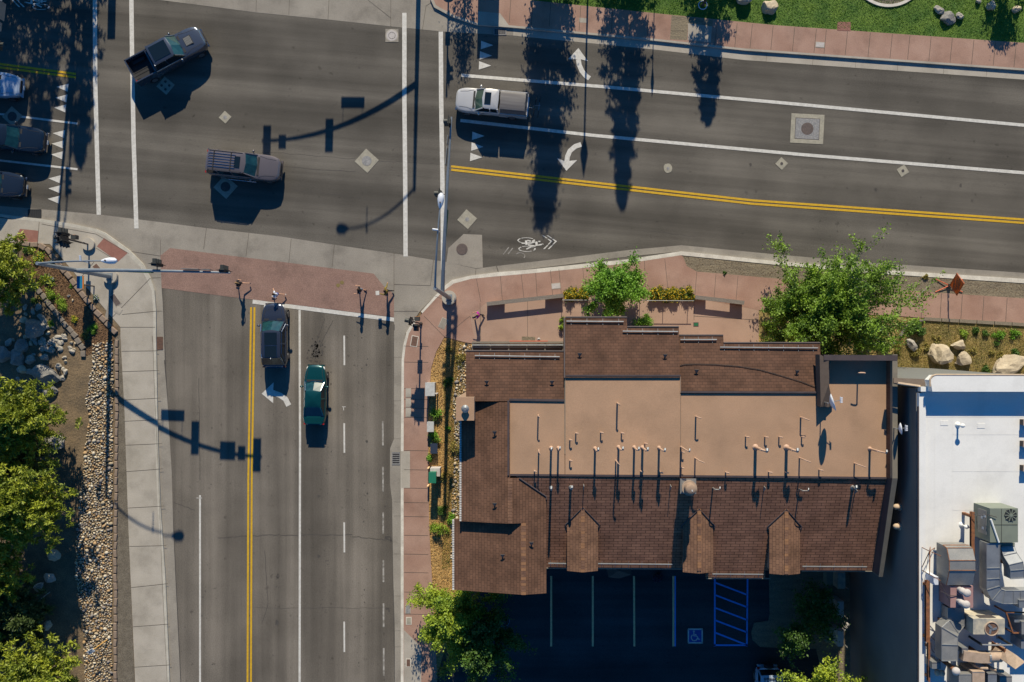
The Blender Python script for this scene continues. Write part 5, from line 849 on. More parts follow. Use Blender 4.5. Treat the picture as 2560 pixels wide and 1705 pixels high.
v = W(1922, 1669, 1.0); t, X, b, rf = vehicle('parked_suv', 'white SUV with spare wheel parked in the shaded lot at the bottom edge', 'suv', (v.x, v.y-2.3), R(-90), 4.6, 1.95, 1.85, 'white', 1.15, (1.0, 1.15), (1.4, 1.9, 4.3, 4.5), rw=.86)
g = MB(); g.tube([(X(4.62), 0, .95), (X(4.85), 0, .95)], .36, 20); obj('spare_wheel', g, 'rubber', t, True); g = MB(); [g.box((X(3.2), -.55+k*.22, 1.885), (2.0, .03, .03)) for k in range(6)]; [g.box((X(xx), 0, 1.92), (.05, 1.3, .03)) for xx in (2.4, 4.1)]; obj('roof_rack', g, 'plastic_black', t)

# ---------------------------------------------------------------- traffic signals
def signal_head(par, c, face, n=3, name='signal_head', hood=True):      # c local centre, face = unit xy direction the lamps look at
    f = Vector((face[0], face[1], 0)); s = Vector((-f.y, f.x, 0)); hh = .36*n; a = math.atan2(f.y, f.x); g = MB()
    g.box(c, (.22, .35, hh), a); o = obj(name, g, 'signal_black', par); g = MB(); g.box(Vector(c)-f*.0+f*.02, (.02, .62, hh+.34), a); obj('backplate', g, 'black_metal', o)
    for k in range(n):
        z = c[2]+hh/2-.18-.36*k; q = Vector((c[0], c[1], z))+f*.11; g = MB(); g.tube([q, q+f*.03], .14, 14); obj('lens', g, ('tail_red', 'amber', 'sign_green')[k % 3], o)
        g = MB(); vs = []
        for j in range(9): b = math.pi*j/8; vs += [q+s*.15*math.cos(b)+Vector((0, 0, .15*math.sin(b))), q+f*.28+s*.15*math.cos(b)+Vector((0, 0, .15*math.sin(b)))]
        g.add(vs, [(2*j, 2*j+2, 2*j+3, 2*j+1) for j in range(8)]); obj('visor', g, 'signal_black', o)
    return o
def mast(px, py, d, lum, face, label, side, sign=True, seed=0):     # d: direction of the arm (xy), lum: direction of the lamp arm
    b = W(px, py, 0); t = thing('traffic_signal_mast', label, 'traffic signal', b, 0, 'signal masts at the junction corners'); d = Vector((*d, 0)).normalized(); lum = Vector((*lum, 0)).normalized(); f = Vector((*face, 0))
    g = MB(); g.cyl((0, 0, 0), .56, KH+.28, 28); obj('footing', g, 'concrete', t, True); g = MB(); g.box((0, 0, KH+.3), (.5, .5, .05)); g.tube([(0, 0, KH+.28), (0, 0, 5), (0, 0, 9.45)], [.19, .16, .12], 14); obj('pole', g, 'pole_grey', t, True)
    def arm(s, L=12.0): u = s/L; return d*s+Vector((0, 0, 4.95+2.4*(1-(1-u)**2)))
    g = MB(); g.tube([arm(k*1.0) for k in range(13)], [.15-.007*k for k in range(13)], 12); obj('mast_arm', g, 'pole_grey', t, True)
    def lam(u): return lum*(u*5.1)+Vector((0, 0, 9.35+1.55*(1-(1-u)**2)))
    g = MB(); g.tube([lam(k/10) for k in range(11)], [.075-.003*k for k in range(11)], 8); obj('lamp_arm', g, 'pole_grey', t, True)
    e = lam(1.0); a = math.atan2(lum.y, lum.x); q = Matrix.Rotation(a, 3, 'Z'); g = MB(); g.tube([e-lum*.05, e+lum*.2, e+lum*.5, e+lum*.8, e+lum*.95], [.06, .16, .22, .2, .08], 14); o = obj('luminaire', g, 'lamp_white', t, True)
    g = MB(); g.cyl(e+lum*.3+Vector((0, 0, .16)), .05, .1, 10); obj('photocell', g, 'iron', o)
    g = MB(); m = lam(.72); g.tube([m+Vector((0, 0, .05)), m+Vector((-lum.y*.35, lum.x*.35, .12)), ], .07, 8); g.tube([m, m-Vector((0, 0, .75))], .035, 6); obj('antenna', g, 'lamp_white', t, True)
    for s_, off in ((6.75, .42), (11.6, .1)):
        c = arm(s_)+f*off; signal_head(t, c, face); g = MB(); g.tube([arm(s_)-Vector((0, 0, .0)), c], .035, 6); obj('bracket', g, 'iron', t)
    c = arm(4.95)-Vector((0, 0, .78)); a = math.atan2(d.y, d.x); g = MB(); g.box(c, (1.82, .12, .42), a); sgn = obj('street_name_sign', g, 'sign_green', t); g = MB(); [g.tube([arm(4.95+k*.75), c+d*k*.75+Vector((0, 0, .2))], .02, 5) for k in (-1, 1)]; obj('hanger', g, 'iron', sgn)
    if sign: c = arm(9.3)+f*.16; g = MB(); g.box(c, (1.2, .03, .78), a); obj('lane_sign', g, 'galv_dark', t)
    c = arm(10.4)+f*.16; g = MB(); g.box(c, (.58, .03, .6), a); obj('small_sign', g, 'galv_dark', t)
    return t
mast(281, 692, (1, -.035), (1, 0.0), (0, 1), 'west corner traffic signal mast with arm pointing right over the pink crosswalk', 1)
mast(1124, 745, (.075, 1), (.1, 1), (-1, 0), 'centre traffic signal mast with arm reaching up across the right crosswalk', 1)
mast(1048, -85, (-1, .0), (-1, -.05), (0, -1), 'upper corner traffic signal mast whose arm shadow lies in the junction', 1, sign=False)
mast(188, -170, (-.12, -1), (-.12, -1), (1, 0), 'upper left traffic signal mast reaching down at the frame corner', 1)
def ped(px, py, label, heads, foot=True, off=(0, 0)):
    b = W(px, py, 0); t = thing('pedestal_signal', label, 'traffic signal', b); g = MB()
    if foot: g.cyl((0, 0, 0), .48, KH+.22, 24); obj('footing', g, 'concrete', t, True)
    g = MB(); g.tube([(0, 0, KH), (0, 0, 4.3)], .06, 10); g.cyl((0, 0, KH), .14, .2, 12, .08); g.ell((0, 0, 4.35), (.08, .08, .1), 10, 6); obj('pole', g, 'iron', t, True)
    for (dx, dy, z, face, n) in heads: signal_head(t, Vector((dx, dy, z)), face, n)
    for dx, dy in ((.3, 0), ): g = MB(); g.box((dx*.0, .28, 2.12), (.38, .3, .42)); o = obj('walk_signal', g, 'signal_black', t); g = MB(); g.box((0, .44, 2.12), (.3, .02, .34)); obj('walk_lens', g, 'amber', o)
    g = MB(); g.box((.09, .0, 1.1), (.08, .1, .22)); obj('push_button', g, 'iron', t); return t
ped(226, 612, 'short pedestal signal on the left corner beside the bench of edging stones'.replace(' beside the bench of edging stones', ' with round footing'), [(-.0, .32, 3.6, (0, 1), 3), (.05, -.3, 3.6, (.3, -1), 3), (0, 0, 3.62, (-1, 0), 3)])
ped(1053, 809, 'short pedestal signal on the pink corner pavement', [(-.25, .05, 3.6, (-1, .2), 3), (.1, -.28, 3.4, (0, -1), 3)], foot=False)
ped(284, -178, 'short pedestal signal beyond the top edge near the left crosswalk', [(0, 0, 3.75, (0, -1), 4)])
ped(1122, -20, 'short pedestal signal beyond the top edge near the right crosswalk', [(.1, 0, 3.4, (1, .2), 2)])
b = W(238, 716, 0); t = thing('information_post', 'tilted blue panel with orange edge on a dark post beside the west mast', 'sign', b); g = MB(); g.tube([(0, 0, KH), (-.05, 0, 1.9)], .05, 8); obj('post', g, 'iron', t); g = MB(); g.box((-.1, .15, 1.95), (.42, .95, .05)); o = obj('blue_panel', g, 'sign_blue', t); g = MB(); g.box((.15, .15, 1.92), (.08, .97, .06)); obj('orange_edge', g, 'amber', o)
def lamp(px, py, h, label, lant=True):
    t = thing('street_lamp', label, 'street lamp', W(px, py, 0)); g = MB(); g.tube([(0, 0, 0), (0, 0, h-1.2)], .07 if lant else .035, 8); obj('pole', g, 'black_metal', t)
    g = MB(); r = .3 if lant else .13; g.cyl((0, 0, h-1.6 if lant else h-1.2), r*.35, .5, 10, r); g.cyl((0, 0, h-1.1 if lant else h-.7), r, .15, 10); g.cyl((0, 0, h-.95 if lant else h-.55), r, .95 if lant else .55, 10, .01); obj('lantern', g, 'black_metal', t, True)
lamp(1470, -60, 8.5, 'tall black lantern beyond the top edge casting a long pole shadow'); lamp(1636, -30, 4.6, 'slim black pole beyond the top edge of the lawn', False)
g = MB(); t = thing('banner_stand', 'dark panel sign beyond the top edge shading the upper pavement', 'sign', W(1224, -95, 0)); g.box((0, 0, 2.1), (1.65, .1, 3.9)); obj('panel', g, 'black_metal', t)

# ---------------------------------------------------------------- street objects
t = thing('road_work_sign', 'orange diamond road sign on folding legs on the right verge', 'sign', W(2372, 714, KH)); g = MB(); [g.tube([(0, 0, .12), (s*1.05, u*.5, .02)], .035, 5) for s in (1, -1) for u in (1, -1)]; obj('leg', g, 'orange_leg', t); g = MB(); g.box((0, 0, .15), (.25, .22, .14)); g.tube([(0, 0, .1), (.02, 0, .5)], .04, 6); obj('base', g, 'black_metal', t)
g = MB(); c = Vector((.02, 0, 1.13)); hd = .88; n_ = Vector((-1, 0, 0)); up = Vector((.12, 0, 1)).normalized(); sd = Vector((0, 1, 0)); th = Vector((.012, 0, 0))
cs = [c+up*hd, c+sd*hd, c-up*hd, c-sd*hd]; g.add([p+th for p in cs]+[p-th for p in cs], [(0, 1, 2, 3), (7, 6, 5, 4)]+[(i, (i+1) % 4, 4+(i+1) % 4, 4+i) for i in range(4)]); pn = obj('panel', g, 'orange_sign', t)
g = MB(); [g.tube([a*.93+c*.07-th*1.6, b_*.93+c*.07-th*1.6], .012, 4) for a, b_ in zip(cs, cs[1:]+cs[:1])]; g.tube([cs[1]+th*2, cs[3]+th*2], .02, 4); obj('border', g, 'black_metal', pn)
for i, tx in enumerate(('ROAD', 'WORK', 'AHEAD')):
    cu = bpy.data.curves.new('lettering', 'FONT'); cu.body = tx; cu.size = .30 if i < 2 else .27; cu.align_x = 'CENTER'; cu.align_y = 'CENTER'; cu.extrude = .004; cu.offset = .008; cu.materials.append(M['black_metal']); o = bpy.data.objects.new('lettering', cu); COL.objects.link(o); o.parent = pn
    xx = -sd; zz = n_; yy = zz.cross(xx); mt = Matrix((( -sd.x, up.x, n_.x, 0), (-sd.y, up.y, n_.y, 0), (-sd.z, up.z, n_.z, 0), (0, 0, 0, 1))); q = c+up*(.3-.3*i)-Vector((.03, 0, 0)); o.matrix_local = Matrix.Translation(q) @ mt; tomesh(o)
def cabinet(px, py, zt, w, d, h, m, label, extra=None):
    c = W(px, py, zt); t = thing('utility_cabinet', label, 'utility cabinet', (c.x, c.y, .1)); g = MB(); g.box((0, 0, h/2), (w, d, h)); obj('body', g, m, t); g = MB(); g.box((0, 0, h+.02), (w+.05, d+.05, .05)); obj('lid', g, m, t); g = MB(); g.box((0, -d/2-.01, h*.5), (w*.8, .02, h*.8)); g.box((w*.3, -d/2-.03, h*.5), (.03, .03, .2)); obj('door', g, m, t)
    return t
t = cabinet(1075, 973, 1.3, .68, .98, 1.2, 'cabinet_grey', 'tall pale grey cabinet topmost along the pink pavement'); g = MB(); g.tube([(.45, -.35, 0), (.45, -.35, 1.1)], .05, 8); g.ell((.45, -.35, 1.1), (.14, .07, .06), 8, 5); obj('meter_pipe', g, 'cap_white', t)
cabinet(1076, 1067, .75, .48, .74, .65, 'cabinet_grey', 'small pale cabinet between two green bushes'); cabinet(1085, 1121, .6, .5, .74, .5, 'sign_navy' if 'sign_navy' in M else 'car_gunmetal', 'low dark blue cabinet below the second bush')
t = cabinet(1081, 1194, 1.75, .52, .78, 1.65, 'sign_green2' if 'sign_green2' in M else mat('cab_green', (.02, .17, .10), rough=.4), 'tall green cabinet beside yellow bollards'); g = MB(); g.box((.12, .3, .5), (.75, .62, 1.0)); obj('side_box', g, 'cap_white', t)
for i, (x, y) in enumerate(((1073, 1168), (1072, 1212))): t = thing('bollard', 'short yellow bollard %s the green cabinet' % ('above', 'below')[i], 'bollard', W(x, y, .1)); g = MB(); g.cyl((0, 0, 0), .07, .7, 12); g.ell((0, 0, .7), (.07, .07, .05), 12, 4, top=True); obj('post', g, 'paint_lot_yellow', t, True); g = MB(); g.cyl((0, 0, .5), .073, .08, 12); obj('band', g, 'paint_white', t)
def bench(x0, y0, x1, y1, la, lb, label):
    a, b_ = W(x0, y0, .66), W(x1, y1, .66); c = (a+b_)/2; L = (b_-a).length; an = math.atan2((b_-a).y, (b_-a).x); t = thing('bench', label, 'bench', (c.x, c.y, KH), an); g = MB(); g.box((0, 0, .55), (L, .30, .1)); obj('seat', g, 'bench_wood', t)
    for s, l in ((-1, la), (1, lb)): g = MB(); g.box((s*(L/2-l/2-.02), 0, .25), (l, .24, .5)); obj('leg', g, 'bench_block', t)
bench(1217, 760, 1408, 739, 1.35, 1.35, 'long weathered timber bench beside the woman in pink'); bench(1738, 743, 1860, 757, .9, .95, 'short timber bench between flowers and the large tree')
# planter rail
a, b_ = W(1406, 750, 1.1), W(1735, 752, 1.1); t = thing('handrail', 'thin metal rail along the back of the yellow flower bed', 'handrail', (a.x, a.y, KH)); g = MB(); g.tube([(0, 0, .95), (b_.x-a.x, b_.y-a.y, .95)], .025, 6); obj('rail', g, 'galv', t); g = MB()
for k in (0, .2, .42, .6, .78, .97): g.tube([((b_.x-a.x)*k, (b_.y-a.y)*k, 0), ((b_.x-a.x)*k, (b_.y-a.y)*k, .95)], .025, 6)
obj('posts', g, 'galv', t)
# canopy in front of the building
a = W(1181, 856, 2.9); b_ = W(1408, 878, 2.9); c = (a+b_)/2; t = thing('entrance_canopy', 'long dark canopy frame with an orange strip in front of the building', 'canopy', (c.x, c.y, 0)); w_, d_ = b_.x-a.x, a.y-b_.y
g = MB()
for y, h_, d2 in ((d_/2, .16, .14), (d_/2-.34, .1, .12), (-d_/2, .16, .1)): g.box((0, y, 2.9), (w_, d2, h_))
for k in range(6): g.box((-w_/2+w_*k/5, 0, 2.87), (.09, d_, .1))
for x in (-w_/2+.1, w_/2-.1): g.box((x, d_/2, 1.45), (.12, .12, 2.9))
obj('frame', g, 'flash_light', t); g = MB(); g.box((0, -.05, 2.8), (w_, d_*.9, .03)); obj('panel', g, 'stucco_dark', t); g = MB(); g.box((w_*.12, d_/2+.1, 2.9), (w_*.42, .05, .12)); obj('orange_strip', g, 'orange_leg', t); g = MB(); g.tube([(-w_/2, d_/2-.2, 3.02), (w_/2, d_/2-.2, 3.02)], .045, 6); obj('light_bar', g, 'galv', t)
t = thing('floodlight', 'small dark floodlight at the left end of the canopy', 'lamp', W(1174, 861, 2.9)); g = MB(); g.tube([(0, 0, 0), (-.2, 0, .05)], .03, 6); obj('arm', g, 'iron', t); g = MB(); g.cyl((-.25, 0, -.1), .08, .2, 10, .12); obj('head', g, 'black_metal', t)
t = thing('garden_ornament', 'tiny cream ornament standing by the canopy front', 'ornament', W(1347, 849, .5)*1.0); t.location.z = KH; g = MB(); g.ell((0, 0, .22), (.13, .16, .2), 10, 7); g.ell((.0, .05, .48), (.08, .09, .1), 10, 6); obj('figure', g, 'cap_white', t, True)
# timber edging right of the tree
g = MB()
for i in range(6):
    x0 = 2310+i*44; A, B = W(x0, 797+(x0-2310)*.058, .2), W(x0+43, 797+(x0-2267)*.058, .2); c = (A+B)/2; o = MB(); o.box((0, 0, 0), ((B-A).length-.02, .26, .16)); q = local('timber_edging', o, 'timber', c, label='weathered sleeper edging the lower pavement, %s from the left' % ORD[i], cat='timber edging', group='timber sleepers along the pavement'); q.rotation_euler.z = math.atan2((B-A).y, (B-A).x); q.location.z = .16
c = W(2275, 815, .2); g = MB(); pts = [(2310, 800), (2290, 803), (2272, 812), (2258, 826), (2250, 840)]
for i in range(4): A, B = W(*pts[i], .2), W(*pts[i+1], .2); C_ = (A+B)/2; g.box(C_, ((B-A).length, .14, .25), math.atan2((B-A).y, (B-A).x))
centred('curved_edging', g, 'bench_wood', c, label='curved timber edging beside the spiky grass clump', cat='timber edging')
# lawn edge things at the top
c = W(1757, 13, KH); t = thing('bollard_light', 'dark stub post standing in a pale ring on the shaded lawn', 'post', c); g = MB(); g.tube([(.33*math.cos(k*.2618), .33*math.sin(k*.2618), .02) for k in range(25)], .04, 6); obj('ring', g, 'lamp_white', t, True); g = MB(); g.tube([(0, 0, 0), (.15, .25, 1.6)], [.12, .09], 8); obj('post', g, 'iron', t, True)
def arcring(cx, cy, r, a0, a1, w, label, m='kerb_white'): 
    c = W(cx, cy, KH); g = MB(); N_ = 24; P = []
    for k in range(N_): a = a0+(a1-a0)*k/N_; b2 = a0+(a1-a0)*(k+1)/N_; g.prism([(r*math.cos(a), r*math.sin(a)), (r*math.cos(b2), r*math.sin(b2)), ((r-w)*math.cos(b2), (r-w)*math.sin(b2)), ((r-w)*math.cos(a), (r-w)*math.sin(a))], 0, .12)
    return local('kerb_ring', g, m, (c.x, c.y, KH-.04), label=label, cat='kerb ring')
arcring(2221, -78, 3.0, R(200), R(340), .22, 'pale curved kerb around the planting at the top edge'); g = MB(); g.disc(W(2221, -78, KH), 2.8, 30); struct('planting_ground', g, 'grey_gravel')
# parking island stub things
for i, (x0, y0, x1, y1, zt, lb) in enumerate(((2093, 1430, 2112, 1471, 1.6, 'pale curved gas box by the alley wall, uppermost'), (2093, 1503, 2108, 1543, 1.5, 'grey condenser cabinet in the alley, middle one'), (2093, 1576, 2108, 1615, 1.5, 'grey condenser cabinet in the alley, lowest one'))):
    a, b_ = W(x0, y0, zt), W(x1, y1, zt); t = thing('wall_cabinet', lb, 'utility cabinet', ((a.x+b_.x)/2, (a.y+b_.y)/2, .1)); g = MB(); w_, d_ = b_.x-a.x, a.y-b_.y; g.box((0, 0, zt/2), (w_, d_, zt)); obj('casing', g, 'cabinet_grey' if i else 'hvac_cream', t); g = MB(); g.box((-.55, 0, .35), (.5, d_, .7)); obj('side_unit', g, 'hvac_green', t); g = MB(); g.box((w_/2+.15, 0, .9), (.1, d_*.8, .1)); g.tube([(w_/2+.2, -d_/2, .1), (w_/2+.2, -d_/2, 1.7)], .04, 6); obj('conduit', g, 'galv_dark', t)
t = thing('gas_meter', 'small cluster of meters and pipes between the two grey alley cabinets', 'gas meter', W(2104, 1560, .5)*1.0); t.location.z = .1; g = MB(); [g.cyl((-.1+.15*k, .2*k-.2, .9), .1, .25, 12) for k in range(3)]; obj('meter', g, 'cap_white', t, True); g = MB(); [g.tube([(-.1+.15*k, .2*k-.2, 0), (-.1+.15*k, .2*k-.2, 1.3)], .025, 6) for k in range(3)]; obj('pipes', g, 'galv_dark', t)
t = thing('patio_umbrella', 'brown square umbrella poking out below the building eave', 'umbrella', W(1545, 1434, 2.4)*1.0); t.location.z = KH; g = MB(); a = [(-.95, .75), (.95, .75), (1.0, -.1), (.1, -.38), (-.7, -.3)]; g.add([(x, y, 2.2) for x, y in a]+[(.05, .3, 2.55)], [(i, (i+1) % 5, 5) for i in range(5)]); obj('canopy', g, 'stucco_dark', t); g = MB(); g.tube([(.05, .3, 0), (.05, .3, 2.62)], .025, 8); obj('pole', g, 'iron', t)
t = thing('hoop', 'thin pale blue ring lying under the trees on the dark parking lot', 'ring', W(1259, 1552, .1)); g = MB(); g.tube([(.46*math.cos(k*.1963), .46*math.sin(k*.1963), 0) for k in range(33)], .02, 6); obj('ring', g, 'sign_blue', t, True)
b = W(233, 1626, 0); t = thing('marker_sign', 'white tilted sign with dark lettering on a wooden post in the cobbles', 'sign', W(270, 1598, KH)); d = Vector((W(228, 1628, 1.3)-W(270, 1598, KH))); g = MB(); g.tube([(0, 0, 0), d*1.0], .045, 8); obj('post', g, 'wood_handle', t); g = MB(); g.box(d+Vector((0, 0, .05)), (.5, .34, .04), R(32), tilt=Matrix.Rotation(R(25), 3, 'X')); pn = obj('board', g, 'sign_white', t)
cu = bpy.data.curves.new('lettering', 'FONT'); cu.body = 'A7'; cu.size = .3; cu.align_x = 'CENTER'; cu.align_y = 'CENTER'; cu.extrude = .003; cu.materials.append(M['black_metal']); o = bpy.data.objects.new('lettering', cu); COL.objects.link(o); o.parent = pn; o.matrix_local = Matrix.Translation(d+Vector((0, 0, .08))) @ (Matrix.Rotation(R(32), 4, 'Z') @ Matrix.Rotation(R(25), 4, 'X')); tomesh(o)
# ---------------------------------------------------------------- people
def capsule(mb, a, b, ra, rb, n=10):
    a, b = Vector(a), Vector(b); d = b-a; L = d.length
    if L < 1e-5: mb.ell(a, (ra, ra, ra), n, 6); return
    t = d/L; pts, rs = [], []
    for k in range(4): u = math.cos(math.pi/2*k/3.001); pts.append(a-t*ra*u); rs.append(ra*math.sqrt(max(.02, 1-u*u)))
    for k in range(1, 4): pts.append(a.lerp(b, k/4)); rs.append(ra+(rb-ra)*k/4)
    for k in range(3, -1, -1): u = math.cos(math.pi/2*k/3.001); pts.append(b+t*rb*u); rs.append(rb*math.sqrt(max(.02, 1-u*u)))
    mb.tube(pts, rs, n)
def person(px, py, hd, label, J, top, bottom, shoes, hair, skin='skin', longsl=False, long=True, hgt=1.72, ponytail=False, hat=None, loc=None):
    b = loc or W(px, py, 0); z0 = .012 if py < 790 and px < 1000 else KH; t = thing('person', label, 'person', (b.x, b.y, z0), hd); k = hgt/1.75; P = {n: Vector(v)*k for n, v in J.items()}
    base = dict(pelvis=(0, 0, .95), waist=(0, 0, 1.1), chest=(.02, 0, 1.32), neck=(.02, 0, 1.48), head=(.04, 0, 1.62), shL=(.01, .19, 1.42), shR=(.01, -.19, 1.42), hipL=(0, .09, .92), hipR=(0, -.09, .92))
    for n, v in base.items(): P.setdefault(n, Vector(v)*k)
    sk = MB(); hv = P['head']
    capsule(sk, P['pelvis'], P['waist'], .13*k, .12*k, 14); capsule(sk, P['waist'], P['chest'], .12*k, .145*k, 14); capsule(sk, P['shL'], P['shR'], .065*k, .065*k); capsule(sk, P['chest'], P['neck'], .09*k, .055*k); capsule(sk, P['neck'], hv-Vector((0, 0, .05))*k, .055*k, .055*k)
    sk.ell(hv+Vector((.01, 0, .02))*k, (.098*k, .078*k, .118*k), 18, 12); sk.ell(hv+Vector((.055, 0, -.05))*k, (.05*k, .045*k, .05*k), 10, 7); sk.ell(hv+Vector((.112, 0, -.012))*k, (.02*k, .014*k, .022*k), 8, 6)
    for s in (1, -1): sk.ell(hv+Vector((0, s*.08, -.01))*k, (.02*k, .012*k, .03*k), 8, 6)
    for S in 'LR':
        s = 1 if S == 'L' else -1; sh, el, wr, hp_, kn, an = P['sh'+S], P['el'+S], P['wr'+S], P['hip'+S], P['kn'+S], P['an'+S]
        capsule(sk, sh, el, .05*k, .038*k); capsule(sk, el, wr, .038*k, .027*k); capsule(sk, hp_, kn, .085*k, .052*k); capsule(sk, kn, an, .055*k, .036*k)
        toe = an+Vector((.17, 0, -.055))*k if P['toe'+S] is None else P['toe'+S]
        capsule(sk, an+Vector((-.03, 0, -.04))*k, toe, .04*k, .032*k)
        d = (wr-el).normalized(); pa = wr+d*.055*k; side = d.cross(Vector((0, 0, 1))); side = side.normalized() if side.length > .1 else Vector((0, 1, 0)); up = side.cross(d)
        capsule(sk, wr, pa, .028*k, .032*k)
        for f in range(4):
            r0 = pa+side*(f-1.5)*.019*k+d*.02*k; L = (.068, .078, .074, .058)[f]*k; m1 = r0+d*L*.5-up*.008*k; sk.tube([r0, m1, r0+d*L-up*.026*k], [.0095*k, .009*k, .007*k], 7)
        r0 = wr+d*.02*k+side*.028*k; sk.tube([r0, r0+d*.03*k+side*.02*k, r0+d*.06*k+side*.026*k-up*.01*k], [.011*k, .0105*k, .008*k], 7)
    o = obj('body', sk, skin, t, True, fix=False); md = o.modifiers.new('r', 'REMESH'); md.mode = 'VOXEL'; md.voxel_size = .0085; md.use_smooth_shade = True; ms = o.modifiers.new('s', 'SMOOTH'); ms.iterations = 2; ms.factor = .5
    g = MB()
    for s in (1, -1): g.ell(hv+Vector((.093, s*.032, .015))*k, (.008, .014, .008), 8, 5)
    obj('eyes', g, 'face_dark', t, True); g = MB(); g.ell(hv+Vector((.1, 0, -.055))*k, (.008, .022, .006), 8, 5); obj('mouth', g, 'lip', t, True)
    def cloth(name, caps, m, vs=.013): 
        g = MB(); [capsule(g, *c) for c in caps]; q = obj(name, g, m, t, True, fix=False); md = q.modifiers.new('r', 'REMESH'); md.mode = 'VOXEL'; md.voxel_size = vs; md.use_smooth_shade = True; return q
    c = [(P['waist']-Vector((0, 0, .1)), P['chest'], .145*k, .16*k, 14), (P['shL'], P['shR'], .078*k, .078*k)]
    for S in 'LR':
        e = P['sh'+S].lerp(P['el'+S], 1.0 if longsl else .55); c.append((P['sh'+S], e, .066*k, .055*k))
        if longsl: c.append((P['el'+S], P['wr'+S], .05*k, .042*k))
    if top: cloth('shirt', c, top)
    c = [(P['pelvis'], P['waist'], .145*k, .135*k, 14)]
    for S in 'LR':
        e = P['hip'+S].lerp(P['kn'+S], 1.0 if long else .55); c.append((P['hip'+S], e, .1*k, .075*k if long else .09*k))
        if long: c.append((P['kn'+S], P['an'+S].lerp(P['kn'+S], .12), .07*k, .055*k))
    cloth('trousers' if long else 'shorts', c, bottom)
    for S in 'LR':
        an = P['an'+S]; toe = an+Vector((.17, 0, -.055))*k if P['toe'+S] is None else P['toe'+S]; cloth('shoe', [(an+Vector((-.03, 0, -.035))*k, toe, .05*k, .042*k)], shoes, .012)
    g = MB(); g.ell(hv+Vector((-.02, 0, .04))*k, (.108*k, .092*k, .118*k), 16, 10); g.ell(hv+Vector((-.07, 0, -.03))*k, (.06*k, .075*k, .1*k), 12, 8)
    if ponytail: g.tube([hv+Vector((-.1, 0, .05)), hv+Vector((-.18, .02, .0)), hv+Vector((-.2, .03, -.16)), hv+Vector((-.19, .03, -.26))], [.03, .04, .03, .008], 8)
    obj('hair', g, hair, t, True)
    if hat: g = MB(); g.ell(hv+Vector((0, 0, .075))*k, (.115*k, .1*k, .09*k), 16, 6, top=True); g.ell(hv+Vector((.1, 0, .08))*k, (.1*k, .08*k, .012), 12, 6); obj('cap', g, hat, t, True)
    return t
V = Vector
walk = dict(knL=(.22, .09, .50), anL=(.38, .09, .10), knR=(-.06, -.09, .50), anR=(-.42, -.09, .16), toeL=None, toeR=(-.28, -.09, .04), elL=(-.12, .26, 1.16), wrL=(.02, .27, .95), elR=(.1, -.27, 1.15), wrR=(.32, -.24, 1.08))
def J(**k): d = {n: v for n, v in walk.items()}; d.update(k); return d
def mk(d): return {n: (Vector(v) if v is not None else None) for n, v in d.items()}
class PD(dict):
    def items(s): return [(n, v) for n, v in dict.items(s)]
def person2(px, py, hd, label, Jd, *a, **k):
    tl, tr = Jd.get('toeL'), Jd.get('toeR'); D = {n: v for n, v in Jd.items() if v is not None}
    kk = k.get('hgt', 1.72)/1.75
    D.setdefault('toeL', Vector(D['anL'])+Vector((.17, 0, -.055))); D.setdefault('toeR', Vector(D['anR'])+Vector((.17, 0, -.055)))
    return person(px, py, hd, label, D, *a, **k)
person2(610, 712, R(180), 'runner in black with bare legs crossing beside the signal arm end', J(knL=(.30, .09, .58), anL=(.42, .09, .14), anR=(-.56, -.09, .30), toeR=(-.52, -.09, .16), elR=(-.18, -.26, 1.2), wrR=(.02, -.3, 1.1)), 'cloth_black', 'cloth_black', 'cloth_navy', 'hair_blond', long=False, hgt=1.7, ponytail=True)
person2(700, 739, R(178), 'woman in white and blue jogging just ahead of the crossover', J(knL=(.26, .09, .55), anL=(.46, .09, .16), anR=(-.5, -.09, .26), toeR=(-.44, -.09, .12), elL=(-.14, .3, 1.2), wrL=(-.02, .38, 1.1), elR=(.1, -.3, 1.2), wrR=(.2, -.42, 1.1)), 'cloth_white', 'cloth_blue', 'shoe_white', 'hair_brown', long=False, hgt=1.66, ponytail=True)
person2(907, 728, R(172), 'walker in grey with bare arms in the middle of the pink crosswalk', J(knL=(.14, .09, .5), anL=(.22, .09, .09), knR=(-.1, -.09, .5), anR=(-.26, -.09, .12), toeR=(-.12, -.09, .04), elL=(.12, .3, 1.2), wrL=(.3, .34, 1.16), elR=(.02, -.3, 1.2), wrR=(.22, -.3, 1.25)), 'cloth_black', 'cloth_grey', 'cloth_navy', 'hair_brown', long=False, skin='skin', hgt=1.74)
t4 = person2(972, 731, R(184), 'man in a mustard jacket carrying a white box near the crosswalk end', J(knL=(.1, .09, .5), anL=(.12, .09, .09), knR=(-.06, -.09, .5), anR=(-.38, -.09, .24), toeR=(-.32, -.09, .1), elL=(.16, .26, 1.22), wrL=(.42, .16, 1.22), elR=(-.1, -.34, 1.28), wrR=(-.14, -.56, 1.2)), 'cloth_mustard', 'cloth_black', 'cloth_black', 'hair_brown', skin='skin_tan', longsl=True, hgt=1.76)
q = t4.matrix_basis @ Vector((.62, .0, 1.18)); q = Matrix.Rotation(R(184), 3, 'Z') @ Vector((.63, .1, 1.24)); b = MB(); b.box((0, 0, 0), (.27, .32, .26)); bx = local('cardboard_box', b, 'paint_white', t4.location+q, label='white box held in front by the man in mustard', cat='box'); bx.rotation_euler.z = R(184)
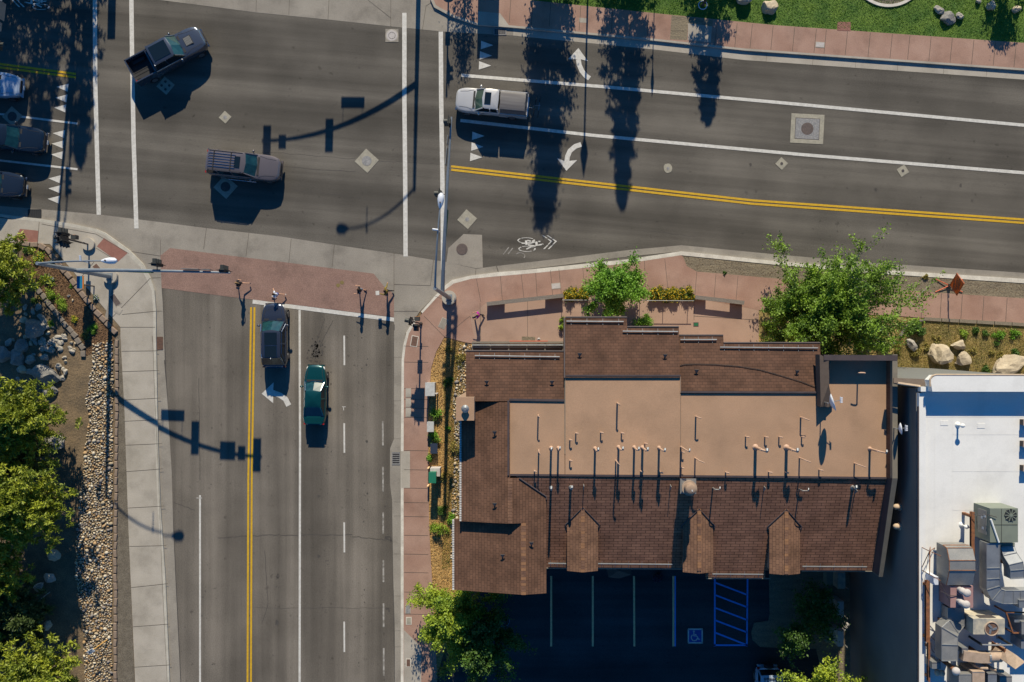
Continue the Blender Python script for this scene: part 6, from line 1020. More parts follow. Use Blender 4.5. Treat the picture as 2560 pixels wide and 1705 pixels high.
person2(1198, 790, R(176), 'woman in a magenta top walking beside the long timber bench', J(knL=(.18, .09, .5), anL=(.34, .09, .09), knR=(-.08, -.09, .5), anR=(-.4, -.09, .16), toeR=(-.26, -.09, .04), elL=(.06, .28, 1.18), wrL=(.24, .32, 1.1), elR=(.12, -.26, 1.2), wrR=(.34, -.2, 1.16)), 'cloth_magenta', 'cloth_black', 'cloth_khaki', 'hair_blond', long=True, hgt=1.68)

# ---------------------------------------------------------------- vegetation
def quadcloud(name, C, size, mat_, parent, seed=0, aspect=.6, flat=.0, D=None):    # one small leaf face per centre
    rng = np.random.default_rng(seed); n = len(C); C = np.asarray(C, dtype=np.float64); u = rng.normal(size=(n, 3))
    if D is not None: u = np.asarray(D)+u*.35
    u /= np.linalg.norm(u, axis=1, keepdims=True)+1e-9; w = rng.normal(size=(n, 3)); w[:, 2] += flat; v = np.cross(w, u); v /= np.linalg.norm(v, axis=1, keepdims=True)+1e-9; s = (size*rng.uniform(.55, 1.35, (n, 1)))
    A = C-u*s; B = C+v*s*aspect; Dd = C-v*s*aspect; E = C+u*s; vs = np.stack([A, B, E, Dd], 1).reshape(-1, 3)
    me = bpy.data.meshes.new(name); me.vertices.add(4*n); me.vertices.foreach_set('co', vs.astype(np.float32).ravel()); me.loops.add(4*n); me.loops.foreach_set('vertex_index', np.arange(4*n, dtype=np.int32)); me.polygons.add(n); me.polygons.foreach_set('loop_start', np.arange(0, 4*n, 4, dtype=np.int32)); me.polygons.foreach_set('loop_total', np.full(n, 4, dtype=np.int32)); me.materials.append(M[mat_]); me.update(); me.validate()
    o = bpy.data.objects.new(name, me); COL.objects.link(o); o.parent = parent; return o
def broadleaf(name, label, px, py, h, rad, leaf, nb=26, leaves=9000, size=.09, bark='bark', seed=1, z0=.3, group=None, lean=(0, 0), zb=KH, loc=None, cone=1.0, cat='tree', trunk=.12, sub=7, spread=.25, droop=0, bias=None):
    rng = np.random.default_rng(seed); b = loc or W(px, py, 0); t = thing(name, label, cat, (b.x, b.y, zb), 0, group); g = MB(); top = Vector((lean[0], lean[1], h*.93)); g.tube([(0, 0, -.1), tuple(top*.35), tuple(top*.7), tuple(top)], [trunk, trunk*.8, trunk*.5, trunk*.15], 10); obj('trunk', g, bark, t, True)
    br = MB(); tips = []
    for i in range(nb):
        u = z0+(1-z0)*(i+rng.uniform(0, 1))/nb*.96; az = i*2.399+rng.uniform(-.5, .5); s = top*u; prof = (1-((u-z0)/(1-z0))**1.5)*cone+.22
        if bias is not None: prof *= 1+bias[2]*math.cos(az-math.atan2(bias[1], bias[0]))
        L = rad*prof*rng.uniform(.62, 1.12); el = R(18+45*(u-z0))+rng.uniform(-.15, .25)-droop; d = Vector((math.cos(az)*math.cos(el), math.sin(az)*math.cos(el), math.sin(el))); m = s+d*L*.5+Vector((0, 0, -.04*L)); e = s+d*L+Vector((0, 0, .08*L))
        r0 = trunk*.38*(1-u*.6); br.tube([s, m, e], [r0, r0*.6, r0*.15], 5)
        for k in range(sub):
            f = rng.uniform(.3, 1.0); o_ = s.lerp(m, f*2) if f < .5 else m.lerp(e, f*2-1); dd = (d+Vector(rng.normal(size=3))*.55).normalized(); l2 = L*rng.uniform(.16, .36); e2 = o_+dd*l2; br.tube([o_, e2], [r0*.35, r0*.08], 4); tips.append((o_, e2))
        tips.append((m, e))
    obj('branches', br, bark, t, True); per = max(1, leaves//len(tips)); C = []
    for a, b2 in tips:
        nn = int(per*rng.uniform(.4, 1.6)); f = rng.uniform(.25, 1.08, nn)[:, None]; P = np.array(a)*(1-f)+np.array(b2)*f; C.append(P+rng.normal(size=(nn, 3))*spread*rng.uniform(.5, 1.2))
    C = np.concatenate(C); C = C[C[:, 2] > .1]; quadcloud('crown', C, size, leaf, t, seed, flat=.6); return t
def pine(name, label, px, py, h, rad, leaf, seed, tufts=520, per=24, nl=.27, z0=.15, spruce=False, group=None, zb=KH, cone=1.0, loc=None, shape=.75, tr=.16, dens=1.0):
    rng = np.random.default_rng(seed); b = loc or W(px, py, 0); t = thing(name, label, 'tree', (b.x, b.y, zb), 0, group); g = MB(); g.tube([(0, 0, -.1), (.05, .02, h*.5), (0, 0, h)], [tr, tr*.6, .02], 9); obj('trunk', g, 'bark', t, True); br = MB(); C, D = [], []; nb = int(tufts/9)
    for i in range(nb):
        u = z0+(1-z0)*((i+rng.uniform(0, 1))/nb); az = i*2.399+rng.uniform(-.4, .4); L = rad*((1-(u-z0)/(1-z0))**shape*cone+.06)*rng.uniform(.65, 1.12); s = Vector((0, 0, h*u)); el = -.12 if spruce else R(8+30*u); d = Vector((math.cos(az)*math.cos(el), math.sin(az)*math.cos(el), math.sin(el))); e = s+d*L; br.tube([s, s.lerp(e, .5)-Vector((0, 0, .03*L)), e], [.05*(1-u)+.015, .03, .008], 5)
        for k in range(9):
            f = rng.uniform(.25, 1.03)**.8; o_ = s+d*L*f+Vector(rng.normal(size=3)*np.array([.22, .22, .1]))*max(.25, L*.35)
            C.append(o_); D.append(d)
    obj('branches', br, 'bark', t, True); C = np.array([tuple(c) for c in C]); n = len(C); C2 = np.repeat(C, per, 0); dirs = rng.normal(size=(n*per, 3)); dirs[:, 2] += .45; dirs /= np.linalg.norm(dirs, axis=1, keepdims=True); C2 = C2+dirs*nl*.75
    quadcloud('crown', C2, nl*.62, leaf, t, seed, aspect=.3, D=dirs); return t
pine('pine_tree', 'yellow green pine at the left edge below the corner', 10, 690, 6.8, 3.1, 'leaf_pine', 3, 900, loc=W(62, 690, 0)); pine('pine_tree', 'large bright pine in the middle of the left edge', 60, 1040, 5.8, 3.6, 'leaf_pine', 4, 1050, loc=W(118, 1035, 0), z0=.3)
pine('pine_tree', 'bright green pine directly below the large middle pine', 0, 0, 6.4, 4.3, 'leaf_pine', 5, 1400, loc=W(130, 1235, 0), z0=.28); pine('pine_tree', 'bright pine at the bottom left corner', 0, 0, 4.8, 3.9, 'leaf_pine', 6, 1100, loc=W(140, 1665, 0), z0=.25)
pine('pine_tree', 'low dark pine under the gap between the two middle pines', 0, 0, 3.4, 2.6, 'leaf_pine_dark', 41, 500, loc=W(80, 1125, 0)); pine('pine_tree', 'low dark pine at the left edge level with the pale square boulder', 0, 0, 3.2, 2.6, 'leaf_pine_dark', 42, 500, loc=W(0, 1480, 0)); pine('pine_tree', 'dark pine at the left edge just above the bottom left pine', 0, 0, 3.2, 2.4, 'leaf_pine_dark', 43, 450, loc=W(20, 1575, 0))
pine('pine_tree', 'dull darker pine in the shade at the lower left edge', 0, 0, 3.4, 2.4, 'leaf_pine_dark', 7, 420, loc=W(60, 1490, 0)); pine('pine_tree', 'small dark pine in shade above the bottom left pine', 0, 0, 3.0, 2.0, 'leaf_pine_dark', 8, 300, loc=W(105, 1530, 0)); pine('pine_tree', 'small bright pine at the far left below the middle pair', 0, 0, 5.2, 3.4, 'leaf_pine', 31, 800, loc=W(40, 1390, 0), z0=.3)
broadleaf('maple_tree', 'compact bright green tree between the flowers in front of the building', 0, 0, 4.6, 2.5, 'leaf_maple', 44, 36000, .075, seed=11, loc=W(1528, 728, 0), z0=.2, cone=.9, sub=9, spread=.17)
broadleaf('birch_tree', 'very large open green tree with white limbs beside the lower pavement', 0, 0, 6.2, 5.4, 'leaf_birch', 84, 110000, .085, bark='bark_white', seed=19, loc=W(2000, 790, 0), z0=.12, cone=.85, sub=13, spread=.18, trunk=.17, bias=(1, .0, .22))
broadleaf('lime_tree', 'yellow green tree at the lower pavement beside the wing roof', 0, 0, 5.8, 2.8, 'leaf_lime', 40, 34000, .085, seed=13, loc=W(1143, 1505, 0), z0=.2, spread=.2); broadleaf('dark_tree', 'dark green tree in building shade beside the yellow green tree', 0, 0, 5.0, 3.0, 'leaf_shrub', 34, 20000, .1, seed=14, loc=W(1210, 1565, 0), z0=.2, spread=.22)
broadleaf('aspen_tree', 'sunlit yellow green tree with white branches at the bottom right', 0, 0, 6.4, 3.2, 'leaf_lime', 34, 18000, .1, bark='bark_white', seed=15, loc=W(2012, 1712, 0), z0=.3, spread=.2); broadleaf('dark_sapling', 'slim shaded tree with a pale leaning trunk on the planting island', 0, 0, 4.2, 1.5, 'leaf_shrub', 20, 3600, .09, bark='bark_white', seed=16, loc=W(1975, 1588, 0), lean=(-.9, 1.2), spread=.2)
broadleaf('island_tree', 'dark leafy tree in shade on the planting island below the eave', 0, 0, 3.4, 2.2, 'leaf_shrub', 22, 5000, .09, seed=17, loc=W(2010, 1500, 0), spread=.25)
# trees beyond the top edge: their shadows fall into the picture
def sh(px, py): return W(px, py, 0)
broadleaf('shade_tree', 'broad tree beyond the top edge shading the right crosswalk lanes', 0, 0, 12.3, 2.15, 'leaf_birch', 60, 17000, .13, seed=21, loc=sh(1376, -125), z0=.12, cone=.7, spread=.25, trunk=.2, zb=0, droop=.35); pine('spruce_tree', 'tall spruce beyond the top edge with a pointed shadow', 0, 0, 11.1, 2.25, 'leaf_pine_dark', 22, 1100, 14, .24, loc=sh(1570, -145), spruce=True, zb=0, shape=.72)
pine('spruce_tree', 'shorter spruce beyond the lawn edge', 0, 0, 7.1, 2.1, 'leaf_pine_dark', 23, 560, 12, .24, loc=sh(1778, -118), spruce=True, zb=0, shape=.7, z0=.25)
for i, (x, y, h_, r_, s_, lb) in enumerate(((215, -260, 11.2, 2.3, 24, 'tall spruce beyond the top left edge nearest the crosswalk'), (112, -235, 10.4, 2.8, 25, 'spruce beyond the top left corner'), (20, -245, 12.0, 3.1, 26, 'wide spruce beyond the left end of the top edge'), (-20, -190, 9.6, 2.9, 47, 'dense spruce left of the others beyond the top edge'), (-75, -150, 10.0, 3.2, 27, 'low branched spruce beyond the left corner of the frame'))): pine('spruce_tree', lb, 0, 0, h_, r_, 'leaf_pine_dark', s_, 900, 13, .25, loc=sh(x, y), spruce=True, zb=0, shape=.6)
broadleaf('shade_tree', 'loose tree beyond the top edge dappling the pavement corner', 0, 0, 5.2, 1.1, 'leaf_birch', 20, 1800, .09, seed=28, loc=sh(1165, -105), z0=.2, spread=.3, zb=0)
broadleaf('shade_tree', 'round tree beyond the top right edge of the lawn', 0, 0, 3.2, 1.6, 'leaf_birch', 20, 3000, .1, seed=29, loc=sh(2500, -75), spread=.2, zb=0)
# shrubs
def shrub(label, px, py, r, h_, leaf, seed, n=900, size=.055, flower=None, name='shrub', zb=.12, cat='shrub', group=None, nf=220):
    rng = np.random.default_rng(seed); b = W(px, py, zb); t = thing(name, label, cat, b, 0, group); g = MB()
    for k in range(6): a = k*1.05; g.tube([(0, 0, 0), (r*.6*math.cos(a), r*.6*math.sin(a), h_*.8)], [.02, .006], 4)
    obj('stems', g, 'bark', t); k = max(6, int(r*r*40)); cc = rng.normal(size=(k, 3)); cc /= np.linalg.norm(cc, axis=1, keepdims=True); cc *= rng.uniform(.3, .95, (k, 1)); cc[:, 2] = abs(cc[:, 2]); cc *= np.array([r, r, h_]); idx = rng.integers(0, k, n); C = cc[idx]+rng.normal(size=(n, 3))*np.array([.24, .24, .15])*min(r, .45); C[:, 2] = abs(C[:, 2]); quadcloud('foliage', C, size, leaf, t, seed, flat=.5)
    if flower: i2 = rng.integers(0, n, nf); F_ = C[i2]+np.array([0, 0, .05]); quadcloud('flowers', F_, size*.8, flower, t, seed+1, aspect=1, flat=2)['kind'] = 'stuff'
    return t
for i, (x, r) in enumerate(((1426, .6), (1458, .5), (1668, .6), (1650, .55), (1694, .62), (1718, .55), (1632, .5))): shrub('yellow flowering bush in the bed along the rail, %s from the left' % ORD[sorted([1426, 1458, 1632, 1650, 1668, 1694, 1718]).index(x)], x, 737, r, .65, 'leaf_shrub', 50+i, 1900, .055, 'petal_yellow', group='yellow flowering bushes', nf=700)
shrub('green bush behind the compact tree beside the roof step', 1608, 806, .85, .7, 'leaf_maple', 60, 2200); shrub('narrow green bush against the canopy end', 1407, 812, .32, .6, 'leaf_bright', 61, 700); shrub('narrow second green bush below the canopy end bush', 1407, 795, .28, .5, 'leaf_bright', 62, 500)
for i, (x, y, r, l, lb) in enumerate(((1088, 1035, .62, 'leaf_maple', 'leafy bush below the tall pale cabinet'), (1087, 1092, .5, 'leaf_maple', 'leafy bush between the small cabinet and the blue one'), (1123, 955, .42, 'leaf_shrub', 'dark bush in the wood chips right of the tall cabinet'), (1074, 1147, .33, 'leaf_maple', 'thin bush above the green cabinet'), (1110, 1190, .35, 'leaf_dry', 'dry bush right of the green cabinet'), (1105, 1275, .4, 'leaf_shrub', 'small bush in the chips below the green cabinet'), (1130, 1295, .45, 'leaf_maple', 'small bush at the wing roof corner'), (1100, 1322, .75, 'leaf_bright', 'large bright bush beside the wing roof gutter'), (1122, 1072, .22, 'leaf_maple', 'tiny green tuft in the wood chips'), (1140, 1120, .55, 'leaf_dry', 'dry grassy bush beside the river stones'), (1120, 870, .35, 'leaf_dry', 'dry tuft at the upper end of the wood chips'), (1150, 900, .45, 'leaf_dry', 'dry tuft beside the upper left roof corner'))): shrub(lb, x, y, r, r*.9, l, 70+i, int(1500*r), .05)
for i, (x, y, r, l, f, lb) in enumerate(((128, 735, .62, 'leaf_bright', None, 'bright spiky grass clump below the white flowers'), (157, 765, .58, 'leaf_bright', None, 'brightest round grass clump in the brown mulch'), (125, 697, .45, 'leaf_shrub', 'petal_white', 'white flowering clump beside the inner edging'), (35, 620, .45, 'leaf_shrub', 'petal_white', 'white flowering clump at the upper bed corner'), (98, 645, .5, 'leaf_bright', 'petal_yellow', 'yellow flowered green clump near the edging'), (132, 657, .25, 'leaf_shrub', 'petal_white', 'small white flower tuft by the outer edging'), (72, 628, .4, 'leaf_shrub', None, 'green tuft at the bend of the edging'), (130, 811, .3, 'leaf_bright', None, 'small green rosette left of the inner edging'), (186, 797, .3, 'leaf_bright', 'petal_yellow', 'small yellow flowered tuft in the mulch'), (211, 835, .4, 'leaf_dry', None, 'dull tuft at the inner edging end'), (233, 825, .4, 'leaf_maple', None, 'green tuft near the lower mulch corner'), (110, 693, .3, 'leaf_maple', None, 'green sprig left of the white flowers'), (180, 715, .18, 'leaf_maple', None, 'tiny sprig beside the stones in the mulch'), (100, 745, .22, 'leaf_dry', None, 'yellowish cushion plant left of the inner edging'), (85, 755, .32, 'leaf_shrub', None, 'green rosette above the garden rocks'), (240, 745, .25, 'leaf_shrub', 'petal_white', 'small shrub behind the outer edging in pole shade'))): shrub(lb, x, y, r, r*.7, l, 90+i, int(1700*r), .045, f, nf=int(260*r))
shrub('large spiky green grass clump by the curved edging', 2290, 822, .8, .8, 'leaf_shrub', 120, 1800, .09)
for i, (x, y, r, l) in enumerate(((2440, 828, .3, 'leaf_shrub'), (2462, 835, .3, 'leaf_shrub'), (2495, 838, .45, 'leaf_maple'), (2535, 835, .4, 'leaf_maple'), (2492, 858, .25, 'leaf_shrub'), (2408, 835, .35, 'leaf_bright'), (2340, 850, .35, 'leaf_dry'), (2290, 880, .4, 'leaf_dry'), (2318, 868, .3, 'leaf_dry'), (2463, 925, .35, 'leaf_shrub'), (2540, 880, .35, 'leaf_shrub'), (2500, 890, .3, 'leaf_dry'), (2478, 880, .25, 'leaf_dry'), (2240, 870, .5, 'leaf_dry'), (2205, 865, .7, 'leaf_maple'), (2160, 860, .8, 'leaf_birch'), (1931, 860, .8, 'leaf_birch'), (1925, 820, .6, 'leaf_birch'), (2060, 865, .8, 'leaf_birch'), (2430, 878, .3, 'leaf_dry'))): shrub('low plant on the dry slope right of the building, %s from the left' % ORD[sorted([2440, 2462, 2495, 2535, 2492, 2408, 2340, 2290, 2318, 2463, 2540, 2500, 2478, 2240, 2205, 2160, 1931, 1925, 2060, 2430]).index(x)], x, y, r, r*.75, l, 130+i, int(1500*r), .055, group='plants on the dry slope')
shrub('tiny weed on the verge left of the road sign', 2312, 694, .25, .2, 'leaf_dry', 160, 250); shrub('tiny weed on the verge beside the left lower pavement', 1811, 684, .15, .12, 'leaf_shrub', 161, 150); shrub('purple brown bush under the eave beside the parking bay', 1646, 1441, .42, .6, 'cloth_bush' if 'cloth_bush' in M else 'leaf_shrub', 162, 700)
# rocks
from mathutils import noise as mnoise
def rockmesh(r, seed, n=3, rough=.22, flat=.7):
    b = bmesh.new(); bmesh.ops.create_icosphere(b, subdivisions=n, radius=1); rng = np.random.default_rng(seed); k = 15; pl = rng.normal(size=(k, 3)); pl /= np.linalg.norm(pl, axis=1, keepdims=True); off = rng.uniform(.5, .88, k)
    for v in b.verts:
        c = np.array(v.co); 
        for i in range(k):
            d = c @ pl[i]
            if d > off[i]: c = c-pl[i]*(d-off[i])*.97
        c = c*(1+.16*mnoise.noise(Vector(c)*2.2+Vector((seed*3.1, 0, 0)))+.07*mnoise.noise(Vector(c)*6+Vector((0, seed*1.7, 0)))); v.co = (c[0]*r[0], c[1]*r[1], c[2]*r[2])
    g = MB(); b.verts.index_update(); g.add([tuple(v.co) for v in b.verts], [tuple(v.index for v in f.verts) for f in b.faces]); b.free(); return g
def rock(label, px, py, rx, ry, rz, m, seed, rot=0, zb=.12, group=None, name='boulder', n=3):
    g = rockmesh((rx*1.18, ry*1.18, rz*1.1), seed, n); o = obj(name, g, m, None, False, fix=False); me = o.data; p = W(px, py, zb+rz*.4); o.location = (p.x, p.y, zb+rz*.35); o.rotation_euler.z = rot; 
    return setp(o, label, 'rock', group)
rock('largest rounded pale boulder on the dry slope', 2347, 887, .92, .88, .8, 'rock_tan', 1, .3); rock('small pale boulder above another on the dry slope', 2396, 863, .52, .44, .4, 'rock_tan', 2); rock('medium pale boulder right of the largest one', 2407, 900, .75, .56, .45, 'rock_tan', 3, .5); rock('wide creased pale boulder near the right edge', 2522, 915, 1.2, .72, .6, 'rock_tan', 4, .35); rock('flat grey slab rock below the spiky grass clump', 2277, 861, .55, .35, .3, 'rock_grey', 5, -.7)
rock('smooth tan boulder on the lawn near the top', 1921, 17, .6, .55, .5, 'rock_tan', 6, .4, KH); rock('grey boulder cut by the top edge of the lawn', 1855, -2, .65, .5, .5, 'rock_grey', 7, 0, KH); rock('dark craggy flat boulder on the lawn', 2370, 46, .62, .55, .35, 'rock_dark', 8, .2, KH); rock('small pale rock touching the dark boulder on its left', 2348, 24, .36, .28, .3, 'rock_grey', 9, -.6, KH); rock('small pale rock touching the dark boulder on its right', 2400, 40, .3, .26, .26, 'rock_grey', 10, 0, KH)
rock('grey brown boulder at the top right of the lawn', 2476, 15, .5, .35, .42, 'rock_grey', 11, .9, KH); rock('small pale rock beside the top right boulder', 2447, 3, .25, .2, .2, 'rock_grey', 12, 0, KH); rock('brown rock at the far top right corner', 2544, 23, .35, .28, .3, 'rock_tan', 13, 0, KH)
GR = [(84, 822, 1.0, .85, 'large grey boulder with its lower part in shade'), (50, 868, .75, .7, 'grey boulder second from the left edge in the rock pile'), (8, 885, .7, .9, 'grey boulder cut by the left edge in the rock pile'), (42, 893, .8, .7, 'brownish boulder in the middle of the rock pile'), (115, 940, 1.25, .9, 'broad flat dark boulder above the large middle pine'), (125, 978, .7, .5, 'flat boulder just right of the large middle pine'), (135, 1105, .75, .8, 'bluish boulder between the two middle pines'), (75, 900, .5, .42, 'angular grey rock left of the broad flat boulder'), (110, 893, .38, .36, 'rounded grey rock above the broad flat boulder'), (57, 925, .4, .42, 'grey rock just above the large middle pine'), (145, 917, .32, .3, 'rounded grey rock at the edge of the rock pile'), (163, 930, .32, .28, 'dark rock at the right end of the rock pile'), (135, 1385, .55, .55, 'pale square boulder with holes in the lower pine shade'), (125, 1443, .5, .5, 'pale pointed boulder in the deep pine shade'), (96, 1467, .55, .42, 'round speckled boulder in the deep pine shade'), (120, 1565, .45, .4, 'grey boulder half hidden above the bottom pine'), (85, 1530, .6, .5, 'dark boulder beside the fallen branch'), (105, 795, .45, .35, 'brown grey rock behind the large shaded boulder'), (60, 800, .4, .3, 'flat grey rock left of the large shaded boulder'), (62, 768, .32, .25, 'pale rock near the green rosette'), (82, 778, .28, .22, 'white pointed rock near the green rosette'), (65, 785, .22, .18, 'small pale rock beside the white pointed rock'), (97, 768, .33, .28, 'tan angular rock by the inner edging'), (172, 740, .14, .14, 'small round white stone in the brown mulch'), (182, 751, .15, .13, 'small grey stone in the brown mulch'), (92, 770, .25, .2, 'small white rock above the tan angular rock'), (155, 945, .3, .24, 'tan rock right of the broad flat boulder')]
for i, (x, y, a, b_, lb) in enumerate(GR): rock(lb, x, y, a*.85, b_*.85, min(a, b_)*.7, 'rock_dark' if a > .6 else ('rock_grey' if i % 3 else 'rock_tan'), 200+i, i*.7, KH-.03)
rng = random.Random(8)
base = [rock('x', 0, 0, .2, .16, .12, m, 300+i, 0, KH, 'loose rocks beside the rock pile', 'loose_rock', 2) for i, m in enumerate(('rock_tan', 'rock_grey', 'rock_grey'))]
spots = []
for k in range(62):
    if k < 34: x = rng.uniform(95, 190); y = 790+(x-95)*.55+rng.uniform(0, 70)
    else: x = rng.uniform(20, 165); y = rng.uniform(840, 950)
    spots.append((x, y))
for i, (x, y) in enumerate(spots):
    o = base[i] if i < 3 else base[i % 3].copy()
    if i >= 3: COL.objects.link(o)
    p = W(x, y, KH); o.location = (p.x, p.y, KH+.02); s = rng.uniform(.6, 1.45); o.scale = (s*rng.uniform(.8, 1.2), s, s); o.rotation_euler.z = rng.uniform(0, 6); o['label'] = ('loose pale rock scattered beside the inner edging' if i < 34 else 'loose rock wedged among the dark boulders'); o['group'] = 'loose rocks by the inner edging' if i < 34 else 'loose rocks among the boulders'
# edging blocks
bm0 = MB(); bm0.box((0, 0, .06), (.58, .40, .20)); eb = obj('edging_block', bm0, 'block', None); mdb = eb.modifiers.new('b', 'BEVEL'); mdb.width = .05; mdb.segments = 2; eg = obj('edging_block', bm0, 'block_grey', None); mdb = eg.modifiers.new('b', 'BEVEL'); mdb.width = .05; mdb.segments = 2; used = {}
def edging(path, step, src, label, group, wob=.04, sc=(1, 1)):
    P = [W(x, y, KH) for x, y in path]; L = 0; nxt = step/2
    for a, b_ in zip(P, P[1:]):
        d = (b_-a).length
        while nxt <= L+d:
            p = a.lerp(b_, (nxt-L)/d); o = src if src.name not in used else src.copy()
            if src.name in used: COL.objects.link(o)
            used[src.name] = 1; o.location = (p.x+rng.uniform(-wob, wob), p.y+rng.uniform(-wob, wob), KH-.03+rng.uniform(-.02, .03)); o.rotation_euler.z = math.atan2((b_-a).y, (b_-a).x)+rng.uniform(-.12, .12); o.scale = (sc[0]*rng.uniform(.9, 1.02)*step/.62, sc[1]*rng.uniform(.88, 1.08), 1); setp(o, label, 'edging stone', group); nxt += step
        L += d
edging([(38, 604), (60, 610), (100, 613), (118, 622), (140, 650), (180, 700), (225, 760), (285, 828), (292, 845)], .62, eb, 'tan block in the diagonal edging row beside the left corner pavement', 'diagonal outer edging blocks')
edging([(72, 693), (110, 740), (150, 795), (190, 840), (207, 868), (208, 895)], .55, eg, 'grey block in the curved inner edging row of the mulch bed', 'inner edging blocks', sc=(1, .95))
edging([(293, 848), (293, 1000), (291, 1200), (289, 1400), (290, 1500), (289, 1750)], .63, eb, 'tan block in the long straight edging row right of the cobbles', 'straight edging blocks along the cobbles', .015, (1, .62))
# cobbles: one scattered mass
def cobbles(name, label, poly, n, smin, smax, seed, zb=KH-.01):
    rr = np.random.default_rng(seed); P = [W(x, y, 0) for x, y in poly]; xs = [p.x for p in P]; ys = [p.y for p in P]
    def inside(x, y):
        c = False; j = len(P)-1
        for i in range(len(P)):
            if (P[i].y > y) != (P[j].y > y) and x < (P[j].x-P[i].x)*(y-P[i].y)/(P[j].y-P[i].y)+P[i].x: c = not c
            j = i
        return c
    b = bmesh.new(); bmesh.ops.create_icosphere(b, subdivisions=1, radius=1); b.verts.index_update(); bv = np.array([tuple(v.co) for v in b.verts]); bf = np.array([[v.index for v in f.verts] for f in b.faces]); b.free()
    pts = []; tries = 0; grid = {}
    while len(pts) < n and tries < n*12:
        tries += 1; x = rr.uniform(min(xs), max(xs)); y = rr.uniform(min(ys), max(ys))
        if not inside(x, y): continue
        s = smin+(smax-smin)*rr.uniform(0, 1)**2.2; key = (int(x/.25), int(y/.25)); ok = True
        for dx in (-1, 0, 1):
            for dy in (-1, 0, 1):
                for q in grid.get((key[0]+dx, key[1]+dy), ()):
                    if (q[0]-x)**2+(q[1]-y)**2 < ((q[2]+s)*.78)**2: ok = False; break
                if not ok: break
            if not ok: break
        if ok: grid.setdefault(key, []).append((x, y, s)); pts.append((x, y, s))
    n = len(pts); V_ = np.empty((n, len(bv), 3)); 
    for i, (x, y, s) in enumerate(pts):
        sc = np.array([s*rr.uniform(.95, 1.3), s*rr.uniform(.7, .95), s*.6]); a = rr.uniform(0, 3.14); v = bv*(1+rr.normal(size=bv.shape)*.07)*sc; ca, sa = math.cos(a), math.sin(a); V_[i, :, 0] = v[:, 0]*ca-v[:, 1]*sa+x; V_[i, :, 1] = v[:, 0]*sa+v[:, 1]*ca+y; V_[i, :, 2] = v[:, 2]+zb+s*.3
    Fc = (bf[None]+(np.arange(n)*len(bv))[:, None, None]).reshape(-1, 3); me = bpy.data.meshes.new(name); me.from_pydata(V_.reshape(-1, 3).tolist(), [], Fc.tolist()); [me.materials.append(M['cobble_%d' % k]) for k in range(5)]; mi = np.repeat(rr.integers(0, 5, n), len(bf)); me.polygons.foreach_set('material_index', mi.astype(np.int32)); me.polygons.foreach_set('use_smooth', [True]*len(me.polygons)); o = bpy.data.objects.new(name, me); COL.objects.link(o); setp(o, label, 'cobbles', None, 'stuff')
cobbles('river_cobbles', 'pale rounded river cobbles filling the strip left of the straight edging', [(236, 860), (284, 850), (284, 1100), (282, 1400), (282, 1720), (215, 1720), (212, 1560), (192, 1440), (196, 1330), (205, 1220), (215, 1120), (228, 1040), (216, 1000), (230, 930)], 1900, .07, .19, 1)
cobbles('wall_cobbles', 'river stones along the building wall in the wood chip bed', [(1150, 862), (1185, 862), (1185, 900), (1166, 905), (1166, 1000), (1150, 1060), (1155, 1300), (1128, 1300), (1138, 1140), (1134, 1000), (1145, 930)], 900, .07, .2, 2, .1); cobbles('wall_cobbles', 'thin line of river stones below the wing roof corner', [(1128, 1310), (1140, 1310), (1140, 1400), (1128, 1400)], 60, .07, .15, 3, .1)
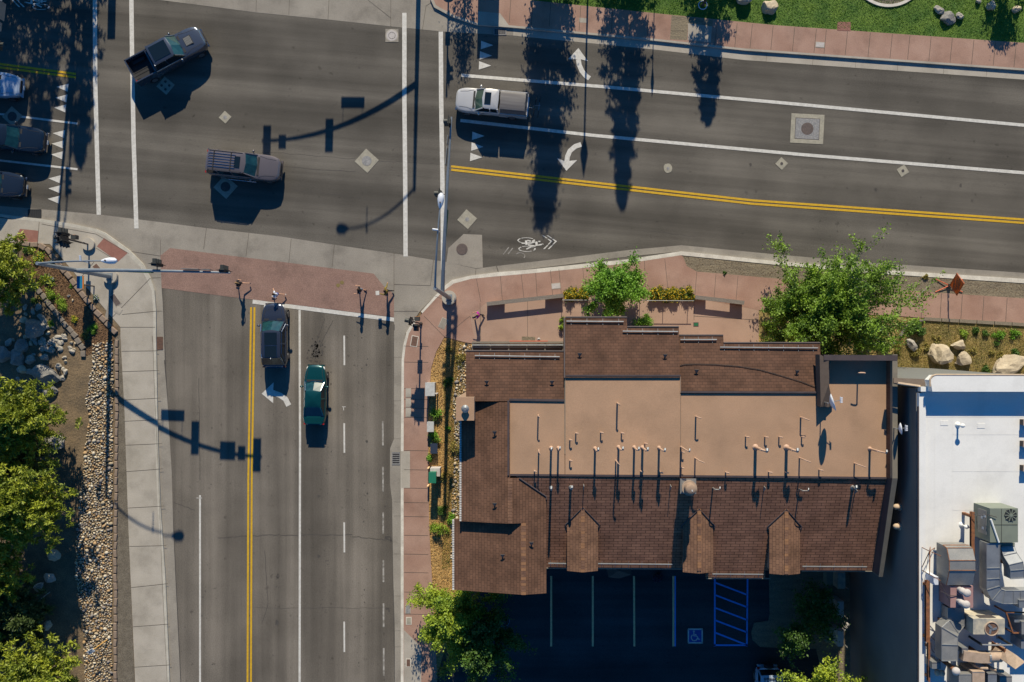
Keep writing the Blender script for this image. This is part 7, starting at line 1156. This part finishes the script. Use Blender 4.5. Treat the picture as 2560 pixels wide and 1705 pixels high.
# grass blades and wood chips
def scatter_quads(name, label, poly, n, size, m, seed, z, kind='stuff', asp=.25, up=.8, cat='grass'):
    rr = np.random.default_rng(seed); P = [W(x, y, 0) for x, y in poly]; x = rr.uniform(min(p.x for p in P), max(p.x for p in P), n); y = rr.uniform(min(p.y for p in P), max(p.y for p in P), n); ins = np.zeros(n, bool); j = len(P)-1
    for i in range(len(P)): c = ((P[i].y > y) != (P[j].y > y)) & (x < (P[j].x-P[i].x)*(y-P[i].y)/(P[j].y-P[i].y+1e-12)+P[i].x); ins ^= c; j = i
    C = np.stack([x[ins], y[ins], np.full(ins.sum(), z)+rr.uniform(0, size*.5, ins.sum())], 1); D = rr.normal(size=C.shape)*np.array([1, 1, .2])+np.array([0, 0, up]); o = quadcloud(name, C, size, m, None, seed, aspect=asp, D=D); return setp(o, label, cat, None, kind)
scatter_quads('lawn_grass', 'mown green grass of the lawn along the top', [(1250, -30), (1411, 8), (1668, 35), (1940, 62), (2560, 106), (2700, 115), (2700, -60), (1250, -60)], 60000, .055, 'leaf_grass' if 'leaf_grass' in M else 'leaf_shrub', 1, KH)
scatter_quads('wood_chips', 'orange wood chips covering the bed beside the building', [(1111, 842), (1160, 855), (1185, 862), (1160, 1440), (1120, 1600), (1093, 1684), (1073, 1320), (1071, 1125), (1069, 1039), (1078, 920), (1090, 880)], 26000, .05, 'wood_chips', 2, .105, asp=.4, up=0, cat='wood chips')
scatter_quads('dry_grass_strip', 'dry golden grass between the wood chips and the building', [(1118, 850), (1160, 858), (1160, 1300), (1125, 1420), (1105, 1420), (1112, 1100), (1108, 950)], 14000, .075, 'leaf_dry', 14, .11, asp=.15, up=1, cat='dry grass')
scatter_quads('mulch_bark', 'dark brown bark mulch in the corner bed', [(60, 612), (118, 622), (152, 655), (215, 740), (292, 822), (285, 860), (215, 890), (185, 840), (120, 760), (75, 697)], 16000, .045, 'bark_mulch', 3, KH, asp=.4, up=0, cat='bark mulch')
scatter_quads('dry_grass', 'thin dry grass on the slope at the right', [(2240, 800), (2310, 800), (2560, 812), (2700, 820), (2700, 960), (2560, 945), (2235, 925)], 42000, .07, 'leaf_dry', 4, .12, asp=.15, up=1, cat='dry grass')
scatter_quads('verge_litter', 'bark litter on the verge strip beside the lower kerb', [(1704, 641), (1940, 664), (2560, 710), (2560, 744), (1892, 690), (1742, 677), (1717, 663)], 7000, .04, 'bark_mulch', 5, KH-.03, asp=.3, up=0, cat='bark litter')
g = MB(); g.tube([W(62, 1522, .5), W(90, 1506, .6), (W(125, 1480, .5))], [.05, .045, .03], 6); c = W(90, 1506, .5); centred('fallen_branch', g, 'bark_white', c, label='pale bare branch lying in the deep pine shade', cat='branch')
